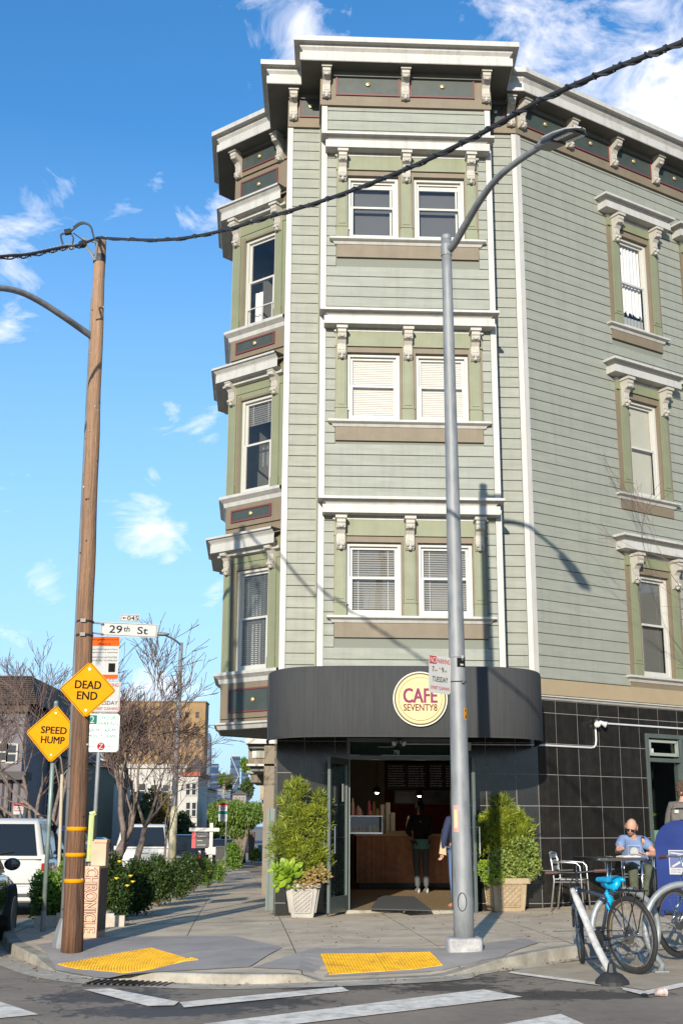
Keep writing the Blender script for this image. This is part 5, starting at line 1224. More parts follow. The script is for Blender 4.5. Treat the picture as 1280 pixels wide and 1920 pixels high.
def blob_pts(c, r, n, shell=.55):
    out = []
    for _ in range(n):
        d = Vector((random.gauss(0, 1), random.gauss(0, 1), random.gauss(0, 1))).normalized(); k = random.uniform(shell, 1)**.6
        out.append(Vector((c[0]+d.x*r[0]*k, c[1]+d.y*r[1]*k, c[2]+d.z*r[2]*k)))
    return out
# ============================================================ planters
def tapered(F, w0, w1, h, lattice, m, lab, P, rim=.03, rim_h=.05, thick=False):
    r_ = empty('planter', P, lab, 'planter', 'planters beside the cafe door')
    q = MB(F); a, b = w0/2, w1/2
    vs = [(-a, -a, 0), (a, -a, 0), (a, a, 0), (-a, a, 0), (-b, -b, h), (b, -b, h), (b, b, h), (-b, b, h), (-b+.03, -b+.03, h), (b-.03, -b+.03, h), (b-.03, b-.03, h), (-b+.03, b-.03, h), (-b+.05, -b+.05, h-.06), (b-.05, -b+.05, h-.06), (b-.05, b-.05, h-.06), (-b+.05, b-.05, h-.06)]
    q.add(vs, [(3, 2, 1, 0), (0, 1, 5, 4), (1, 2, 6, 5), (2, 3, 7, 6), (3, 0, 4, 7), (4, 5, 9, 8), (5, 6, 10, 9), (6, 7, 11, 10), (7, 4, 8, 11), (8, 9, 13, 12), (9, 10, 14, 13), (10, 11, 15, 14), (11, 8, 12, 15), (12, 13, 14, 15)])
    pt_ = part('pot', q, m, r_, bevel=.008)
    for k in range(4):
        R4 = F @ Rz(pi/2*k)
        if k in (0, 3, 1):
            q = MB(R4); q.add([(-b-rim, -b-rim, h-rim_h), (b+rim, -b-rim, h-rim_h), (b+rim, -b-.001, h-rim_h), (-b-rim, -b-.001, h-rim_h), (-b-rim, -b-rim, h+.005), (b+rim, -b-rim, h+.005), (b+rim, -b-.001, h+.005), (-b-rim, -b-.001, h+.005)], [(3, 2, 1, 0), (4, 5, 6, 7), (0, 1, 5, 4), (1, 2, 6, 5), (2, 3, 7, 6), (3, 0, 4, 7)]); part('rim', q, m, r_)
            # panel frame and lattice follow the slope of the side
            def S(u, v, o): w = a+(b-a)*v/h; return (u*w, -(w)-o, v)
            q = MB(R4); fr = .68; v0, v1 = h*.16, h*.84
            def strip(u0, va, u1, vb, t, o=.012):
                d = math.hypot((u1-u0)*a, vb-va); nx_, nv = -(vb-va)/d*t/a, (u1-u0)*a/d*t
                q.add([S(u0-nx_, va-nv, -.004), S(u0+nx_, va+nv, -.004), S(u1+nx_, vb+nv, -.004), S(u1-nx_, vb-nv, -.004), S(u0-nx_*.8, va-nv*.8, o), S(u0+nx_*.8, va+nv*.8, o), S(u1+nx_*.8, vb+nv*.8, o), S(u1-nx_*.8, vb-nv*.8, o)], [(4, 5, 6, 7), (0, 1, 5, 4), (1, 2, 6, 5), (2, 3, 7, 6), (3, 0, 4, 7)])
            for uu in (-fr, fr): strip(uu, v0, uu, v1, .009, .024)
            for vv in (v0, v1): strip(-fr, vv, fr, vv, .009, .0245)
            nl = lattice; W = 2*fr*a; H = v1-v0; st = (W+H)/nl/1.0
            for s in (1, -1):
                t = -H+st/2
                while t < W:
                    ax, av = max(0, t), max(0, -t); 
                    bx = min(W, t+H); bv = bx-t
                    if bx-ax > .02:
                        ua, ub = ax/a-fr, bx/a-fr
                        strip(s*ua, v0+av, s*ub, v0+bv, .0055, .020 if s > 0 else .018)
                    t += st
            part('lattice', q, m, r_)
    q = MB(F); q.box(-b+.05, b-.05, -b+.05, b-.05, h-.055, h-.03); part('soil', q, mat('soil', (.05, .035, .02), .95, bump=.5), r_)
    return r_
P1 = Vector((AT(568, 1718, 18.35).x, 18.35, gz(-.5, 18.35)))
tapered(frame(P1, radians(-2), P1.z), .31, .46, .47, 9, mat('white_planter', (.36, .335, .30), .7, var=.15), 'white lattice pattern square planter left of the cafe door', P1)
P2 = Vector((AT(948, 1712, 18.55).x, 18.55, gz(2.4, 18.55)))
tapered(frame(P2, radians(8), P2.z), .44, .52, .46, 8, mat('tan_planter', (.33, .25, .15), .7, var=.2, vscale=8), 'tan stone coloured planter right of the cafe door', P2, rim=.035, rim_h=.07)
def clumpy(profile, base, n, L, w, m, up=.2, shell=.3, dirs_out=True):
    """foliage made of twiggy tufts: profile = list of (cx, cz, rx, rz)"""
    pts = []; dirs = []
    tot = sum(a*b for _, _, a, b in profile)
    for cx, cz, rx, rz in profile:
        k = int(n*rx*rz/tot/14)
        for _ in range(k):
            c = blob_pts((base.x+cx, base.y, base.z+cz), (rx, rx, rz), 1, shell)[0]; ax = (c-Vector((base.x+cx, base.y, base.z+cz-.1))).normalized()
            for j in range(14):
                d = (ax*.7+Vector((random.gauss(0, .6), random.gauss(0, .6), random.gauss(0, .6)+up))).normalized(); pts.append(c+d*random.uniform(0, L*.3)+ax*j*.006); dirs.append(d)
    return leaf_mb(pts, L, w, dirs=dirs)
def stems(base, tips, m, name='stem', par=None, r=.012):
    q = MB()
    for t in tips: q.tube([base, base.lerp(t, .5)+Vector((random.uniform(-.03, .03), random.uniform(-.03, .03), 0)), t], [r, r*.7, r*.3], 5)
    return part(name, q, m, par)
# left shrub: podocarpus, px 512..615 x 1455..1640
def px2(px, py, Y): p = AT(px, py, Y); return p
sh = empty('potted_shrub', P1+Vector((0, 0, .43)), 'tall yellow green fine leaved shrub in the white planter', 'shrub')
b1 = P1+Vector((0, 0, .43)); prof = []
for px, py, rx, ry in [(556, 1484, 19, 17), (542, 1507, 18, 15), (600, 1508, 12, 18), (562, 1537, 30, 20), (595, 1540, 22, 26), (535, 1565, 24, 26), (572, 1570, 34, 28), (602, 1585, 12, 22), (528, 1600, 22, 20), (565, 1605, 34, 24), (598, 1612, 20, 24), (585, 1635, 24, 16)]:
    p = px2(px, py, 18.35); s_ = 18.3/2275; prof.append((p.x-b1.x, p.z-b1.z, rx*s_*.86, ry*s_*.80))
part('foliage', clumpy(prof, b1, 11500, .090, .0062, GRN1, shell=.5), GRN1, sh)
tips = [Vector((b1.x+c[0], b1.y+random.uniform(-.06, .06), b1.z+c[1])) for c in prof]; stems(b1-Vector((0, 0, .1)), tips, BARK, 'stem', sh, .014)
# succulents: aeonium rosettes
def rosette(c, R, n, m, par, tilt, name='rosette', wf=.34):
    q = MB(T(*c) @ Rx(tilt[0]) @ Ry(tilt[1])); ga = 2.39996
    for i in range(n):
        f = (i+1)/n; a = i*ga; el = radians(78-72*f); L = R*(.25+.75*f); w = L*wf*.8
        d = Vector((cos(a)*cos(el), sin(a)*cos(el), sin(el))); s = Vector((-sin(a), cos(a), 0)); u = d.cross(s)*-1
        q.add([d*.02, d*L*.55+s*w*.8, d*L*.9+s*w*.62-u*.0, d*L*1.05+Vector((0, 0, .01)), d*L*.9-s*w*.62, d*L*.55-s*w*.8, d*L*.6-Vector((0, 0, .012))], [(0, 1, 6), (1, 2, 6), (2, 3, 6), (3, 4, 6), (4, 5, 6), (5, 0, 6)])
    return part(name, q, m, par)
PINK = leafmat('rosette_pink', (.22, .20, .05), (.42, .24, .10))
suc = empty('succulent', b1+Vector((-.2, -.1, 0)), 'large lime green rosette succulent spilling over the white planter', 'succulent')
for px, py, R, n in [(540, 1637, .25, 30), (520, 1630, .15, 18), (522, 1658, .14, 16), (548, 1660, .12, 14), (560, 1640, .13, 14)]:
    rosette(AT(px, py, 18.1), R, n, LIME, suc, (radians(60), radians(random.uniform(-35, 10))))
suc2 = empty('succulent', b1+Vector((.1, -.15, 0)), 'pinkish yellow small rosettes along the front rim of the white planter', 'succulent')
for px, py in [(560, 1650), (572, 1643), (586, 1650), (597, 1638), (603, 1650), (590, 1660), (578, 1656), (612, 1640), (566, 1662), (600, 1628), (584, 1636)]:
    rosette(AT(px, py, 18.08), random.uniform(.07, .105), 14, PINK, suc2, (radians(60), radians(random.uniform(-25, 25))))
# right shrub and jade plants, px 895..1010 x 1490..1660
b2 = P2+Vector((0, 0, .42)); sh2 = empty('potted_shrub', b2, 'spiky yellow green shrub rising behind the jade plant in the tan planter', 'shrub'); prof = []
for px, py, rx, ry in [(938, 1514, 15, 15), (930, 1533, 17, 15), (960, 1537, 17, 15), (984, 1556, 13, 15), (920, 1558, 22, 24), (950, 1562, 32, 26), (972, 1575, 24, 20), (912, 1585, 14, 22), (940, 1590, 30, 20)]:
    p = px2(px, py, 18.6); prof.append((p.x-b2.x, p.z-b2.z, rx*s_*.86, ry*s_*.80))
part('foliage', clumpy(prof, b2+Vector((0, .05, 0)), 7800, .095, .0065, GRN1, shell=.5), GRN1, sh2); stems(b2-Vector((0, 0, .1)), [Vector((b2.x+c[0], b2.y, b2.z+c[1])) for c in prof], BARK, 'stem', sh2, .014)
jd = empty('potted_shrub', b2+Vector((.1, -.1, 0)), 'dense rounded jade plant filling the right side of the tan planter', 'shrub')
pts = []
for px, py, rx, ry in [(975, 1600, 36, 30), (955, 1625, 30, 26), (990, 1622, 24, 28), (938, 1610, 18, 20), (975, 1645, 22, 14)]:
    p = px2(px, py, 18.45); pts += blob_pts((p.x, 18.45, p.z), (rx*s_, rx*s_*.8, ry*s_), int(rx*ry*1.35), .7)
part('foliage', leaf_mb(pts, .042, .013, up=.6), GRN3, jd)
lm = empty('succulent', b2+Vector((-.25, -.15, 0)), 'bright lime cushion succulent on the left side of the tan planter', 'succulent'); pts = []
for px, py, rx, ry in [(912, 1632, 16, 17), (930, 1645, 15, 13), (915, 1650, 10, 8), (905, 1622, 9, 8)]:
    p = px2(px, py, 18.25); pts += blob_pts((p.x, 18.25, p.z), (rx*s_, rx*s_*.8, ry*s_), int(rx*ry*3), .85)
part('foliage', leaf_mb(pts, .028, .010, up=.4), LIME, lm)
# ============================================================ planted strip along the kerb
def gpt(x, y): return Vector((x, y, gz(x, y)))
BEDW = mat('bed_timber', (.10, .07, .05), .9, var=.4); BEDS = mat('bed_sandstone', (.42, .37, .30), .85, var=.25, vscale=6)
def kx_(y): return -4.62-.1*(y-17.5)
bed = empty('planting_bed', gpt(-4.0, 17.6), 'planting bed with sandstone block edging along the pavement kerb', 'planter bed')
stn = MB(); stn.box(-.14, .14, -.07, .07, 0, .19); STM = mesh(stn, 'edging_block', BEDS)
ang = atan = math.atan2(1, -.09)
edge = []
for k in range(4): p = gpt(AT(80+k*20+8, 1700, 17.35).x+(.0 if k < 3 else .0), 17.35); edge.append((p, radians(random.uniform(-4, 4)), 1))
for k in range(2): p = gpt(AT(196+k*20, 1700, 17.25).x, 17.25); edge.append((p, radians(5), 1))
y = 17.6
while y < 46:
    x = -3.22-.085*(y-17.3)
    if y < 19.4 or 26 < y < 31 or y > 40: edge.append((gpt(x, y), radians(95+random.uniform(-3, 3)), 1))
    y += .31
for p, a, s in edge: cp('edging_block', STM, bed, T(p.x, p.y, p.z-.02) @ Rz(a) @ Matrix.Diagonal((1, 1, random.uniform(.85, 1.1), 1)))
for y0, y1 in ((19.5, 25.8), (31.2, 39.8)):
    q = MB(); A = gpt(-3.22-.085*(y0-17.3), y0); B = gpt(-3.22-.085*(y1-17.3), y1)
    q.add([(A.x-.05, A.y, A.z), (A.x+.05, A.y, A.z), (B.x+.05, B.y, B.z), (B.x-.05, B.y, B.z), (A.x-.05, A.y, A.z+.17), (A.x+.05, A.y, A.z+.17), (B.x+.05, B.y, B.z+.17), (B.x-.05, B.y, B.z+.17)], [(4, 5, 6, 7), (0, 1, 5, 4), (1, 2, 6, 5), (2, 3, 7, 6), (3, 0, 4, 7)]); part('edging_timber', q, BEDW, bed)
q = MB(); ys_ = [17.45, 20, 24, 30, 38, 46]; vs = []
for y in ys_: vs += [(kx_(y)+.45, y, gz(-4, y)+.10), (-3.25-.085*(y-17.3), y, gz(-4, y)+.10)]
q.add(vs, [(2*i, 2*i+1, 2*i+3, 2*i+2) for i in range(5)]); part('soil', q, mat('soil', (.05, .035, .02), .95, bump=.5), bed)
def hedge(c, r, n, lab, m=GRN2, L=.055, w=.014, flowers=0, group='shrubs in the planting bed', up=.3):
    r_ = empty('shrub', (c[0], c[1], gz(c[0], c[1])), lab, 'shrub', group)
    pts = []
    for _ in range(10): 
        cc = (c[0]+random.uniform(-.45, .45)*r[0], c[1]+random.uniform(-.45, .45)*r[1], c[2]+random.uniform(-.4, .4)*r[2]); pts += blob_pts(cc, (r[0]*.6, r[1]*.6, r[2]*.62), n//10, .5)
    g0_ = gz(c[0], c[1]); pts = [p for p in pts if p.z > g0_+.05]
    part('foliage', leaf_mb(pts, L, w, up=up), m, r_)
    stems(Vector((c[0], c[1], g0_)), [Vector((c[0]+random.uniform(-.4, .4)*r[0], c[1]+random.uniform(-.4, .4)*r[1], c[2]+random.uniform(-.1, .5)*r[2])) for _ in range(7)], TWIG, 'stem', r_, .014)
    for k in range(flowers):
        d = Vector((random.gauss(0, 1), -abs(random.gauss(0, 1)), abs(random.gauss(0, .6)))).normalized(); p = Vector((c[0]+d.x*r[0]*.95, c[1]+d.y*r[1]*.95, c[2]+d.z*r[2]*.95)); q = MB(T(*p)); q.lathe([(.01, -.01), (.035, .01), (.03, .02)], 6); part('flower', q, YFL, r_)
    return r_
def hpx(px, py0, py1, wpx, Y, n, lab, **k):   # a shrub seen at px, between py0 (top) and py1
    A = AT(px, py0, Y); B = AT(px, py1, Y); rx = wpx/2*Y/2275*1.12; bz = gz(A.x, Y)-.05; rz = (A.z-bz)/2*1.08; return hedge((A.x, Y, (A.z+bz)/2), (rx, max(rx*.9, .35), rz), int(n*1.5), lab, **k)
GRN4 = leafmat('bright_hedge_leaf', (.045, .11, .008), (.17, .28, .03))
hpx(98, 1625, 1712, 70, 17.8, 4200, 'bright green ferny shrub behind the SPEED HUMP post', m=GRN4, flowers=2, L=.06, w=.012)
hpx(130, 1600, 1700, 50, 18.6, 2200, 'leafy shrub just behind the wooden utility pole', m=GRN4)
hpx(215, 1600, 1705, 70, 18.4, 5200, 'large dark shrub with yellow flowers beside the newspaper box', flowers=6)
hpx(262, 1604, 1695, 64, 20.0, 3800, 'dark bushy shrub second from the newspaper box')
hpx(300, 1600, 1672, 60, 23.0, 3200, 'dark green shrub in front of the white pickup', m=GRN2)
hpx(335, 1597, 1660, 56, 26, 2800, 'dense shrub below the far lamp pole', m=GRN2)
hpx(366, 1596, 1648, 44, 30, 2200, 'dark shrub left of the estate agent sign')
hpx(392, 1603, 1640, 34, 34, 1300, 'low shrub with yellow blooms at the foot of the estate agent sign', m=GRN4, flowers=3)
hpx(412, 1612, 1636, 24, 38, 800, 'small bright shrub beyond the estate agent sign', m=GRN4, flowers=2)
hpx(438, 1580, 1616, 34, 60, 900, 'rounded shrub by the far green tree', m=GRN4, L=.12, w=.04)
# ============================================================ bare trees
def bare_tree(base, height, seed, lab, spread=.55, r0=.10, levels=6, lean=(0, 0), name='tree', group='leafless street trees', trunk_h=.28, minr=.0058, fork=3, upb=.25, mt=BARK, tmt=TWIG, kids=(2, 3)):
    rnd = random.Random(seed); r_ = empty(name, base, lab, 'tree', group); tr = MB(); br = MB(); tw = MB()
    def grow(p, d, L, r, lv):
        n = 4; pts = [p]; rs = [r]; dd = d.copy()
        for i in range(n):
            dd = (dd+Vector((rnd.gauss(0, .11), rnd.gauss(0, .11), rnd.gauss(0, .07)+upb*.08))).normalized(); p = p+dd*L/n; pts.append(p); rs.append(max(minr, r*(1-.42*(i+1)/n)))
        (tr if lv == 0 else br if lv < 3 else tw).tube(pts, rs, 9 if lv == 0 else 6 if lv < 2 else 4 if lv < 3 else 3, caps=lv < 2)
        if lv >= levels: return
        k = fork if lv == 0 else rnd.choice(kids)
        for j in range(k):
            a = rnd.uniform(0, 2*pi) if lv else 2*pi*j/k+rnd.uniform(-.4, .4); s = dd.cross(Vector((0, 0, 1)) if abs(dd.z) < .9 else Vector((1, 0, 0))).normalized(); u = dd.cross(s)
            sp = spread*rnd.uniform(.6, 1.3); nd = (dd+(s*cos(a)+u*sin(a))*sp+Vector((0, 0, upb*.5))).normalized()
            st = pts[-1] if j == 0 or lv == 0 else pts[rnd.choice((2, 3, 3))]
            grow(st, nd, L*rnd.uniform(.62, .86)*(1.0 if lv else 1.15), rs[-1]*rnd.uniform(.62, .85), lv+1)
    grow(Vector(base), Vector((lean[0], lean[1], 1)).normalized(), height*trunk_h, r0, 0)
    part('trunk', tr, mt, r_, smooth=True); part('branches', br, mt, r_, smooth=True); part('twigs', tw, tmt, r_, kind='stuff')
    return r_
def tb_(px, Y): x = AT(px, 1600, Y).x; return (x, Y, gz(x, Y))
bare_tree(tb_(206, 24), 4.5, 3, 'leafless street tree with a thick grey trunk right of the newspaper box', r0=.15, levels=7, trunk_h=.27, spread=.60, upb=.32, kids=(3, 3))
bare_tree(tb_(112, 30), 6.0, 12, 'leafless street tree directly behind the wooden utility pole', r0=.13, levels=7, kids=(2, 3, 3), lean=(-.25, 0), spread=.55, trunk_h=.27, fork=3)
bare_tree(tb_(132, 25), 5.0, 5, 'dark leafless tree rising between the two yellow diamond signs', r0=.11, levels=6, spread=.5, lean=(.05, 0))
bare_tree(tb_(250, 36), 6.2, 8, 'leafless tree in front of the white parapet house', r0=.13, levels=7, spread=.6, kids=(2, 3, 3))
bare_tree(tb_(305, 30), 3.6, 21, 'slim leafless young tree beside the white pickup', r0=.045, levels=6, spread=.5, trunk_h=.34)
bare_tree(tb_(40, 32), 6.2, 33, 'leafless tree in front of the brown shingled house', r0=.12, levels=7, spread=.62, kids=(2, 3, 3))
bare_tree(tb_(-60, 27), 5.6, 41, 'leafless tree at the far left edge behind the white car', r0=.12, levels=7, spread=.6)
# twigs entering at the right edge: a tree on the other pavement side
bt_ = Vector((7.3, 18.4, gz(5.9, 18.6))); bare_tree(bt_, 3.9, 17, 'leafless tree whose fine twigs enter at the right edge below the lowest side window', r0=.06, levels=6, spread=.5, trunk_h=.50, group=None, lean=(.05, .0), upb=.22, minr=.003)
# ============================================================ bicycles
BR_ = mat('bike_frame_blue', (.035, .05, .075), .3, metal=.3, coat=.4); BSIL = mat('bike_frame_silver', (.45, .46, .47), .3, metal=.7)
CHR = mat('chrome', (.6, .6, .6), .15, metal=1)
def bike(Pr, Pf, R, paint, lab, steer=0, lean=0, cover=None, rack=False, seat_h=.86, bar='flat', par_h=.86):
    d = Pf-Pr; L = d.length; ang = math.atan2(d.y, d.x)
    root = empty('bicycle', (Pr+Pf)/2, lab, 'bicycle', 'bicycles locked at the rack')
    F = T(Pr.x, Pr.y, Pr.z) @ Rz(ang) @ Rx(lean)
    WBm = L
    def wheel(M):
        q = MB(M); n = 40; prof = [(R-.045, -.012), (R-.035, -.018), (R-.010, -.019), (R, -.008), (R, .008), (R-.010, .019), (R-.035, .018), (R-.045, .012)]
        vs = [(r*cos(2*pi*k/n), y, r*sin(2*pi*k/n)) for k in range(n) for r, y in prof]; m_ = len(prof)
        q.add(vs, [(k*m_+i, k*m_+(i+1) % m_, ((k+1) % n)*m_+(i+1) % m_, ((k+1) % n)*m_+i) for k in range(n) for i in range(m_)])
        w = part('wheel', q, RUBBER, root, smooth=True)
        q = MB(M); prof = [(R-.062, -.009), (R-.044, -.012), (R-.044, .012), (R-.062, .009)]; m_ = 4
        vs = [(r*cos(2*pi*k/n), y, r*sin(2*pi*k/n)) for k in range(n) for r, y in prof]
        q.add(vs, [(k*m_+i, k*m_+(i+1) % m_, ((k+1) % n)*m_+(i+1) % m_, ((k+1) % n)*m_+i) for k in range(n) for i in range(m_)]); part('rim', q, CHR, w)
        q = MB(M)
        for k in range(28):
            a = 2*pi*k/28; b = a+(.5 if k % 2 else -.5); s = .028*(1 if k % 4 < 2 else -1); q.tube([(.02*cos(b), s, .02*sin(b)), ((R-.06)*cos(a), 0, (R-.06)*sin(a))], .0014, 3, caps=False)
        part('spokes', q, CHR, w, kind='stuff')
        q = MB(M @ Rx(pi/2)); q.lathe([(.012, -.05), (.022, -.03), (.016, 0), (.022, .03), (.012, .05)], 10); part('hub', q, CHR, w)
        q = MB(M @ T(0, .035, 0) @ Rx(pi/2)); q.lathe([(.075, -.0012), (.08, 0), (.075, .0012)], 20); part('brake_disc', q, mat('disc_steel', (.25, .25, .25), .3, metal=.9), w)
        return w
    wheel(F @ T(0, 0, R))
    HT = Vector((L-.22, 0, .74)); HB = Vector((L-.17, 0, .59)); FA_ = Vector((L, 0, R)); BB = Vector((.44, 0, .27)); ST = Vector((.29, 0, .66)); RA_ = Vector((0, 0, R))
    S = F @ T(*HT) @ Rz(steer) @ T(*(-HT))
    wheel(S @ T(L, 0, R))
    q = MB(F); q.tube([HT, HB], .022, 10); q.tube([HT-Vector((.01, 0, .03)), ST-Vector((0, 0, .0))], .017, 8); q.tube([HB, BB], .020, 8); q.tube([BB, ST+Vector((-.02, 0, .04))], .017, 8)
    for s in (-1, 1): q.tube([BB+Vector((-.02, s*.03, 0)), RA_+Vector((0, s*.06, 0))], .010, 6); q.tube([ST+Vector((0, s*.02, -.03)), RA_+Vector((0, s*.06, 0))], .009, 6)
    part('frame', q, paint, root, smooth=True)
    q = MB(S)
    for s in (-1, 1): q.tube([HB+Vector((0, s*.05, -.03)), HB.lerp(FA_, .5)+Vector((0, s*.055, 0))], .018, 7); q.tube([HB.lerp(FA_, .45)+Vector((0, s*.055, 0)), FA_+Vector((0, s*.055, 0))], .013, 7)
    q.tube([HB+Vector((0, -.06, -.03)), HB+Vector((0, .06, -.03))], .018, 7); part('fork', q, paint if bar == 'flat' else CHR, root, smooth=True)
    q = MB(S); T0 = HT+Vector((.0, 0, .0)); q.tube([T0, T0+Vector((-.015, 0, .06)), T0+Vector((.07, 0, par_h-.74+.02))], .015, 7)
    c = T0+Vector((.07, 0, par_h-.74+.02)); q.tube([c+Vector((-.05, -.29, .015)), c+Vector((-.02, -.13, .01)), c, c+Vector((-.02, .13, .01)), c+Vector((-.05, .29, .015))], .0125, 7)
    hb = part('handlebar', q, BLACK if bar == 'flat' else CHR, root, smooth=True)
    for s in (-1, 1):
        q = MB(S); q.tube([c+Vector((-.032, s*.18, .012)), c+Vector((-.05, s*.30, .015))], .017, 7); part('grip', q, mat('grip_brown', (.09, .035, .03), .6), hb)
        q = MB(S); q.tube([c+Vector((-.01, s*.15, .0)), c+Vector((.035, s*.17, -.01)), c+Vector((.03, s*.25, -.015))], .005, 5); part('brake_lever', q, BLACK, hb)
    q = MB(F); sp = Vector((.29-.03*(seat_h-.62)/.24, 0, seat_h)); q.tube([ST, sp], .0135, 8); part('seat_post', q, BLACK, root)
    q = MB(F @ T(sp.x, 0, seat_h)); vs = []; st = [(-.13, .075, .02, .045), (-.09, .085, .0, .055), (-.02, .06, .0, .045), (.06, .03, .0, .035), (.13, .018, .005, .03), (.15, .008, .01, .02)]; n = 10
    k_ = 1.15 if cover else 1
    for x, w, zb, zt in st:
        for k in range(n): a = 2*pi*k/n; vs.append((x*k_, w*cos(a)*k_, (zt if sin(a) > 0 else zb-.02*k_)*abs(sin(a))+.01))
    q.add(vs, [(i*n+k, i*n+(k+1) % n, (i+1)*n+(k+1) % n, (i+1)*n+k) for i in range(len(st)-1) for k in range(n)]+[tuple(range(n)), tuple(range(len(st)*n-1, len(st)*n-n-1, -1))])
    sd_ = part('saddle', q, cover or BLACK, root, smooth=True)
    if cover:
        q = MB(F @ T(sp.x-.0, 0, seat_h)); rr = random.Random(3)
        q.tube([(-.02, .01, .0), (-.0, .0, -.06), (.02, .01, -.10), (.0, -.01, -.16), (.03, 0, -.22), (.0, .01, -.26)], [.05, .025, .03, .036, .03, .018], 8, flat=.7)
        q.tube([(-.15, 0, .03), (-.13, .02, -.04), (-.05, .0, -.04), (.08, 0, -.02)], [.03, .05, .05, .03], 8); part('seat_cover', q, cover, root, smooth=True)
    q = MB(F); q.tube([BB+Vector((0, -.06, 0)), BB+Vector((0, .06, 0))], .02, 8)
    for s, a in ((-1, .5), (1, .5+pi)):
        e = BB+Vector((.17*cos(a), s*.07, .17*sin(a))); q.tube([BB+Vector((0, s*.065, 0)), e], .009, 6)
    cr = part('crankset', q, BLACK, root)
    q = MB(F @ T(BB.x, .045, BB.z) @ Rx(pi/2)); q.lathe([(.085, -.002), (.09, 0), (.085, .002)], 20); part('chainring', q, DARKM, cr)
    for s, a in ((-1, .5), (1, .5+pi)): e = BB+Vector((.17*cos(a), s*.11, .17*sin(a))); q = MB(F); q.box(e.x-.045, e.x+.045, e.y-.04, e.y+.04, e.z-.01, e.z+.01); part('pedal', q, BLACK, cr)
    q = MB(F)
    for zz in (.05, -.05): q.tube([BB+Vector((0, .045, zz*1.6)), RA_+Vector((0, .045, zz*.8))], .004, 4)
    part('chain', q, DARKM, root)
    if rack:
        q = MB(F); z = R*2+.05
        for s in (-.05, .05): q.tube([(.22, s, z), (-.22, s, z)], .006, 5)
        for x in (.2, .1, 0, -.1, -.2): q.tube([(x, -.05, z), (x, .05, z)], .005, 5)
        for s in (-1, 1): q.tube([(.05, s*.05, z), (0, s*.07, R)], .006, 5); q.tube([(-.18, s*.05, z), (0, s*.07, R)], .006, 5)
        part('luggage_rack', q, BLACK, root)
        q = MB(F)
        for k in range(4): q.tube([(.15-.1*k, -.06, z+.012), (.10-.1*k, .0, z+.03), (.06-.1*k, .06, z+.012)], .006, 5)
        part('elastic_straps', q, BLACK, root)
    q = MB(F); 
    for s in (0, 1): q.tube([HT+Vector((.03, .02*s, .08)), HT+Vector((.08, .03, .02)), HB+Vector((.03, .03, .02)), HB+Vector((-.08, .02, -.06))], .0035, 4)
    part('brake_cable', q, BLACK, root)
    return root
def RP(px, py): return GP(px, py, -ROADD)
pr_ = RP(1190, 1827); pf_ = RP(1064, 1812); dd = pf_-pr_; pf_ = pr_+dd.normalized()*1.0 if dd.length > 1.05 else pf_
pf_ = pr_+Vector((-.44, .86, 0)); pf_.z = gz(pf_.x, pf_.y)-ROADD
BLUE = mat('seat_cover_blue', (.0, .32, .55), .35, var=.25, vscale=18)
bike(pr_, pf_, .343, BR_, 'dark blue bicycle with a bright blue seat cover and a rear luggage rack', steer=radians(-34), lean=radians(-3), cover=BLUE, rack=True, seat_h=.80, par_h=.84)
f2 = RP(1262, 1800); r2 = f2+Vector((.97, .22, 0)); r2.z = gz(r2.x, r2.y)-ROADD
bike(r2, f2, .335, BSIL, 'silver bicycle cut off by the right edge in front of the mailbox', steer=radians(25), lean=radians(4), seat_h=.88, bar='chrome', par_h=.95)
# circle racks
RACKM = mat('rack_galvanised', (.27, .29, .29), .5, metal=.35, var=.25, vscale=10)
def rack(px, py0, py1, Y, lab, ry, w=1.0):
    A = AT(px, py0, Y); g = gz(A.x, Y)-ROADD; Rr = (A.z-g)/2*1.02; c = Vector((A.x, Y, A.z-Rr)); r_ = empty('bike_rack', (A.x, Y, g), lab, 'bike rack', 'round galvanised bike racks')
    F = T(*c) @ Rz(ry); q = MB(F); pts = []
    for k in range(33):
        a = radians(-52+284*k/32); pts.append((Rr*w*cos(a), 0, Rr*sin(a)))
    pts = [(pts[0][0]+.03, 0, g-c.z)]+pts+[(pts[-1][0]-.03, 0, g-c.z)]
    q.tube(pts, .031, 10); part('hoop', q, RACKM, r_, smooth=True)
    for s in (0, -1): q = MB(F @ T(pts[s][0], 0, g-c.z+.006)); q.box(-.07, .07, -.05, .05, -.006, .008); part('foot_plate', q, RACKM, r_)
rack(1168, 1668, 1815, 12.35, 'round bike rack hoop behind the blue seated bicycle', radians(18), 1.0)
rack(1278, 1658, 1805, 11.9, 'round bike rack hoop at the right edge in front of the mailbox', radians(10), 1.0)
# leaning delineator post
b0 = RP(1147, 1846); t0 = AT(1072, 1667, b0.y+.62)
dl = empty('bent_delineator_post', b0, 'scuffed white delineator post leaning left from a black rubber base', 'bollard')
WPL = mat('scuffed_white_plastic', (.52, .51, .48), .5, var=.5, vscale=14, col2=(.30, .29, .27))
q = MB(); q.tube(catm([b0+Vector((0, 0, .08)), b0.lerp(t0, .35)+Vector((-.008, 0, .03)), b0.lerp(t0, .7)+Vector((.0, 0, .01)), t0], 6), [.012]+[.036]*15+[.030, .028, .026], 12, flat=.8); part('post', q, WPL, dl, smooth=True)
q = MB(T(*b0)); q.lathe([(.15, -.01), (.145, .03), (.09, .085), (.05, .10)], 16); part('base', q, RUBBER, dl)
q = MB(T(b0.x, b0.y, b0.z+.10)); q.lathe([(.045, 0), (.03, .07), (.004, .10)], 8); part('hinge', q, DARKM, dl)
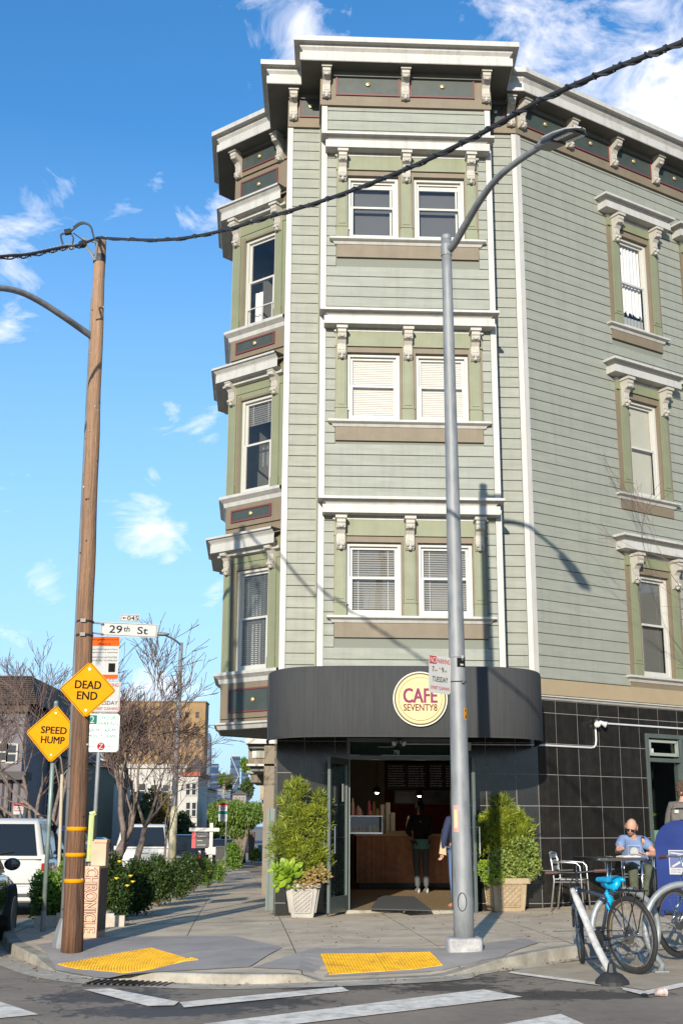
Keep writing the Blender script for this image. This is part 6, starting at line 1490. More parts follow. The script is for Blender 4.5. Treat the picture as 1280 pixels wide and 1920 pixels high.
# ============================================================ mailbox
MBX, MBY = AT(1281, 1700, 17.0).x, 17.0; mz = gz(MBX, MBY)
mbx = empty('mailbox', (MBX, MBY, mz), 'dark blue postal mailbox with a rounded top at the right edge', 'mailbox')
MBL = mat('postal_blue', (.003, .020, .13), .6, var=.15, vscale=4, spec=.2); W2 = .305
F = frame((MBX, MBY), radians(-15), mz-.09)
def arch(w, zb, zt, y0, y1, F=F):
    pts = [(-w, zb), (w, zb)]; 
    for k in range(17): a = pi*k/16; pts.append((w*cos(a), zt-w+w*sin(a)))
    q = MB(F); q.prism(pts, y0, y1, 'y'); return q
part('mailbox_body', arch(W2, .17, 1.30, -.28, .28), MBL, mbx, bevel=.012)
part('side_flange', arch(W2+.018, .16, 1.318, -.285, -.262), MBL, mbx, bevel=.004); part('side_flange', arch(W2+.018, .16, 1.318, .262, .285), MBL, mbx)
for x in (-W2+.03, W2-.03):
    for y in (-.25, .25): q = MB(F); q.box(x-.022, x+.022, y-.022, y+.022, 0, .17); part('leg', q, MBL, mbx)
q = MB(F); lx0, lx1, lz0, lz1 = -.155, .155, .62, .93
q.box(lx0, lx1, -.289, -.2855, lz0, lz1); lg = part('logo_plate', q, SIGNW, mbx)
q = MB(F); q.box(lx0+.012, lx1-.012, -.291, -.2893, lz0+.085, lz1-.012); part('logo_field', q, mat('logo_blue', (.012, .03, .16), .4), lg)
q = MB(F)   # stylised white eagle head: slanted bars
for P in ([(-.135, .905), (.135, .875), (.135, .862), (-.125, .885)], [(-.05, .868), (.01, .872), (.06, .835), (.0, .842), (-.02, .815)], [(-.13, .722), (.0, .80), (.135, .85), (.135, .842), (.02, .78), (-.10, .714)]):
    q.add([(x, -.2928, z) for x, z in P], [tuple(range(len(P)))])
part('logo_eagle', q, SIGNW, lg)
part('lettering', text_mb('UNITED STATES', F @ T(0, -.2905, .680), .022, .27, bold=.01), mat('logo_blue', (.012, .03, .16), .4), lg); part('lettering', text_mb('POSTAL SERVICE', F @ T(0, -.2905, .648), .022, .27, bold=.01), mat('logo_blue', (.012, .03, .16), .4), lg)
# ============================================================ cafe table and chairs
TC = Vector((3.98, 18.72, 0)); TC.z = gz(TC.x, TC.y); TZ = .70
tb = empty('cafe_table', TC, 'square dark topped steel cafe table against the granite wall', 'table')
F = frame((TC.x, TC.y), radians(45-15), TC.z); s = .365
q = MB(F); q.box(-s, s, -s, s, TZ, TZ+.012); part('tabletop', q, mat('table_top_grey', (.07, .065, .06), .3, metal=.3, var=.3), tb, bevel=.004)
for k in range(4): q = MB(F @ Rz(pi/2*k)); q.box(-s-.004, s+.004, -s-.006, -s-.0005, TZ-.028, TZ+.014); part('edge_trim', q, STEEL, tb)
for sx in (-1, 1):
    for sy in (-1, 1): q = MB(F); q.tube([(sx*(s-.03), sy*(s-.03), 0), (sx*(s-.03), sy*(s-.03), TZ)], .019, 10); part('leg', q, STEEL, tb, smooth=True)
def chair(x, y, ang, lab):
    z = gz(x, y); r_ = empty('cafe_chair', (x, y, z), lab, 'chair', 'slatted aluminium cafe chairs'); F = frame((x, y), ang, z)   # front faces -y
    AL = mat('brushed_aluminium', (.60, .60, .58), .28, metal=.9)
    for s in (-1, 1):
        q = MB(F); q.tube([(s*.24, -.22, 0), (s*.235, -.20, .44), (s*.24, -.19, .62), (s*.245, -.14, .665), (s*.245, .05, .675), (s*.235, .19, .68)], .0125, 8); part('arm_and_front_leg', q, AL, r_, smooth=True)
        q = MB(F); q.tube([(s*.22, .25, 0), (s*.215, .19, .42), (s*.215, .22, .68), (s*.20, .245, .80)], .0125, 8); part('rear_leg', q, AL, r_, smooth=True)
    q = MB(F); q.tube([(-.2, .245, .80), (0, .275, .815), (.2, .245, .80)], .0125, 8); part('back_rail', q, AL, r_, smooth=True)
    for k in range(5): q = MB(F); yy = -.19+.085*k; q.box(-.215, .215, yy-.034, yy+.034, .435, .447); part('seat_slat', q, AL, r_)
    for k in range(3): q = MB(F); zz = .56+.085*k; q.add([(-.21, .215+.01*k, zz), (0, .245+.01*k, zz), (.21, .215+.01*k, zz), (-.21, .22+.01*k, zz+.055), (0, .25+.01*k, zz+.055), (.21, .22+.01*k, zz+.055)], [(0, 1, 4, 3), (1, 2, 5, 4)]); part('back_slat', q, AL, r_)
    q = MB(F); q.tube([(-.22, -.2, .40), (.22, -.2, .40)], .009, 6); q.tube([(-.22, -.2, .40), (-.215, .2, .40)], .009, 6); q.tube([(.22, -.2, .40), (.215, .2, .40)], .009, 6); part('seat_frame', q, AL, r_)
    return r_
chair(3.32, 18.25, radians(68), 'empty aluminium chair left of the cafe table')
chair(4.58, 19.42, radians(-14), 'aluminium chair under the seated man in the blue shirt')
# ============================================================ people
def skin(name, J, E, m, parent, sub=2, root=None):
    """J: name -> (x,y,z, r or (rx,ry)); one continuous skinned mesh in the parent's space"""
    ks = list(J); inv = WM[parent].inverted(); me = bpy.data.meshes.new(name)
    me.from_pydata([tuple(inv @ Vector(J[k][:3])) for k in ks], [(ks.index(a), ks.index(b)) for a, b in E], [])
    o = link(name, me, parent, WM[parent]); me.materials.append(m)
    a = o.modifiers.new('skin', 'SKIN'); a.use_smooth_shade = True; sv = me.skin_vertices[0].data
    for i, k in enumerate(ks):
        r = J[k][3]; sv[i].radius = r if isinstance(r, tuple) else (r, r); sv[i].use_root = (k == (root or ks[0]))
    b = o.modifiers.new('sub', 'SUBSURF'); b.levels = sub; b.render_levels = sub
    return o
SKINM = mat('skin', (.50, .27, .19), .55, var=.12, vscale=12)
def head(par, c, fwd, up, scale, hairm, sk=SKINM, bald=False, glasses=False, hair_only_back=False, curly=False, bun=False):
    fwd = Vector(fwd).normalized(); up = Vector(up); s = fwd.cross(up).normalized(); up = s.cross(fwd).normalized()
    M = Matrix(((s.x, fwd.x, up.x, c[0]), (s.y, fwd.y, up.y, c[1]), (s.z, fwd.z, up.z, c[2]), (0, 0, 0, 1))) @ Matrix.Scale(scale, 4)
    # x = person's right, y = forward, z = up
    q = MB(M); n = 20; mm = 14; vs = []
    for i in range(mm+1):
        th = pi*i/mm; z = cos(th); r = sin(th)
        for k in range(n):
            a = 2*pi*k/n; x = .076*r*cos(a); y = .096*r*sin(a)
            if z < 0: x *= 1+.28*z; y = y*(1+.10*z)+(.012*(-z) if sin(a) > 0 else 0)
            if z < -.1 and sin(a) < 0: y *= 1+.35*z
            if sin(a) > .75 and -.45 < z < .05: y += .0
            vs.append((x, y, .118*z))
    q.add(vs, [((i+1)*n+k, (i+1)*n+(k+1) % n, i*n+(k+1) % n, i*n+k) for i in range(mm) for k in range(n)])
    q.add([(-.012, .088, .008), (.012, .088, .008), (.017, .094, -.034), (-.017, .094, -.034), (0, .118, -.028), (0, .098, .02)], [(0, 5, 4, 3), (5, 1, 2, 4), (3, 4, 2)])
    for e in (-1, 1): q.ball((e*.078, -.008, -.01), .022, 8, 6, (.45, .8, 1.35))
    hd = part('head', q, sk, par, smooth=True)
    for e in (-1, 1): q = MB(M); q.ball((e*.030, .083, .012), .0105, 8, 5); part('eye', q, mat('eye_white', (.6, .58, .55), .3), hd); q = MB(M); q.ball((e*.030, .0905, .012), .005, 6, 4); part('iris', q, BLACK, hd)
    q = MB(M); q.tube([(-.024, .087, -.060), (0, .095, -.058), (.024, .087, -.060)], [.003, .006, .003], 6); part('mouth', q, mat('lips', (.38, .13, .11), .5), hd)
    if glasses:
        for e in (-1, 1): q = MB(M); q.box(e*.034-.024, e*.034+.024, .098, .103, -.006, .028); part('lens', q, BLACK, hd)
        q = MB(M); q.tube([(-.078, -.01, .016), (-.062, .095, .02), (.062, .095, .02), (.078, -.01, .016)], .003, 5); part('glasses_frame', q, DARKM, hd)
    if bald:
        q = MB(M); pts = []
        for _ in range(700):
            a = random.uniform(pi*1.0, pi*2.0); zz = random.uniform(-.35, .25); r = sqrt(1-zz*zz); pts.append(Vector((.079*r*cos(a), .098*r*sin(a), .118*zz)))
        lm_ = leaf_mb([M @ p for p in pts], .014, .004, dirs=[(M.to_3x3() @ Vector((p.x, p.y, p.z-.3*0))).normalized()+Vector((0, 0, -.8)) for p in pts]); part('hair', lm_, hairm, hd)
    elif curly:
        q = MB(M); rr = random.Random(4)
        for _ in range(240):
            a = rr.uniform(0, 2*pi); zz = rr.uniform(-.8, 1); 
            if sin(a) > .35 and zz < .35: continue
            r = sqrt(max(0, 1-zz*zz)); q.ball((.080*r*cos(a), .100*r*sin(a), .125*zz), rr.uniform(.014, .026), 6, 4)
        part('hair', q, hairm, hd, smooth=True)
    else:
        q = MB(M); n = 18; vs = []; mm = 9
        for i in range(mm+1):
            th = pi*.68*i/mm; z = cos(th); r = sin(th)
            for k in range(n):
                a = 2*pi*k/n; f = 1.0 if not (sin(a) > .3 and i > 4) else .9; vs.append((.084*r*cos(a)*f, .103*r*sin(a)*f-.006, .127*z))
        q.add(vs, [((i+1)*n+k, (i+1)*n+(k+1) % n, i*n+(k+1) % n, i*n+k) for i in range(mm) for k in range(n)]); hr = part('hair', q, hairm, hd, smooth=True)
        if bun: q = MB(M); q.ball((0, -.06, .11), .045, 10, 8); q.tube([(0, -.08, -.02), (0, -.11, -.10), (0, -.10, -.20)], [.05, .045, .015], 8); part('hair_bun', q, hairm, hd, smooth=True)
    return M
def hand(par, wrist, d, palm, s=1.0, curl=.5, side=1, m=SKINM):
    """five separate bent fingers on a palm; d = along the hand, palm = palm normal, side = thumb side sign"""
    d = Vector(d).normalized(); palm = Vector(palm); x = d.cross(palm).normalized()*side; pn = x.cross(d).normalized()*side
    w = Vector(wrist); J = {'w': (*w, .024*s), 'p1': (*(w+d*.045*s), (.036*s, .016*s)), 'p2': (*(w+d*.085*s), (.038*s, .014*s))}; E = [('w', 'p1'), ('p1', 'p2')]
    o = skin('hand', J, E, m, par, 1)
    for i, (off, L) in enumerate(((-.030, .062), (-.010, .074), (.011, .070), (.030, .055))):
        b = w+d*.078*s+x*off*s; a1 = .35+curl*.6; a2 = a1+curl*.9
        p1 = b+(d*cos(a1*.6)-pn*sin(a1*.6)*1.0)*L*.5*s; p2 = p1+(d*cos(a2)-pn*sin(a2))*L*.33*s; p3 = p2+(d*cos(a2+curl*.6)-pn*sin(a2+curl*.6))*L*.25*s
        q = MB(); q.tube([b, p1, p2, p3], [.0088*s, .0082*s, .0075*s, .006*s], 7); part('finger', q, m, o, smooth=True)
    b = w+d*.03*s-x*.028*s; q = MB(); q.tube([b, b+(d*.6-x*.8).normalized()*.032*s, b+(d*.9-x*.4-pn*.2).normalized()*.06*s], [.012*s, .010*s, .0075*s], 7); part('thumb', q, m, o, smooth=True)
    return o
# --- man seated at the table
gm = gz(4.55, 19.3); mn = empty('person', (4.56, 19.4, gm), 'balding man in sunglasses and blue t-shirt seated writing in a book at the cafe table', 'person', 'people')
TROU = mat('olive_trousers', (.075, .085, .055), .85, var=.3, vscale=8, bump=.4, bscale=14); SHIRT = mat('blue_tshirt', (.14, .21, .37), .8, var=.15, vscale=6, bump=.35, bscale=12)
J = {'pel': (4.56, 19.42, gm+.53, (.15, .12)), 'waist': (4.54, 19.40, gm+.66, (.135, .115)), 'chest': (4.50, 19.31, gm+.86, (.17, .12)), 'neckb': (4.475, 19.25, gm+.98, (.085, .07)), 'neck': (4.46, 19.20, gm+1.02, .058), 'hd': (4.45, 19.17, gm+1.06, .05),
     'shL': (4.32, 19.27, gm+.94, .062), 'elL': (4.20, 19.08, gm+.76, .047), 'wrL': (4.17, 18.87, gm+.815, .032), 'shR': (4.67, 19.33, gm+.94, .062), 'elR': (4.78, 19.10, gm+.74, .047), 'wrR': (4.58, 18.90, gm+.745, .032),
     'hL': (4.47, 19.36, gm+.50, .095), 'knL': (4.40, 18.98, gm+.52, .066), 'anL': (4.42, 19.05, gm+.12, .042), 'hR': (4.65, 19.38, gm+.50, .095), 'knR': (4.66, 18.99, gm+.53, .066), 'anR': (4.58, 19.06, gm+.12, .042)}
E = [('pel', 'waist'), ('waist', 'chest'), ('chest', 'neckb'), ('neckb', 'neck'), ('neck', 'hd'), ('chest', 'shL'), ('shL', 'elL'), ('elL', 'wrL'), ('chest', 'shR'), ('shR', 'elR'), ('elR', 'wrR'), ('pel', 'hL'), ('hL', 'knL'), ('knL', 'anL'), ('pel', 'hR'), ('hR', 'knR'), ('knR', 'anR')]
Jb = dict(J)
for a, k_ in (('pel', .02), ('waist', .02), ('chest', .025), ('shL', .014), ('shR', .014), ('hL', .015), ('hR', .015), ('knL', .01), ('knR', .01)): v = J[a]; Jb[a] = (*v[:3], tuple(x-k_ for x in v[3]) if isinstance(v[3], tuple) else v[3]-k_)
skin('body', Jb, E, SKINM, mn)
def grow_(keys, k, extra=None): 
    r = {}
    for a in keys:
        v = J[a]; rr = v[3]; r[a] = (*v[:3], (rr[0]+k, rr[1]+k) if isinstance(rr, tuple) else rr+k)
    if extra: r.update(extra)
    return r
def mid(a, b, t): return tuple(Vector(J[a][:3]).lerp(Vector(J[b][:3]), t))
tj = grow_(['pel', 'waist', 'chest', 'neckb', 'shL', 'shR'], .026, {'slL': (*mid('shL', 'elL', .62), .078), 'slR': (*mid('shR', 'elR', .62), .078)})
ts_ = skin('t_shirt', tj, [('waist', 'pel'), ('waist', 'chest'), ('chest', 'neckb'), ('chest', 'shL'), ('shL', 'slL'), ('chest', 'shR'), ('shR', 'slR')], SHIRT, mn, root='waist')
pj = grow_(['pel', 'hL', 'knL', 'anL', 'hR', 'knR', 'anR'], .016, {'pe2': (4.555, 19.41, gm+.60, (.158, .13))})
for a in ('anL', 'anR'): pj[a] = (*J[a][:3], .062)
skin('trousers', pj, [('pel', 'pe2'), ('pel', 'hL'), ('hL', 'knL'), ('knL', 'anL'), ('pel', 'hR'), ('hR', 'knR'), ('knR', 'anR')], TROU, mn, root='pel')
# shirt print: white frame with a rounded shape
Fp = T(4.468, 19.142, gm+.80) @ Rz(radians(-14)) @ Rx(radians(18)); q = MB(Fp)
for a0, b0_, a1, b1_ in ((-.09, -.075, .09, -.069), (-.09, .069, .09, .075), (-.09, -.069, -.084, .069), (.084, -.069, .09, .069)): q.box(a0, a1, -.012, -.009, b0_, b1_)
q.add([(.06*cos(pi*k/12), -.0125, -.03+.075*sin(pi*k/12)) for k in range(13)]+[(-.06, -.0125, -.06), (.06, -.0125, -.06)], [tuple(range(15))]); part('shirt_print', q, SIGNW, mn)
HAIR1 = mat('ginger_grey_hair', (.22, .10, .05), .8)
head(mn, (4.435, 19.11, gm+1.135), (-.35, -.75, -.5), (0, -.5, 1), 1.12, HAIR1, bald=True, glasses=True)
hand(mn, J['wrL'][:3], (.35, -.75, -.15), (.2, .1, -1), .95, curl=.75, side=1); hand(mn, J['wrR'][:3], (-.85, -.35, .05), (0, .1, -1), .95, curl=.35, side=-1)
for a in ('anL', 'anR'):
    c = Vector(J[a][:3]); q = MB(T(c.x, c.y, gm) @ Rz(radians(10))); vs = []
    st = [(.07, .03, .09), (.04, .038, .11), (-.03, .04, .085), (-.10, .044, .06), (-.16, .036, .045), (-.185, .015, .03)]; n = 10
    for y, w, h in st:
        for k in range(n): an = 2*pi*k/n; vs.append((w*cos(an), y, max(0, h*.5+h*.55*sin(an))))
    q.add(vs, [(i*n+k, i*n+(k+1) % n, (i+1)*n+(k+1) % n, (i+1)*n+k) for i in range(len(st)-1) for k in range(n)]+[tuple(range(n)), tuple(range(len(st)*n-1, len(st)*n-n-1, -1))]); part('shoe', q, mat('white_trainer', (.6, .58, .55), .5), mn, smooth=True)
bk = empty('open_book', (4.30, 18.80, gm+TZ+.02), 'open white book under the hands of the seated man', 'book'); Fb = T(4.30, 18.82, TC.z+TZ+.015) @ Rz(radians(20))
for s in (-1, 1):
    q = MB(Fb); q.add([(0, -.10, .0), (s*.15, -.10, 0), (s*.15, .10, 0), (0, .10, 0), (0, -.10, .018), (s*.07, -.10, .026), (s*.15, -.10, .012), (s*.15, .10, .012), (s*.07, .10, .026), (0, .10, .018)], [(4, 5, 8, 9), (5, 6, 7, 8), (0, 1, 6, 5, 4), (1, 2, 7, 6), (0, 3, 2, 1), (3, 9, 8, 7, 2)]); part('pages', q, mat('paper', (.62, .60, .55), .8), bk)
q = MB(); w = Vector(J['wrL'][:3]); q.tube([w+Vector((.06, -.11, -.05)), w+Vector((-.03, -.05, .09))], .004, 6); tag(part('pen', q, BLACK), 'black pen held over the open book', 'pen')
# --- standing figures
def stander(x, y, z, ang, H, lab, top, bottom, shoes, hairm, arms='down', lean=0, **hk):
    """ang: direction the person faces (0 = away from the camera, +y)"""
    r_ = empty('person', (x, y, z), lab, 'person', 'people'); M = T(x, y, z) @ Rz(ang) @ Rx(-lean); s = H/1.75
    def P(a, b, c): return tuple(M @ Vector((a*s, b*s, c*s)))
    A = {'down': ((-.24, .02, 1.12), (-.25, .09, .87)), 'fwd': ((-.23, .10, 1.14), (-.12, .33, 1.10))}[arms]
    J = {'pel': (*P(0, 0, .96), (.15*s, .11*s)), 'waist': (*P(0, .01, 1.10), (.125*s, .095*s)), 'chest': (*P(0, .0, 1.30), (.16*s, .11*s)), 'nb': (*P(0, -.01, 1.45), (.07*s, .06*s)), 'nk': (*P(0, .01, 1.52), .048*s), 'hd': (*P(0, .02, 1.57), .045*s)}
    E = [('pel', 'waist'), ('waist', 'chest'), ('chest', 'nb'), ('nb', 'nk'), ('nk', 'hd')]
    for sg, n in ((-1, 'L'), (1, 'R')):
        J['sh'+n] = (*P(sg*.18, -.01, 1.40), .058*s); J['el'+n] = (*P(-sg*A[0][0] if sg > 0 else A[0][0], A[0][1], A[0][2]), .042*s); J['wr'+n] = (*P(-sg*A[1][0] if sg > 0 else A[1][0], A[1][1], A[1][2]), .029*s)
        J['h'+n] = (*P(sg*.09, 0, .90), .088*s); J['k'+n] = (*P(sg*.09, .02, .49), .060*s); J['a'+n] = (*P(sg*.085, -.01, .09), .040*s)
        E += [('chest', 'sh'+n), ('sh'+n, 'el'+n), ('el'+n, 'wr'+n), ('pel', 'h'+n), ('h'+n, 'k'+n), ('k'+n, 'a'+n)]
    skin('body', J, E, SKINM, r_)
    def g(keys, k): return {a: (*J[a][:3], tuple(q_+k for q_ in J[a][3]) if isinstance(J[a][3], tuple) else J[a][3]+k) for a in keys}
    ks = ['waist', 'pel', 'chest', 'nb', 'shL', 'elL', 'wrL', 'shR', 'elR', 'wrR']; tj = g(ks, .018)
    for n in 'LR': tj['wr'+n] = (*Vector(J['el'+n][:3]).lerp(Vector(J['wr'+n][:3]), .85), .042*s)
    skin('jacket', tj, [('waist', 'pel'), ('waist', 'chest'), ('chest', 'nb'), ('chest', 'shL'), ('shL', 'elL'), ('elL', 'wrL'), ('chest', 'shR'), ('shR', 'elR'), ('elR', 'wrR')], top, r_, root='waist')
    skin('trousers', g(['pel', 'hL', 'kL', 'aL', 'hR', 'kR', 'aR'], .010), [('pel', 'hL'), ('hL', 'kL'), ('kL', 'aL'), ('pel', 'hR'), ('hR', 'kR'), ('kR', 'aR')], bottom, r_, root='pel')
    fw = (M.to_3x3() @ Vector((0, 1, -.15)))
    head(r_, P(0, .03, 1.645), fw, (0, 0, 1), s, hairm, **hk)
    for n, sd in (('L', -1), ('R', 1)):
        w = Vector(J['wr'+n][:3]); d = (w-Vector(J['el'+n][:3])); hand(r_, w, d, M.to_3x3() @ Vector((-sd, 0, 0)) if arms == 'down' else (0, 0, -1), s*.95, .5, sd)
    for n in 'LR':
        c = Vector(J['a'+n][:3]); q = MB(T(c.x, c.y, z) @ Rz(ang+pi)); vs = []; st = [(.07, .03, .09), (.04, .038, .10), (-.03, .04, .085), (-.10, .044, .06), (-.16, .036, .045), (-.185, .015, .03)]; nn = 10
        for yy_, w_, h_ in st:
            for k in range(nn): an = 2*pi*k/nn; vs.append((w_*cos(an), yy_, max(0, h_*.5+h_*.55*sin(an))))
        q.add(vs, [(i*nn+k, i*nn+(k+1) % nn, (i+1)*nn+(k+1) % nn, (i+1)*nn+k) for i in range(len(st)-1) for k in range(nn)]+[tuple(range(nn)), tuple(range(len(st)*nn-1, len(st)*nn-nn-1, -1))]); part('shoe', q, shoes, r_, smooth=True)
    return r_, P, J, s
bx = AT(1279, 1500, 19.5).x; zb_ = gz(bx, 19.5)
rb, P, J2, s = stander(bx, 19.5, zb_, radians(-12), 1.80, 'curly haired man seen from behind wearing a grey brown backpack beside the mailbox', mat('grey_jacket', (.10, .095, .085), .9), mat('dark_trousers', (.03, .035, .045), .85), BLACK, mat('brown_curls', (.07, .045, .03), .9), curly=True)
bpk = empty('backpack', P(0, -.2, 1.1), 'large grey brown backpack with a white tag worn by the standing man', 'backpack'); BPM = mat('backpack_cloth', (.13, .115, .10), .85, var=.2, vscale=8, bump=.4, bscale=20)
Mb = T(bx, 19.5, zb_) @ Rz(radians(-12)); q = MB(Mb)
pr2 = [(.98, .17, .08, .16), (1.02, .20, .07, .22), (1.20, .21, .07, .25), (1.36, .20, .08, .22), (1.46, .16, .09, .17), (1.50, .08, .10, .13)]; vs = []; n = 16
for z, w, y0, y1 in pr2:
    for k in range(n): a = 2*pi*k/n; cx, cy = cos(a), sin(a); vs.append((w*math.copysign(abs(cx)**.6, cx), -(y0+y1)/2-(y1-y0)/2*.9*math.copysign(abs(cy)**.6, cy)-.03, z))
q.add(vs, [(i*n+k, i*n+(k+1) % n, (i+1)*n+(k+1) % n, (i+1)*n+k) for i in range(len(pr2)-1) for k in range(n)]+[tuple(range(n)), tuple(range(len(pr2)*n-n, len(pr2)*n))]); part('pack', q, BPM, bpk, smooth=True)
q = MB(Mb); q.box(-.15, .15, -.335, -.26, 1.0, 1.2); part('pocket', q, BPM, bpk, bevel=.03); q = MB(Mb); q.tube([(-.19, -.19, 1.38), (-.1, -.27, 1.40), (.1, -.27, 1.40), (.19, -.19, 1.38)], .008, 5); q.tube([(-.2, -.2, 1.24), (0, -.30, 1.22), (.2, -.2, 1.24)], .006, 5); part('zip', q, DARKM, bpk)
q = MB(Mb); q.box(-.15, -.09, -.288, -.28, 1.325, 1.375); part('tag_patch', q, SIGNW, bpk)
for e in (-1, 1): q = MB(Mb); q.tube([(e*.1, -.10, 1.46), (e*.11, -.0, 1.50), (e*.12, .10, 1.42), (e*.13, .12, 1.25), (e*.14, -.02, 1.02)], .02, 6, flat=.4); part('strap', q, BPM, bpk)
wx = AT(790, 1600, 24.0).x
stander(wx, 24.0, FLZ, radians(8), 1.70, 'woman with tied up hair, black top and grey leggings ordering at the counter', mat('black_top', (.012, .012, .013), .9), mat('grey_leggings', (.06, .075, .085), .8), mat('pale_shoe', (.35, .32, .30), .6), mat('dark_hair', (.025, .015, .01), .6), arms='fwd', lean=radians(4), bun=True)
q = MB(T(wx, 24.0, FLZ)); q.lathe([(.150, .80), (.158, .86), (.150, .96), (.14, .98)], 18); q.v = [Vector((wx+(v.x-wx), 24+(v.y-24)*.8, v.z)) for v in q.v]
part('teal_hem', q, mat('teal_cloth', (.12, .30, .25), .8), [o for o in bpy.data.objects if o.name.startswith('person')][-1])
px_ = AT(858, 1600, 19.75).x
r3, P3, J3, s3 = stander(px_, 19.75, FLZ, radians(25), 1.64, 'person in navy top and blue jeans mostly hidden behind the lamp pole in the doorway', mat('navy_top', (.02, .03, .08), .85), mat('blue_jeans', (.10, .17, .32), .85), mat('pink_shoe', (.55, .27, .20), .6), mat('brown_hair', (.06, .035, .02), .7))
q = MB(T(px_-.24, 19.72, FLZ)); q.add([(-.06, -.05, .80), (.05, -.05, .78), (.05, .05, .78), (-.06, .05, .80), (.0, -.03, 1.18), (.04, -.03, 1.18), (.04, .03, 1.18), (.0, .03, 1.18)], [(0, 1, 5, 4), (1, 2, 6, 5), (2, 3, 7, 6), (3, 0, 4, 7), (0, 3, 2, 1), (4, 5, 6, 7)]); tag(part('shoulder_bag', q, mat('tan_bag', (.42, .33, .20), .7)), 'tan cloth bag carried by the person in blue jeans', 'bag')
# green potted plant inside the shop window
pw = FR @ Vector((2.62, .35, .80)); ip = empty('window_plant', pw, 'light green leafy plant inside the side shop window', 'plant'); pts = blob_pts((pw.x, pw.y, pw.z+.42), (.16, .16, .36), 420, .3)
part('foliage', leaf_mb(pts, .13, .022, up=.5), LIME, ip); q = MB(T(*pw)); q.lathe([(.08, 0), (.11, .18)], 12); part('pot', q, mat('clay_pot', (.3, .15, .08), .8), ip)
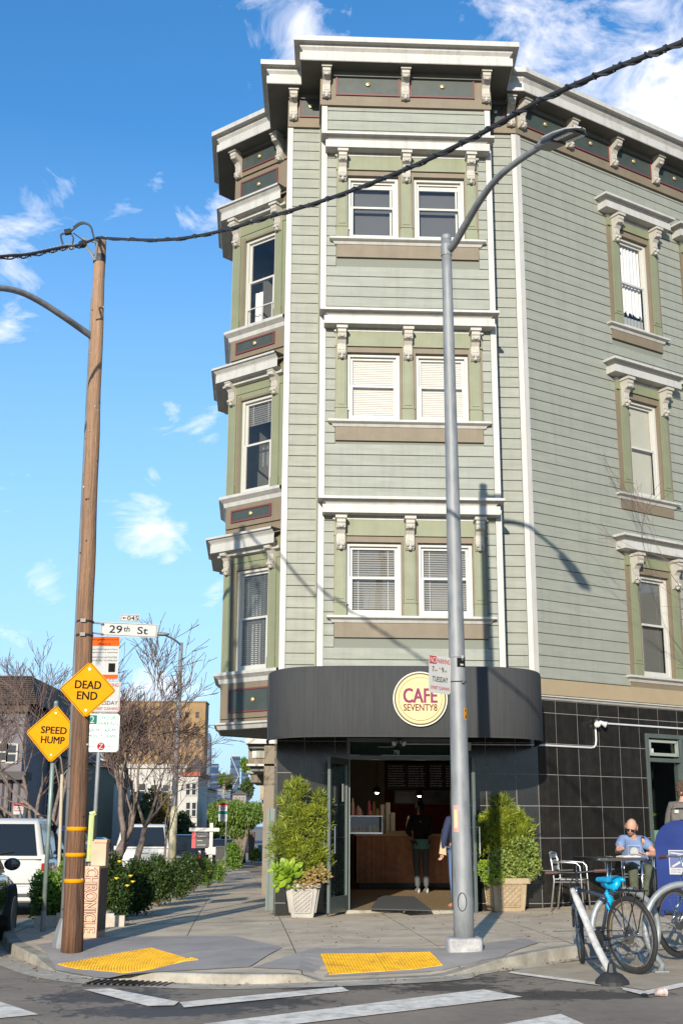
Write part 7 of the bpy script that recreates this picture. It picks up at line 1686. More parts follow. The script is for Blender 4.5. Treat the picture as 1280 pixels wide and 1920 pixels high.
# ============================================================ cars
CGL = mat('car_glass', (.010, .012, .013), .06, spec=.6); CHROME2 = mat('car_trim', (.35, .35, .35), .25, metal=.9); TYRE = mat('tyre', (.018, .018, .018), .8); RIMM = mat('alloy', (.38, .38, .38), .35, metal=.7)
REDL = mat('tail_red', (.30, .008, .01), .15); CLRL = mat('lamp_clear', (.55, .53, .5), .12)
def car(x, y, ang, lab, paint, kind='suv', L=4.6, W=1.84, H=1.70, zoff=0, grp='cars parked along the left street'):
    """x forward; origin at the middle on the road; ang = heading"""
    z = gz(x, y)-ROADD+zoff; root = empty('parked_car', (x, y, z), lab, 'car' if kind != 'pickup' else 'pickup truck', grp); F = T(x, y, z) @ Rz(ang); h = W/2
    belt = {'suv': .60, 'sedan': .62, 'pickup': .58}[kind]*H; zb = .26
    def sec(x_, zt, hw, zbot=zb): return [(x_, -hw*.90, zbot), (x_, -hw*.985, zbot+.12), (x_, -hw, (zbot+zt)/2), (x_, -hw*.985, zt-.10), (x_, -hw*.93, zt-.015), (x_, -hw*.80, zt), (x_, hw*.80, zt), (x_, hw*.93, zt-.015), (x_, hw*.985, zt-.10), (x_, hw, (zbot+zt)/2), (x_, hw*.985, zbot+.12), (x_, hw*.90, zbot)]
    hood = belt-.06
    st = [(-L/2, belt-.12, h*.90, .36), (-L/2+.06, belt-.02, h*.96, .30), (-L/2+.5, belt, h, zb), (-.2, belt, h, zb), (L*.20, belt-.01, h, zb), (L*.36, hood-.03, h*.985, zb), (L/2-.12, hood-.12, h*.93, .28), (L/2, hood-.28, h*.84, .34)]
    q = MB(F); vs = []; n = 12
    for a in st: vs += sec(*a)
    q.add(vs, [(i*n+k, (i+1)*n+k, (i+1)*n+(k+1) % n, i*n+(k+1) % n) for i in range(len(st)-1) for k in range(n)]+[tuple(range(n)), tuple(range(len(st)*n-1, len(st)*n-n-1, -1))])
    body = part('car_body', q, paint, root, smooth=True, bevel=.02)
    # cabin
    x0, x1, r0, r1 = {'suv': (-L/2+.04, L*.22, -L/2+.30, L*.06), 'sedan': (-L*.36, L*.24, -L*.20, L*.05), 'pickup': (-L*.10, L*.22, -L*.05, L*.07)}[kind]
    rh = h*.78; bh = h*.945; zr = H
    q = MB(F); C = [(x0, -bh, belt-.01), (x1, -bh, belt-.01), (x1, bh, belt-.01), (x0, bh, belt-.01), (r0, -rh, zr-.05), (r1, -rh, zr-.05), (r1, rh, zr-.05), (r0, rh, zr-.05), (r0+.12, -rh*.9, zr), (r1-.12, -rh*.9, zr), (r1-.12, rh*.9, zr), (r0+.12, rh*.9, zr)]
    q.add(C, [(0, 1, 5, 4), (1, 2, 6, 5), (2, 3, 7, 6), (3, 0, 4, 7), (4, 5, 9, 8), (5, 6, 10, 9), (6, 7, 11, 10), (7, 4, 8, 11), (8, 9, 10, 11)]); cb = part('cabin', q, paint, root, smooth=True, bevel=.075)
    def pane(a, b, c, d, nm, off=.008, ins=(.07, .07, .06, .05)):   # a,b bottom; c,d top (c above b)
        a, b, c, d = map(Vector, (a, b, c, d)); nrm = (b-a).cross(d-a).normalized()
        def L2(s, t): return (a.lerp(b, s)).lerp(d.lerp(c, s), t)+nrm*off
        wd = (b-a).length; ht = (d-a).length
        q = MB(F); q.quad(L2(ins[0]/wd, ins[2]/ht), L2(1-ins[1]/wd, ins[2]/ht), L2(1-ins[1]/wd, 1-ins[3]/ht), L2(ins[0]/wd, 1-ins[3]/ht)); part(nm, q, CGL, cb)
    V = [Vector(c) for c in C]
    pane(V[3], V[0], V[4], V[7], 'rear_window', ins=(.12, .12, .06, .06)); pane(V[1], V[2], V[6], V[5], 'windscreen', ins=(.1, .1, .03, .05))
    for side in (0, 1):
        A, B, Cc, D_ = (V[0], V[1], V[5], V[4]) if side == 0 else (V[2], V[3], V[7], V[6])
        cuts = [.02, .30, .33, .62, .65, .98] if kind == 'suv' else [.02, .48, .51, .98]
        if side: cuts = [1-c for c in cuts[::-1]]
        for i in range(0, len(cuts), 2):
            a, b = A.lerp(B, cuts[i]), A.lerp(B, cuts[i+1]); d, c = D_.lerp(Cc, cuts[i]), D_.lerp(Cc, cuts[i+1])
            pane(a, b, c, d, 'side_window', ins=(.03, .03, .05, .05))
    for sx in (-L*.30, L*.31):
        for sy in (-1, 1):
            M = F @ T(sx, sy*(h-.10), .335) @ Rx(pi/2)
            q = MB(M); q.lathe([(.39, -.115), (.39, .115)], 20); part('wheel_arch', q, BLACK, root)
            q = MB(F @ T(sx, sy*(h-.085), .335) @ Rx(pi/2)); q.lathe([(.24, -.11), (.32, -.105), (.335, -.06), (.335, .06), (.32, .105), (.24, .11)], 24); w = part('wheel', q, TYRE, root, smooth=False)
            q = MB(F @ T(sx, sy*(h-.085), .335) @ Rx(pi/2)); q.lathe([(.05, -.120*1), (.09, -.112), (.22, -.118), (.235, -.10), (.235, .10), (.22, .118), (.09, .112), (.05, .12)], 20); part('rim', q, RIMM, w)
    for sy in (-1, 1):
        q = MB(F @ T(L*.17, sy*(h+.06), belt+.10)); q.ball((0, 0, 0), .10, 10, 8, (.55, 1.1, .8)); part('wing_mirror', q, paint, root, smooth=True)
        q = MB(F @ T(L*.17-.055, sy*(h+.06), belt+.10)); q.ball((0, 0, 0), .085, 8, 6, (.1, 1.05, .8)); part('mirror_glass', q, CGL, root)
        # lamps
        q = MB(F); zt = belt-.07; q.box(-L/2-.012, -L/2+.16, sy*h*.955-.05, sy*h*.955+.05, zt-.20, zt-.02); part('tail_light', q, REDL, root, bevel=.015)
        q = MB(F); q.box(-L/2-.010, -L/2+.14, sy*h*.95-.05, sy*h*.95+.05, zt-.015, zt+.14) if kind == 'suv' else q.box(-L/2-.014, -L/2+.1, sy*h*.86-.04, sy*h*.86+.04, zt-.16, zt-.06); part('tail_light_clear', q, CLRL, root, bevel=.015)
        q = MB(F); q.box(L/2-.22, L/2-.03, sy*h*.80-.09, sy*h*.80+.09, hood-.34, hood-.18); part('headlight', q, CLRL, root, bevel=.02)
    q = MB(F); q.box(-L/2-.08, -L/2+.3, -h*.93, h*.93, .32, .58); part('rear_bumper', q, paint, root, bevel=.04)
    q = MB(F); q.box(L/2-.3, L/2+.05, -h*.88, h*.88, .30, .54); part('front_bumper', q, paint, root, bevel=.04)
    q = MB(F); q.box(-L/2-.022, -L/2-.005, -.17, .17, belt-.36, belt-.25); part('licence_plate', q, SIGNW, root)
    for gx_ in (-L*.14, L*.03, L*.20):
        for sy in (-1, 1): q = MB(F); q.box(gx_-.006, gx_+.006, sy*(h+.001)-.004, sy*(h+.001)+.004, .36, belt-.06); part('panel_gap', q, BLACK, root)
    for hx in (-L*.10, L*.08):
        for sy in (-1, 1): q = MB(F); q.box(hx-.08, hx+.08, sy*(h+.012)-.014, sy*(h+.012)+.014, belt-.19, belt-.16); part('door_handle', q, CHROME2, root)
    q = MB(F); q.box(-L/2-.095, -L/2-.079, -h*.8, h*.8, .40, .46); part('bumper_strip', q, BLACK, root); q = MB(F); q.box(-L/2-.02, -L/2-.004, -h*.72, h*.72, belt-.44, belt-.425); part('hatch_gap', q, BLACK, root)
    q = MB(F); q.box(-L/2-.035, -L/2-.012, -.22, .22, belt-.20, belt-.15); part('hatch_trim', q, CHROME2, root)
    if kind == 'suv':
        q = MB(F); q.tube([(x0-.03, .05, belt+.06), (x0+.02, -.38, belt+.12)], .009, 5); part('rear_wiper', q, BLACK, root)
        for sy in (-1, 1): q = MB(F); q.tube([(r0+.2, sy*rh*.86, zr+.05), (r1-.2, sy*rh*.86, zr+.05)], .016, 6); part('roof_rail', q, DARKM, root)
    return root
WP = mat('car_white', (.50, .50, .47), .25, coat=.8); DG = mat('car_dark_green', (.018, .024, .018), .18, coat=1); BP = mat('car_blue', (.04, .06, .16), .2, coat=.9); BK = mat('car_black', (.012, .012, .014), .15, coat=1); GP_ = mat('car_grey', (.12, .12, .13), .25, coat=.8)
hd_ = math.atan2(1, -.10)
def lane(Y, off=1.0): return -4.72-.1*(Y-18)-off
car(lane(15.6, .66), 15.6, hd_, 'dark green car cut off by the left edge, nearest to the corner', DG, 'sedan', 4.5, 1.8, 1.44)
car(lane(25.0, 1.05), 25.0, hd_, 'white sports utility car with its tail lights toward us behind the SPEED HUMP post', WP, 'suv', 4.8, 1.95, 1.76)
car(lane(31.3, 1.05), 31.3, hd_, 'blue car parked just ahead of the white sports utility car', BP, 'suv', 4.4, 1.8, 1.72)
car(lane(38.5, 1.1), 38.5, hd_+pi, 'silver grey car behind the bare tree trunk', GP_, 'sedan', 4.4, 1.8, 1.5)
car(AT(275, 1580, 47).x, 47, hd_+.0, 'white pickup truck with a covered bed beyond the hedge', WP, 'suv', 5.0, 2.0, 2.05)
car(AT(345, 1580, 54).x-.2, 54, hd_, 'black sports utility car behind the far lamp pole', BK, 'suv', 4.7, 1.9, 1.75)
car(AT(415, 1580, 76).x, 76, hd_, 'black car near the green tree', BK, 'suv', 4.7, 1.9, 1.7)
car(AT(440, 1560, 105).x, 105, hd_, 'dark grey car far up the street under the green tree', GP_, 'sedan', 4.6, 1.8, 1.5)
# box trailer side beside the pickup
q = MB(); A = AT(224, 1562, 45); B = AT(268, 1625, 45); q.box(A.x, B.x, 45, 48, gz(-8, 45)+.35, A.z); tl = part('box_trailer', q, mat('trailer_white', (.50, .50, .48), .5, var=.1), label='white box shaped truck body beside the pickup truck', cat='trailer', bevel=.03)
# ============================================================ houses on the left street
GLW = mat('house_window_glass', (.03, .035, .04), .08); 
def house(px0, px1, pytop, Y, depth_, lab, wall, trim, roof, gable=True, wins=(), name='house', rows=True, below=None, zbase=None, face=0, cornice=True, group='houses along the left street'):
    depth = min(depth_, 6 if Y > 50 else 14); A = AT(px0, pytop, Y); B = AT(px1, pytop, Y); g = gz(A.x, Y)-ROADD if zbase is None else zbase; root = empty(name, ((A.x+B.x)/2, Y+depth/2, g), lab, 'house' if name == 'house' else 'building', group)
    x0, x1, zt = A.x, B.x, A.z; q = MB(); q.box(x0, x1, Y, Y+depth, g-2, zt); part('wall', q, wall, root)
    if gable:
        q = MB(); xm = (x0+x1)/2; hh = (x1-x0)*.32; q.prism([(x0-.3, zt), (x1+.3, zt), (xm, zt+hh)], Y-.3, Y+depth, 'y'); part('roof', q, roof, root)
    else: q = MB(); q.box(x0-.15, x1+.15, Y-.2, Y+depth, zt, zt+.25); part('roof', q, roof, root)
    for (a, b, c, d) in wins:   # pixel rectangles on the front
        P = AT(a, b, Y); Q = AT(c, d, Y); q = MB(); t = max(.07, (Q.x-P.x)*.12); q.box(P.x-t, Q.x+t, Y-.08, Y+.02, Q.z-t, P.z+t); w = part('window', q, trim, root)
        q = MB(); zm = (P.z+Q.z)/2; q.box(P.x, Q.x, Y-.10, Y-.081, Q.z, zm-.03); part('pane', q, GLW, w); q = MB(); q.box(P.x, Q.x, Y-.10, Y-.081, zm+.03, P.z); part('pane', q, GLW, w)
    return root, x0, x1, zt, g
SHG = mat('brown_shingle', (.085, .060, .042), .9, var=.4, vscale=6, objvar=.1); MAUV = mat('mauve_paint', (.13, .115, .125), .7, var=.1); GRNH = mat('house_green', (.055, .058, .03), .7, var=.15); TANB = mat('tan_brick', (.25, .155, .068), .85, var=.25, vscale=.6); WHT = mat('house_white', (.40, .38, .34), .8, var=.1); GRYR = mat('grey_roof', (.07, .065, .06), .9)
r_, x0, x1, zt, g = house(-60, 48, 1335, 44, 14, 'brown shingled gable house with a mauve painted lower front at the left edge', MAUV, WHT, SHG, gable=False, wins=[(4, 1480, 12, 1515), (17, 1480, 27, 1520), (33, 1485, 40, 1515), (2, 1395, 12, 1425), (18, 1398, 30, 1428)])
# steep shingled upper storey
q = MB(); Aa = AT(-60, 1258, 44.5); Bb = AT(40, 1258, 44.5); q.add([(x0-.2, 43.7, zt+.25), (x1+.5, 43.7, zt+.25), (x1+.5, 58, zt+.25), (x0-.2, 58, zt+.25), (Aa.x, 46, Aa.z), (Bb.x, 46, Aa.z), (Bb.x, 56, Aa.z), (Aa.x, 56, Aa.z)], [(0, 1, 5, 4), (1, 2, 6, 5), (2, 3, 7, 6), (3, 0, 4, 7), (4, 5, 6, 7)]); part('shingled_storey', q, SHG, r_)
nrow = 14
for k in range(nrow):     # courses of shingles
    t0_, t1_ = k/nrow, (k+1)/nrow; L0 = Vector((x0-.2, 43.7, zt+.25)).lerp(Vector((Aa.x, 46, Aa.z)), t0_); L1 = Vector((x0-.2, 43.7, zt+.25)).lerp(Vector((Aa.x, 46, Aa.z)), t1_+.01); R0_ = Vector((x1+.5, 43.7, zt+.25)).lerp(Vector((Bb.x, 46, Aa.z)), t0_); R1_ = Vector((x1+.5, 43.7, zt+.25)).lerp(Vector((Bb.x, 46, Aa.z)), t1_+.01)
    o_ = Vector((0, -.07, .02)); q = MB(); q.add([L0+o_, R0_+o_, R1_+Vector((0, -.015, 0)), L1+Vector((0, -.015, 0)), L0, R0_], [(0, 1, 2, 3), (4, 5, 1, 0)]); part('shingle_course', q, SHG, r_)
for a in (0, 14, 30, 44): P = AT(a, 1462, 43.2); q = MB(); q.tube([(P.x, 43.4, g), (P.x, 43.4, P.z)], .13, 10); part('porch_column', q, MAUV, r_)
q = MB(); P = AT(-60, 1462, 43.2); Q = AT(50, 1447, 43.2); q.box(P.x, Q.x, 42.9, 44, P.z, Q.z); part('porch_roof', q, GRYR, r_)
house(50, 112, 1418, 48, 12, 'dark olive green house with tall paired windows behind the SPEED HUMP post', GRNH, WHT, GRYR, gable=False, wins=[(62, 1420, 68, 1445), (74, 1420, 82, 1448), (60, 1485, 68, 1530), (72, 1485, 80, 1530), (90, 1490, 96, 1530)])
house(112, 168, 1452, 56, 12, 'grey blue house behind the wooden utility pole', mat('house_greyblue', (.12, .14, .155), .7), WHT, GRYR, gable=False, wins=[(118, 1470, 126, 1500), (132, 1470, 140, 1500)])
house(166, 206, 1465, 60, 12, 'pale grey house with a dark window right of the wooden pole', mat('house_palegrey', (.24, .26, .26), .7), WHT, GRYR, gable=False, wins=[(186, 1505, 196, 1535), (172, 1505, 180, 1535)])
house(206, 224, 1500, 66, 10, 'narrow ochre yellow house', mat('house_ochre', (.42, .24, .05), .7), WHT, GRYR, gable=False, wins=[(211, 1515, 218, 1540)])
house(224, 243, 1492, 70, 10, 'narrow teal house beside the ochre house', mat('house_teal', (.07, .16, .15), .7), WHT, GRYR, gable=False, wins=[(229, 1505, 238, 1535)])
house(216, 348, 1440, 85, 14, 'long white parapet house in front of the brown apartment block', WHT, WHT, WHT, gable=False, wins=[(240, 1470, 250, 1495), (262, 1470, 272, 1495), (284, 1472, 294, 1497), (306, 1472, 316, 1497)])
r_, x0, x1, zt, g = house(344, 372, 1455, 80, 8, 'white corner tower with a small red tiled hood and grey dome', WHT, WHT, mat('red_tile', (.28, .07, .04), .8), gable=False, wins=[(350, 1470, 356, 1490), (361, 1470, 367, 1490), (350, 1505, 356, 1530), (361, 1505, 367, 1530)])
q = MB(T((x0+x1)/2, 83, zt+.25)); q.lathe([(.55, 0), (.55, .35), (.6, .4), (.5, .7), (.28, .95), (.02, 1.05)], 14); part('dome', q, GRYR, r_)
house(372, 392, 1480, 95, 8, 'white far house with a dark gable and two windows', WHT, WHT, GRYR, wins=[(376, 1492, 381, 1512), (384, 1492, 389, 1512)])
house(392, 408, 1500, 110, 8, 'small grey far house', mat('house_palegrey', (.24, .26, .26), .7), WHT, GRYR, wins=[(396, 1512, 400, 1524)])
house(436, 462, 1490, 190, 10, 'pinkish far house among the trees', mat('house_pink', (.20, .15, .14), .8), WHT, GRYR, wins=[(440, 1494, 443, 1499), (448, 1494, 451, 1499), (455, 1494, 458, 1499)])
house(60, 130, 1300, 150, 14, 'cream flat roofed block behind the bare trees', mat('cream_block', (.50, .40, .30), .8), mat('dark_openings', (.06, .06, .06), .7), WHT, gable=False, wins=[(66, 1315, 76, 1325), (84, 1315, 94, 1325), (102, 1315, 112, 1325), (66, 1340, 76, 1350), (84, 1340, 94, 1350)])
# apartment block
wn_ = [(350+i*20-3, 1335+27*k, 350+i*20+3, 1346+27*k) for i in (0, 1) for k in range(6)]+[(220+i*22-3, 1336+27*k, 220+i*22+3, 1347+27*k) for i in range(6) for k in range(4)]
house(200, 386, 1316, 245, 26, 'tall tan brick apartment block with small square windows', TANB, TANB, mat('parapet_tan', (.22, .15, .08), .8), gable=False, wins=wn_, name='apartment_block', group=None)
# neighbour on the near side: stepped bays beyond the corner building
nb_ = empty('neighbour_house', (-1.6, 29, gz(-2, 29)), 'taupe neighbouring house with stepped bay windows past the corner building', 'house')
def slab(px, py0, py1, Y0, Y1, m, nm): A = AT(px, py0, Y0); B = AT(px, py1, Y0); q = MB(); q.box(A.x, -1.2-.09*(Y0-19)+.6, Y0, Y1, B.z, A.z); part(nm, q, m, nb_)
slab(470, 1360, 1384, 28.2, 31, CORN, 'bay_cornice'); slab(460, 1384, 1394, 28, 31, CORN, 'bay_cornice'); slab(465, 1394, 1403, 28.2, 31, SOFF, 'bay_soffit'); slab(466, 1403, 1434, 28.4, 31, TAUPE, 'bay_wall'); slab(473, 1404, 1421, 28.37, 28.39, WHITE, 'window'); slab(481, 1404, 1421, 28.35, 28.365, SAGE, 'pane')
slab(462, 1432, 1436, 28, 31, CORN, 'bay_sill'); slab(470, 1436, 1446, 28.2, 31, SOFF, 'bay_soffit'); slab(463, 1445, 1450, 30.5, 33, CORN, 'bay_sill'); slab(470, 1450, 1467, 30.6, 33, TAUPE, 'bay_wall'); slab(488, 1469, 1500, 36, 39, TAN, 'bay_wall'); slab(494, 1474, 1487, 35.9, 35.95, WHITE, 'window'); slab(492, 1500, 1520, 36.5, 39, TAN, 'bay_wall')
q = MB(); q.prism([(-1.72, 28), (1, 28), (1, 55), (-3.3, 55)], -1, 3.0, 'z'); part('ground_floor_wall', q, TAUPE, nb_); q = MB(); q.prism([(-3.5, 60), (1, 60), (1, 110), (-6.5, 110)], -3, 1.9, 'z'); part('far_wall', q, TAN, nb_)
# ============================================================ skyline
BGL = mat('tower_blue_glass', (.055, .095, .15), .8, spec=.1, var=.2, vscale=.05); BGL2 = mat('tower_deep_blue', (.03, .06, .12), .8, spec=.1, var=.2, vscale=.05); BGL3 = mat('tower_grey_glass', (.11, .145, .19), .8, spec=.1, var=.1, vscale=.05)
def tower(px0, px1, py, Y, lab, m, fins=0, cap='flat'):
    A = AT(px0, py, Y); B = AT(px1, py, Y); r_ = empty('skyscraper', ((A.x+B.x)/2, Y, -20), lab, 'skyscraper', 'distant skyscrapers on the skyline'); w = B.x-A.x; cx = (A.x+B.x)/2; q = MB(T(cx, Y+w/2, 0))
    if cap == 'round':
        q.lathe([(w*.60, -20), (w*.60, A.z*.55), (w*.54, A.z*.8), (w*.44, A.z*.93), (w*.30, A.z*.985), (w*.12, A.z)], 20)
    else: q.box(-w/2, w/2, -w/2, w/2, -20, A.z)
    b = part('tower_body', q, m, r_, smooth=cap == 'round')
    if cap != 'round':
        for k in range(int(A.z/9)):
            q = MB(T(cx, Y+w/2, 0)); z = A.z-4-k*9; q.box(-w/2-.4, w/2+.4, -w/2-.4, w/2+.4, z, z+2.2); part('floor_band', q, BGL2 if m is not BGL2 else BGL3, b)
    return r_, cx, w, A.z
tower(385, 397, 1374, 1500, 'tall rounded grey blue tower just right of the tan apartment block', BGL3, cap='round')
tower(397, 409, 1432, 1400, 'dark blue flat topped tower beside the rounded tower', BGL2); tower(404, 412, 1447, 1380, 'lower dark blue tower at the foot of the rounded tower', BGL2)
r_, cx, w, zt = tower(433, 449, 1418, 1450, 'slim grey blue tower with white diagonal bracing', BGL)
q = MB(T(cx, 1450, 0)); 
for s, z0, z1 in ((1, zt, zt*.72), (-1, zt*.72, zt*.45), (1, zt*.45, zt*.2)): q.tube([(-s*w/2, -1, z0), (s*w/2, -1, z1)], .5, 5)
q.tube([(-w/2, -1, zt), (w/2, -1, zt)], .5, 5); q.tube([(-w/2, -1, zt*.45), (w/2, -1, zt*.45)], .7, 5); part('diagonal_brace', q, WHT, r_)
tower(453, 465, 1437, 1350, 'short dark blue tower at the right of the skyline', BGL2); tower(415, 433, 1460, 1300, 'low wide grey tower between the skyline towers', BGL3); tower(409, 420, 1455, 1320, 'pale low tower left of the braced tower', BGL3)
# ============================================================ far trees
def far_tree(px, py0, py1, wpx, Y, n, lab, m, leaf=(.16, .05), trunk=True, droop=0, tw=.16, lobes=9):
    A = AT(px, py0, Y); g = gz(A.x, Y); B = AT(px, py1, Y); rx = wpx/2*Y/2275; rz = (A.z-B.z)/2; c = Vector((A.x, Y, (A.z+B.z)/2)); r_ = empty('tree', (A.x, Y, g), lab, 'tree', 'leafy trees along the left street'); pts = []; dirs = []
    for _ in range(lobes):
        cc = c+Vector((random.uniform(-.6, .6)*rx, random.uniform(-.6, .6)*rx, random.uniform(-.55, .6)*rz)); pts += blob_pts(cc, (rx*.5, rx*.5, rz*.5), n//lobes, .5)
    for p in pts: dirs.append(Vector((random.gauss(0, .5), random.gauss(0, .5), -droop+random.gauss(0, .5 if droop else 1))))
    part('crown', leaf_mb(pts, leaf[0], leaf[1], dirs=dirs), m, r_)
    if trunk:
        q = MB(); b = Vector((A.x, Y, g))
        for k in range(5): t = c+Vector((random.uniform(-.5, .5)*rx, random.uniform(-.3, .3)*rx, random.uniform(-.2, .4)*rz)); q.tube([b+Vector((0, 0, -.1)), b.lerp(t, .3)+Vector((random.uniform(-.1, .1), 0, 0)), t], [tw, tw*.75, tw*.25], 7)
        part('trunk', q, BARK, r_, smooth=True)
WIL = leafmat('willow_leaf', (.05, .10, .008), (.16, .24, .03)); DKG = leafmat('far_dark_leaf', (.02, .045, .010), (.07, .10, .02)); OLV = leafmat('autumn_olive_leaf', (.09, .08, .015), (.20, .15, .03))
far_tree(450, 1486, 1572, 112, 82, 16000, 'full drooping green street tree near the end of the pavement', WIL, (.20, .035), droop=1.2, tw=.26, lobes=14)
far_tree(300, 1482, 1585, 76, 62, 5200, 'olive and russet leaved tree behind the white pickup', OLV, (.16, .05)); far_tree(262, 1500, 1580, 44, 60, 2600, 'green tree left of the russet tree', DKG, (.16, .05))
far_tree(342, 1520, 1585, 60, 66, 3000, 'dark green tree behind the black car', DKG, (.18, .06)); far_tree(385, 1535, 1575, 60, 90, 2400, 'low dark tree beyond the estate agent sign', DKG, (.2, .07)); far_tree(462, 1462, 1500, 30, 200, 1200, 'far green tree on the hill below the skyline', DKG, (.5, .2), trunk=False); far_tree(460, 1424, 1450, 16, 400, 500, 'distant tree rising beside the skyline towers', WIL, (1.2, .3), trunk=False); far_tree(425, 1452, 1480, 26, 300, 700, 'distant yellow green tree at the foot of the braced tower', WIL, (.9, .3), trunk=False); far_tree(410, 1540, 1575, 40, 115, 1400, 'dark far tree over the parked cars', DKG, (.3, .1))
far_tree(-30, 1420, 1560, 90, 60, 3000, 'dark evergreen at the far left behind the houses', DKG, (.2, .07))
# ============================================================ far street furniture
Y = 44.0; b = Vector((AT(323, 1600, Y).x, Y, gz(-6, Y))); t = AT(340, 1205, Y)
fl = empty('street_lamp', b, 'far street lamp with a concrete coloured pole in front of the apartment block', 'street lamp', 'street lamps'); q = MB(); q.tube([b, t], [.13, .07], 12); part('lamp_pole', q, GALV, fl, smooth=True)
q = MB(); q.tube([b, b.lerp(t, .30)], [.15, .125], 12); part('painted_sleeve', q, mat('pole_sand_paint', (.42, .38, .24), .7, var=.2), fl, smooth=True)
q = MB(); q.tube(catm([t+Vector((0, 0, -.1)), AT(328, 1200, Y-.4), AT(312, 1192, Y-.9), AT(300, 1189, Y-1.3)], 4), .035, 8); part('lamp_arm', q, GALV, fl, smooth=True)
A = AT(302, 1189, Y-1.3); q = MB(T(*A)); q.ball((0, 0, 0), .2, 10, 6, (1.6, .7, .35)); part('lamp_head', q, GALV, fl, smooth=True)
b = Vector((AT(233, 1590, 60).x, 60, gz(-9, 60))); t = AT(238, 1440, 60); q = MB(); q.tube([b, t], .09, 8); tag(part('utility_pole', q, mat('far_pole_wood', (.28, .24, .17), .9)), 'pale wooden pole beside the olive tree', 'utility pole')
b = Vector((AT(418, 1600, 118).x, 118, gz(-9, 118))); t = AT(420, 1470, 118); q = MB(); q.tube([b, t], .12, 6); q.tube([t+Vector((-.7, 0, -.6)), t+Vector((.7, 0, -.6))], .06, 5); tag(part('utility_pole', q, mat('far_pole_wood', (.28, .24, .17), .9)), 'distant crossarm utility pole under the skyline', 'utility pole')
b = Vector((AT(112, 1650, 21).x, 21, gz(-5, 21))); t = AT(117, 1452, 21); q = MB(); q.tube([b, t], .028, 8); tag(part('sign_post', q, mat('pale_post', (.42, .36, .26), .8)), 'short pale wooden post seen left of the utility pole', 'post')
def small_sign(px0, py0, px1, py1, Y, pyb, lab, top, lines, nm='parking_sign'):
    A = AT(px0, py0, Y); B = AT(px1, py1, Y); c = (A+B)/2; r_ = empty(nm, c, lab, 'road sign', 'small parking signs along the left street'); q = MB(); q.box(A.x, B.x, Y-.01, Y, B.z, A.z); pl = part('sign_plate', q, SIGNW, r_)
    h = A.z-B.z; w = B.x-A.x; q = MB(); q.box(A.x, B.x, Y-.014, Y-.0101, A.z-h*.3, A.z); part('colour_band', q, top, r_)
    for k, tx in enumerate(lines): part('lettering', text_mb(tx, T(c.x, Y-.0142, A.z-h*(.45+.22*k)), h*.12, w*.8, bold=.02), top, r_)
    g = gz(c.x, Y); q = MB(); q.tube([(B.x-.03, Y+.04, g), (B.x-.03, Y+.04, A.z+.1)], .03, 6); part('post', q, GALV, r_); return r_
small_sign(27, 1505, 44, 1527, 30, 1600, 'small white and red parking sign above the white car', SIGNR, ['NO', 'PARKING'])
small_sign(262, 1541, 273, 1552, 58, 1590, 'tiny white sign beside the pale wooden pole', SIGNR, ['NO'])
small_sign(411, 1506, 426, 1521, 50, 1610, 'white and red parking sign in front of the green tree', SIGNR, ['TOW', 'AWAY']); small_sign(410, 1521, 426, 1540, 50.02, 1610, 'white and green parking sign below the red one by the green tree', SIGNG, ['2', 'HOUR'])
# estate agent sign
Y = 39.0; b = Vector((AT(394, 1640, Y).x, Y, gz(-4, Y))); t = Vector((AT(397, 1543, Y).x, Y, AT(397, 1543, Y).z)); es = empty('estate_agent_sign', b, 'white T shaped post hanging a black and red estate agent board', 'sign'); WPM = mat('post_white', (.45, .44, .42), .6)
q = MB(); q.box(b.x-.055, b.x+.055, Y-.05, Y+.05, b.z, t.z); part('post', q, WPM, es); A = AT(356, 1552, Y); B = AT(412, 1559, Y); q = MB(); q.box(A.x, B.x, Y-.11, Y-.051, B.z, A.z); part('arm', q, WPM, es)
A = AT(361, 1561, Y); B = AT(391, 1590, Y); q = MB(); q.box(A.x, B.x, Y-.10, Y-.07, B.z, A.z); part('board', q, BLACK, es); C_ = AT(368, 1561, Y); q = MB(); q.box(A.x, C_.x, Y-.105, Y-.1005, B.z, A.z); part('red_stripe', q, mat('board_red', (.55, .02, .03), .5), es)
for k in range(3): q = MB(); z = A.z-.1-k*.13; q.box(C_.x+.05, B.x-.08-(k % 2)*.1, Y-.105, Y-.1005, z-.02, z); part('board_text', q, SIGNW, es)
q = MB(); q.box(b.x-.16, b.x+.16, Y-.1, Y-.055, AT(395, 1602, Y).z, AT(395, 1588, Y).z); part('leaflet_box', q, WPM, es)
for s in (.15, .85): x = A.x+(B.x-A.x)*s; q = MB(); q.tube([(x, Y-.08, A.z), (x, Y-.08, A.z+.06)], .008, 5); part('chain', q, STEEL, es)
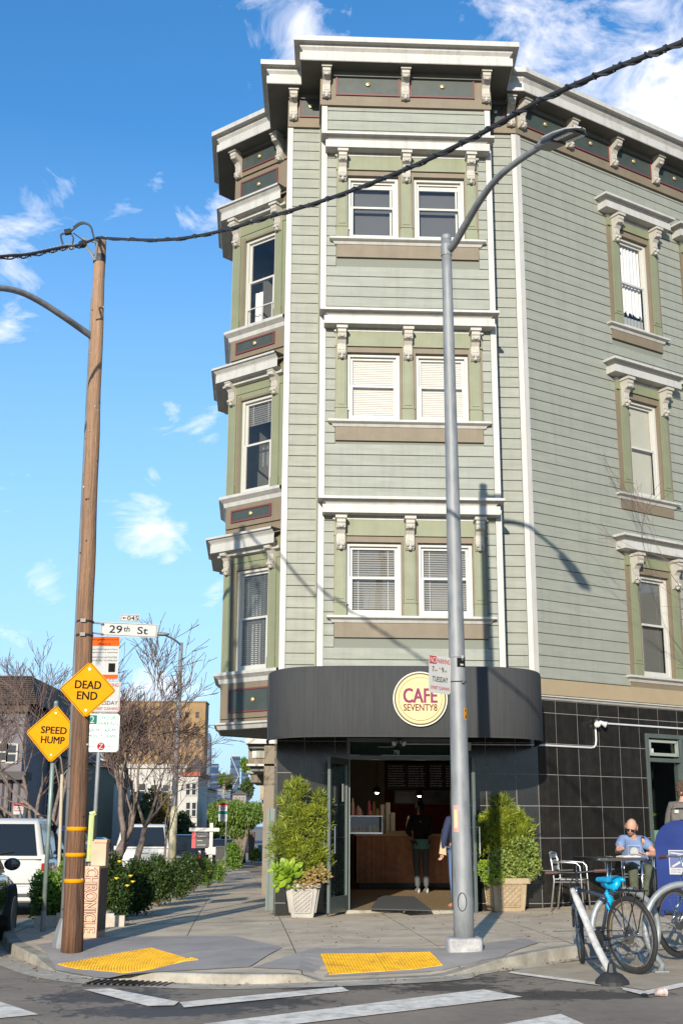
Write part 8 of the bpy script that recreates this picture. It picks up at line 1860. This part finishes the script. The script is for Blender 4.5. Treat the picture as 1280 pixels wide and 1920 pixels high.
# bins
def bin_(px0, px1, py0, Y, lab, m):
    A = AT(px0, py0, Y); B = AT(px1, py0, Y); g = gz(A.x, Y); r_ = empty('wheelie_bin', ((A.x+B.x)/2, Y, g), lab, 'bin', 'wheelie bins on the pavement'); w = B.x-A.x; cx = (A.x+B.x)/2; h = A.z-g; q = MB(T(cx, Y, g)); a, b_ = w*.40, w*.5
    q.add([(-a, -a, .05), (a, -a, .05), (a, a, .05), (-a, a, .05), (-b_, -b_, h*.92), (b_, -b_, h*.92), (b_, b_, h*.92), (-b_, b_, h*.92)], [(3, 2, 1, 0), (4, 5, 6, 7), (0, 1, 5, 4), (1, 2, 6, 5), (2, 3, 7, 6), (3, 0, 4, 7)]); part('bin_body', q, m, r_)
    q = MB(T(cx, Y, g)); q.box(-b_-.02, b_+.02, -b_-.04, b_+.03, h*.92, h); part('lid', q, m, r_, bevel=.02)
    for s in (-1, 1): q = MB(T(cx+s*a, Y+a, g+.1) @ Ry(pi/2)); q.lathe([(.1, -.03), (.1, .03)], 10); part('wheel', q, TYRE, r_)
BBL = mat('bin_blue', (.01, .19, .42), .5); bin_(405, 424, 1586, 64, 'black wheelie bin beside the estate agent sign', BLACK); bin_(484, 497, 1584, 100, 'bright blue wheelie bin far along the pavement', BBL); bin_(466, 478, 1560, 108, 'dark brown bin by the green tree trunk', mat('bin_brown', (.05, .03, .02), .7))
hpx(478, 1590, 1604, 22, 98, 500, 'low green plant by the far blue bin', m=GRN4, L=.16, w=.05)

# ============================================================ the rest of the junction: the far sides of both streets, which the granite and the glass mirror
BK1 = mat('opposite_facade_grey', (.16, .15, .14), .8, var=.3, vscale=.4); BK2 = mat('opposite_facade_buff', (.28, .23, .17), .8, var=.3, vscale=.4); BK3 = mat('opposite_facade_dark', (.07, .065, .06), .8, var=.3, vscale=.4)
def far_side(x, y, w, d, hgt, rz, m, lab):
    r_ = empty('house', (x, y, 0), lab, 'house', 'houses on the far sides of the junction'); F = T(x, y, 0) @ Rz(rz); q = MB(F); q.box(-w/2, w/2, 0, d, -.5, hgt); part('wall', q, m, r_)
    q = MB(F); q.box(-w/2-.2, w/2+.2, -.3, d, hgt, hgt+.3); part('roof', q, GRYR, r_)
    for fl in range(int(hgt/3)):
        for k in range(int(w/2.4)): q = MB(F); xx = -w/2+1.2+2.4*k; q.box(xx-.5, xx+.5, -.06, 0, 1+fl*3, 2.6+fl*3); part('window', q, GLW, r_)
for k, (x, y, w, hgt, rz, m, c) in enumerate([(30, 6, 14, 9, -pi/2+.2, BK2, 'buff'), (33, 21, 15, 10, -pi/2+.1, BK3, 'dark'), (27, -10, 15, 7, -pi/2-.3, BK1, 'grey')]):
    far_side(x, y, w, 9, hgt, rz, m, 'plain %s house across the right hand street, outside the picture' % c)

# ============================================================ leaf litter along the bed, the kerb and the planters
rl = random.Random(9); pts = []
for _ in range(520):
    k = rl.random()
    if k < .45: y = rl.uniform(17.2, 32); x = -3.15-.085*(y-17.3)+abs(rl.gauss(0, .22)); z = SZ(x, y) if y < 22 else gz(x, y)
    elif k < .75: (x, y), h = rl.choice(gl[3:-3]); x += rl.gauss(0, .12); y -= abs(rl.gauss(.12, .10)); z = gz(x, y)-ROADD+.006
    else: x = rl.uniform(-1, 3.6); y = rl.uniform(14, 18.8); z = SZ(x, y)
    pts.append(Vector((x, y, z+.008)))
lt_ = leaf_mb(pts, .035, .009, dirs=[Vector((rl.gauss(0, 1), rl.gauss(0, 1), rl.gauss(0, .12))) for _ in pts])
tag(part('leaf_litter', lt_, leafmat('dry_leaf', (.10, .06, .025), (.26, .17, .07)), kind='stuff', origin=(0, 17, 0)), 'dry fallen leaves scattered along the planting bed, gutter and pavement', 'leaves')
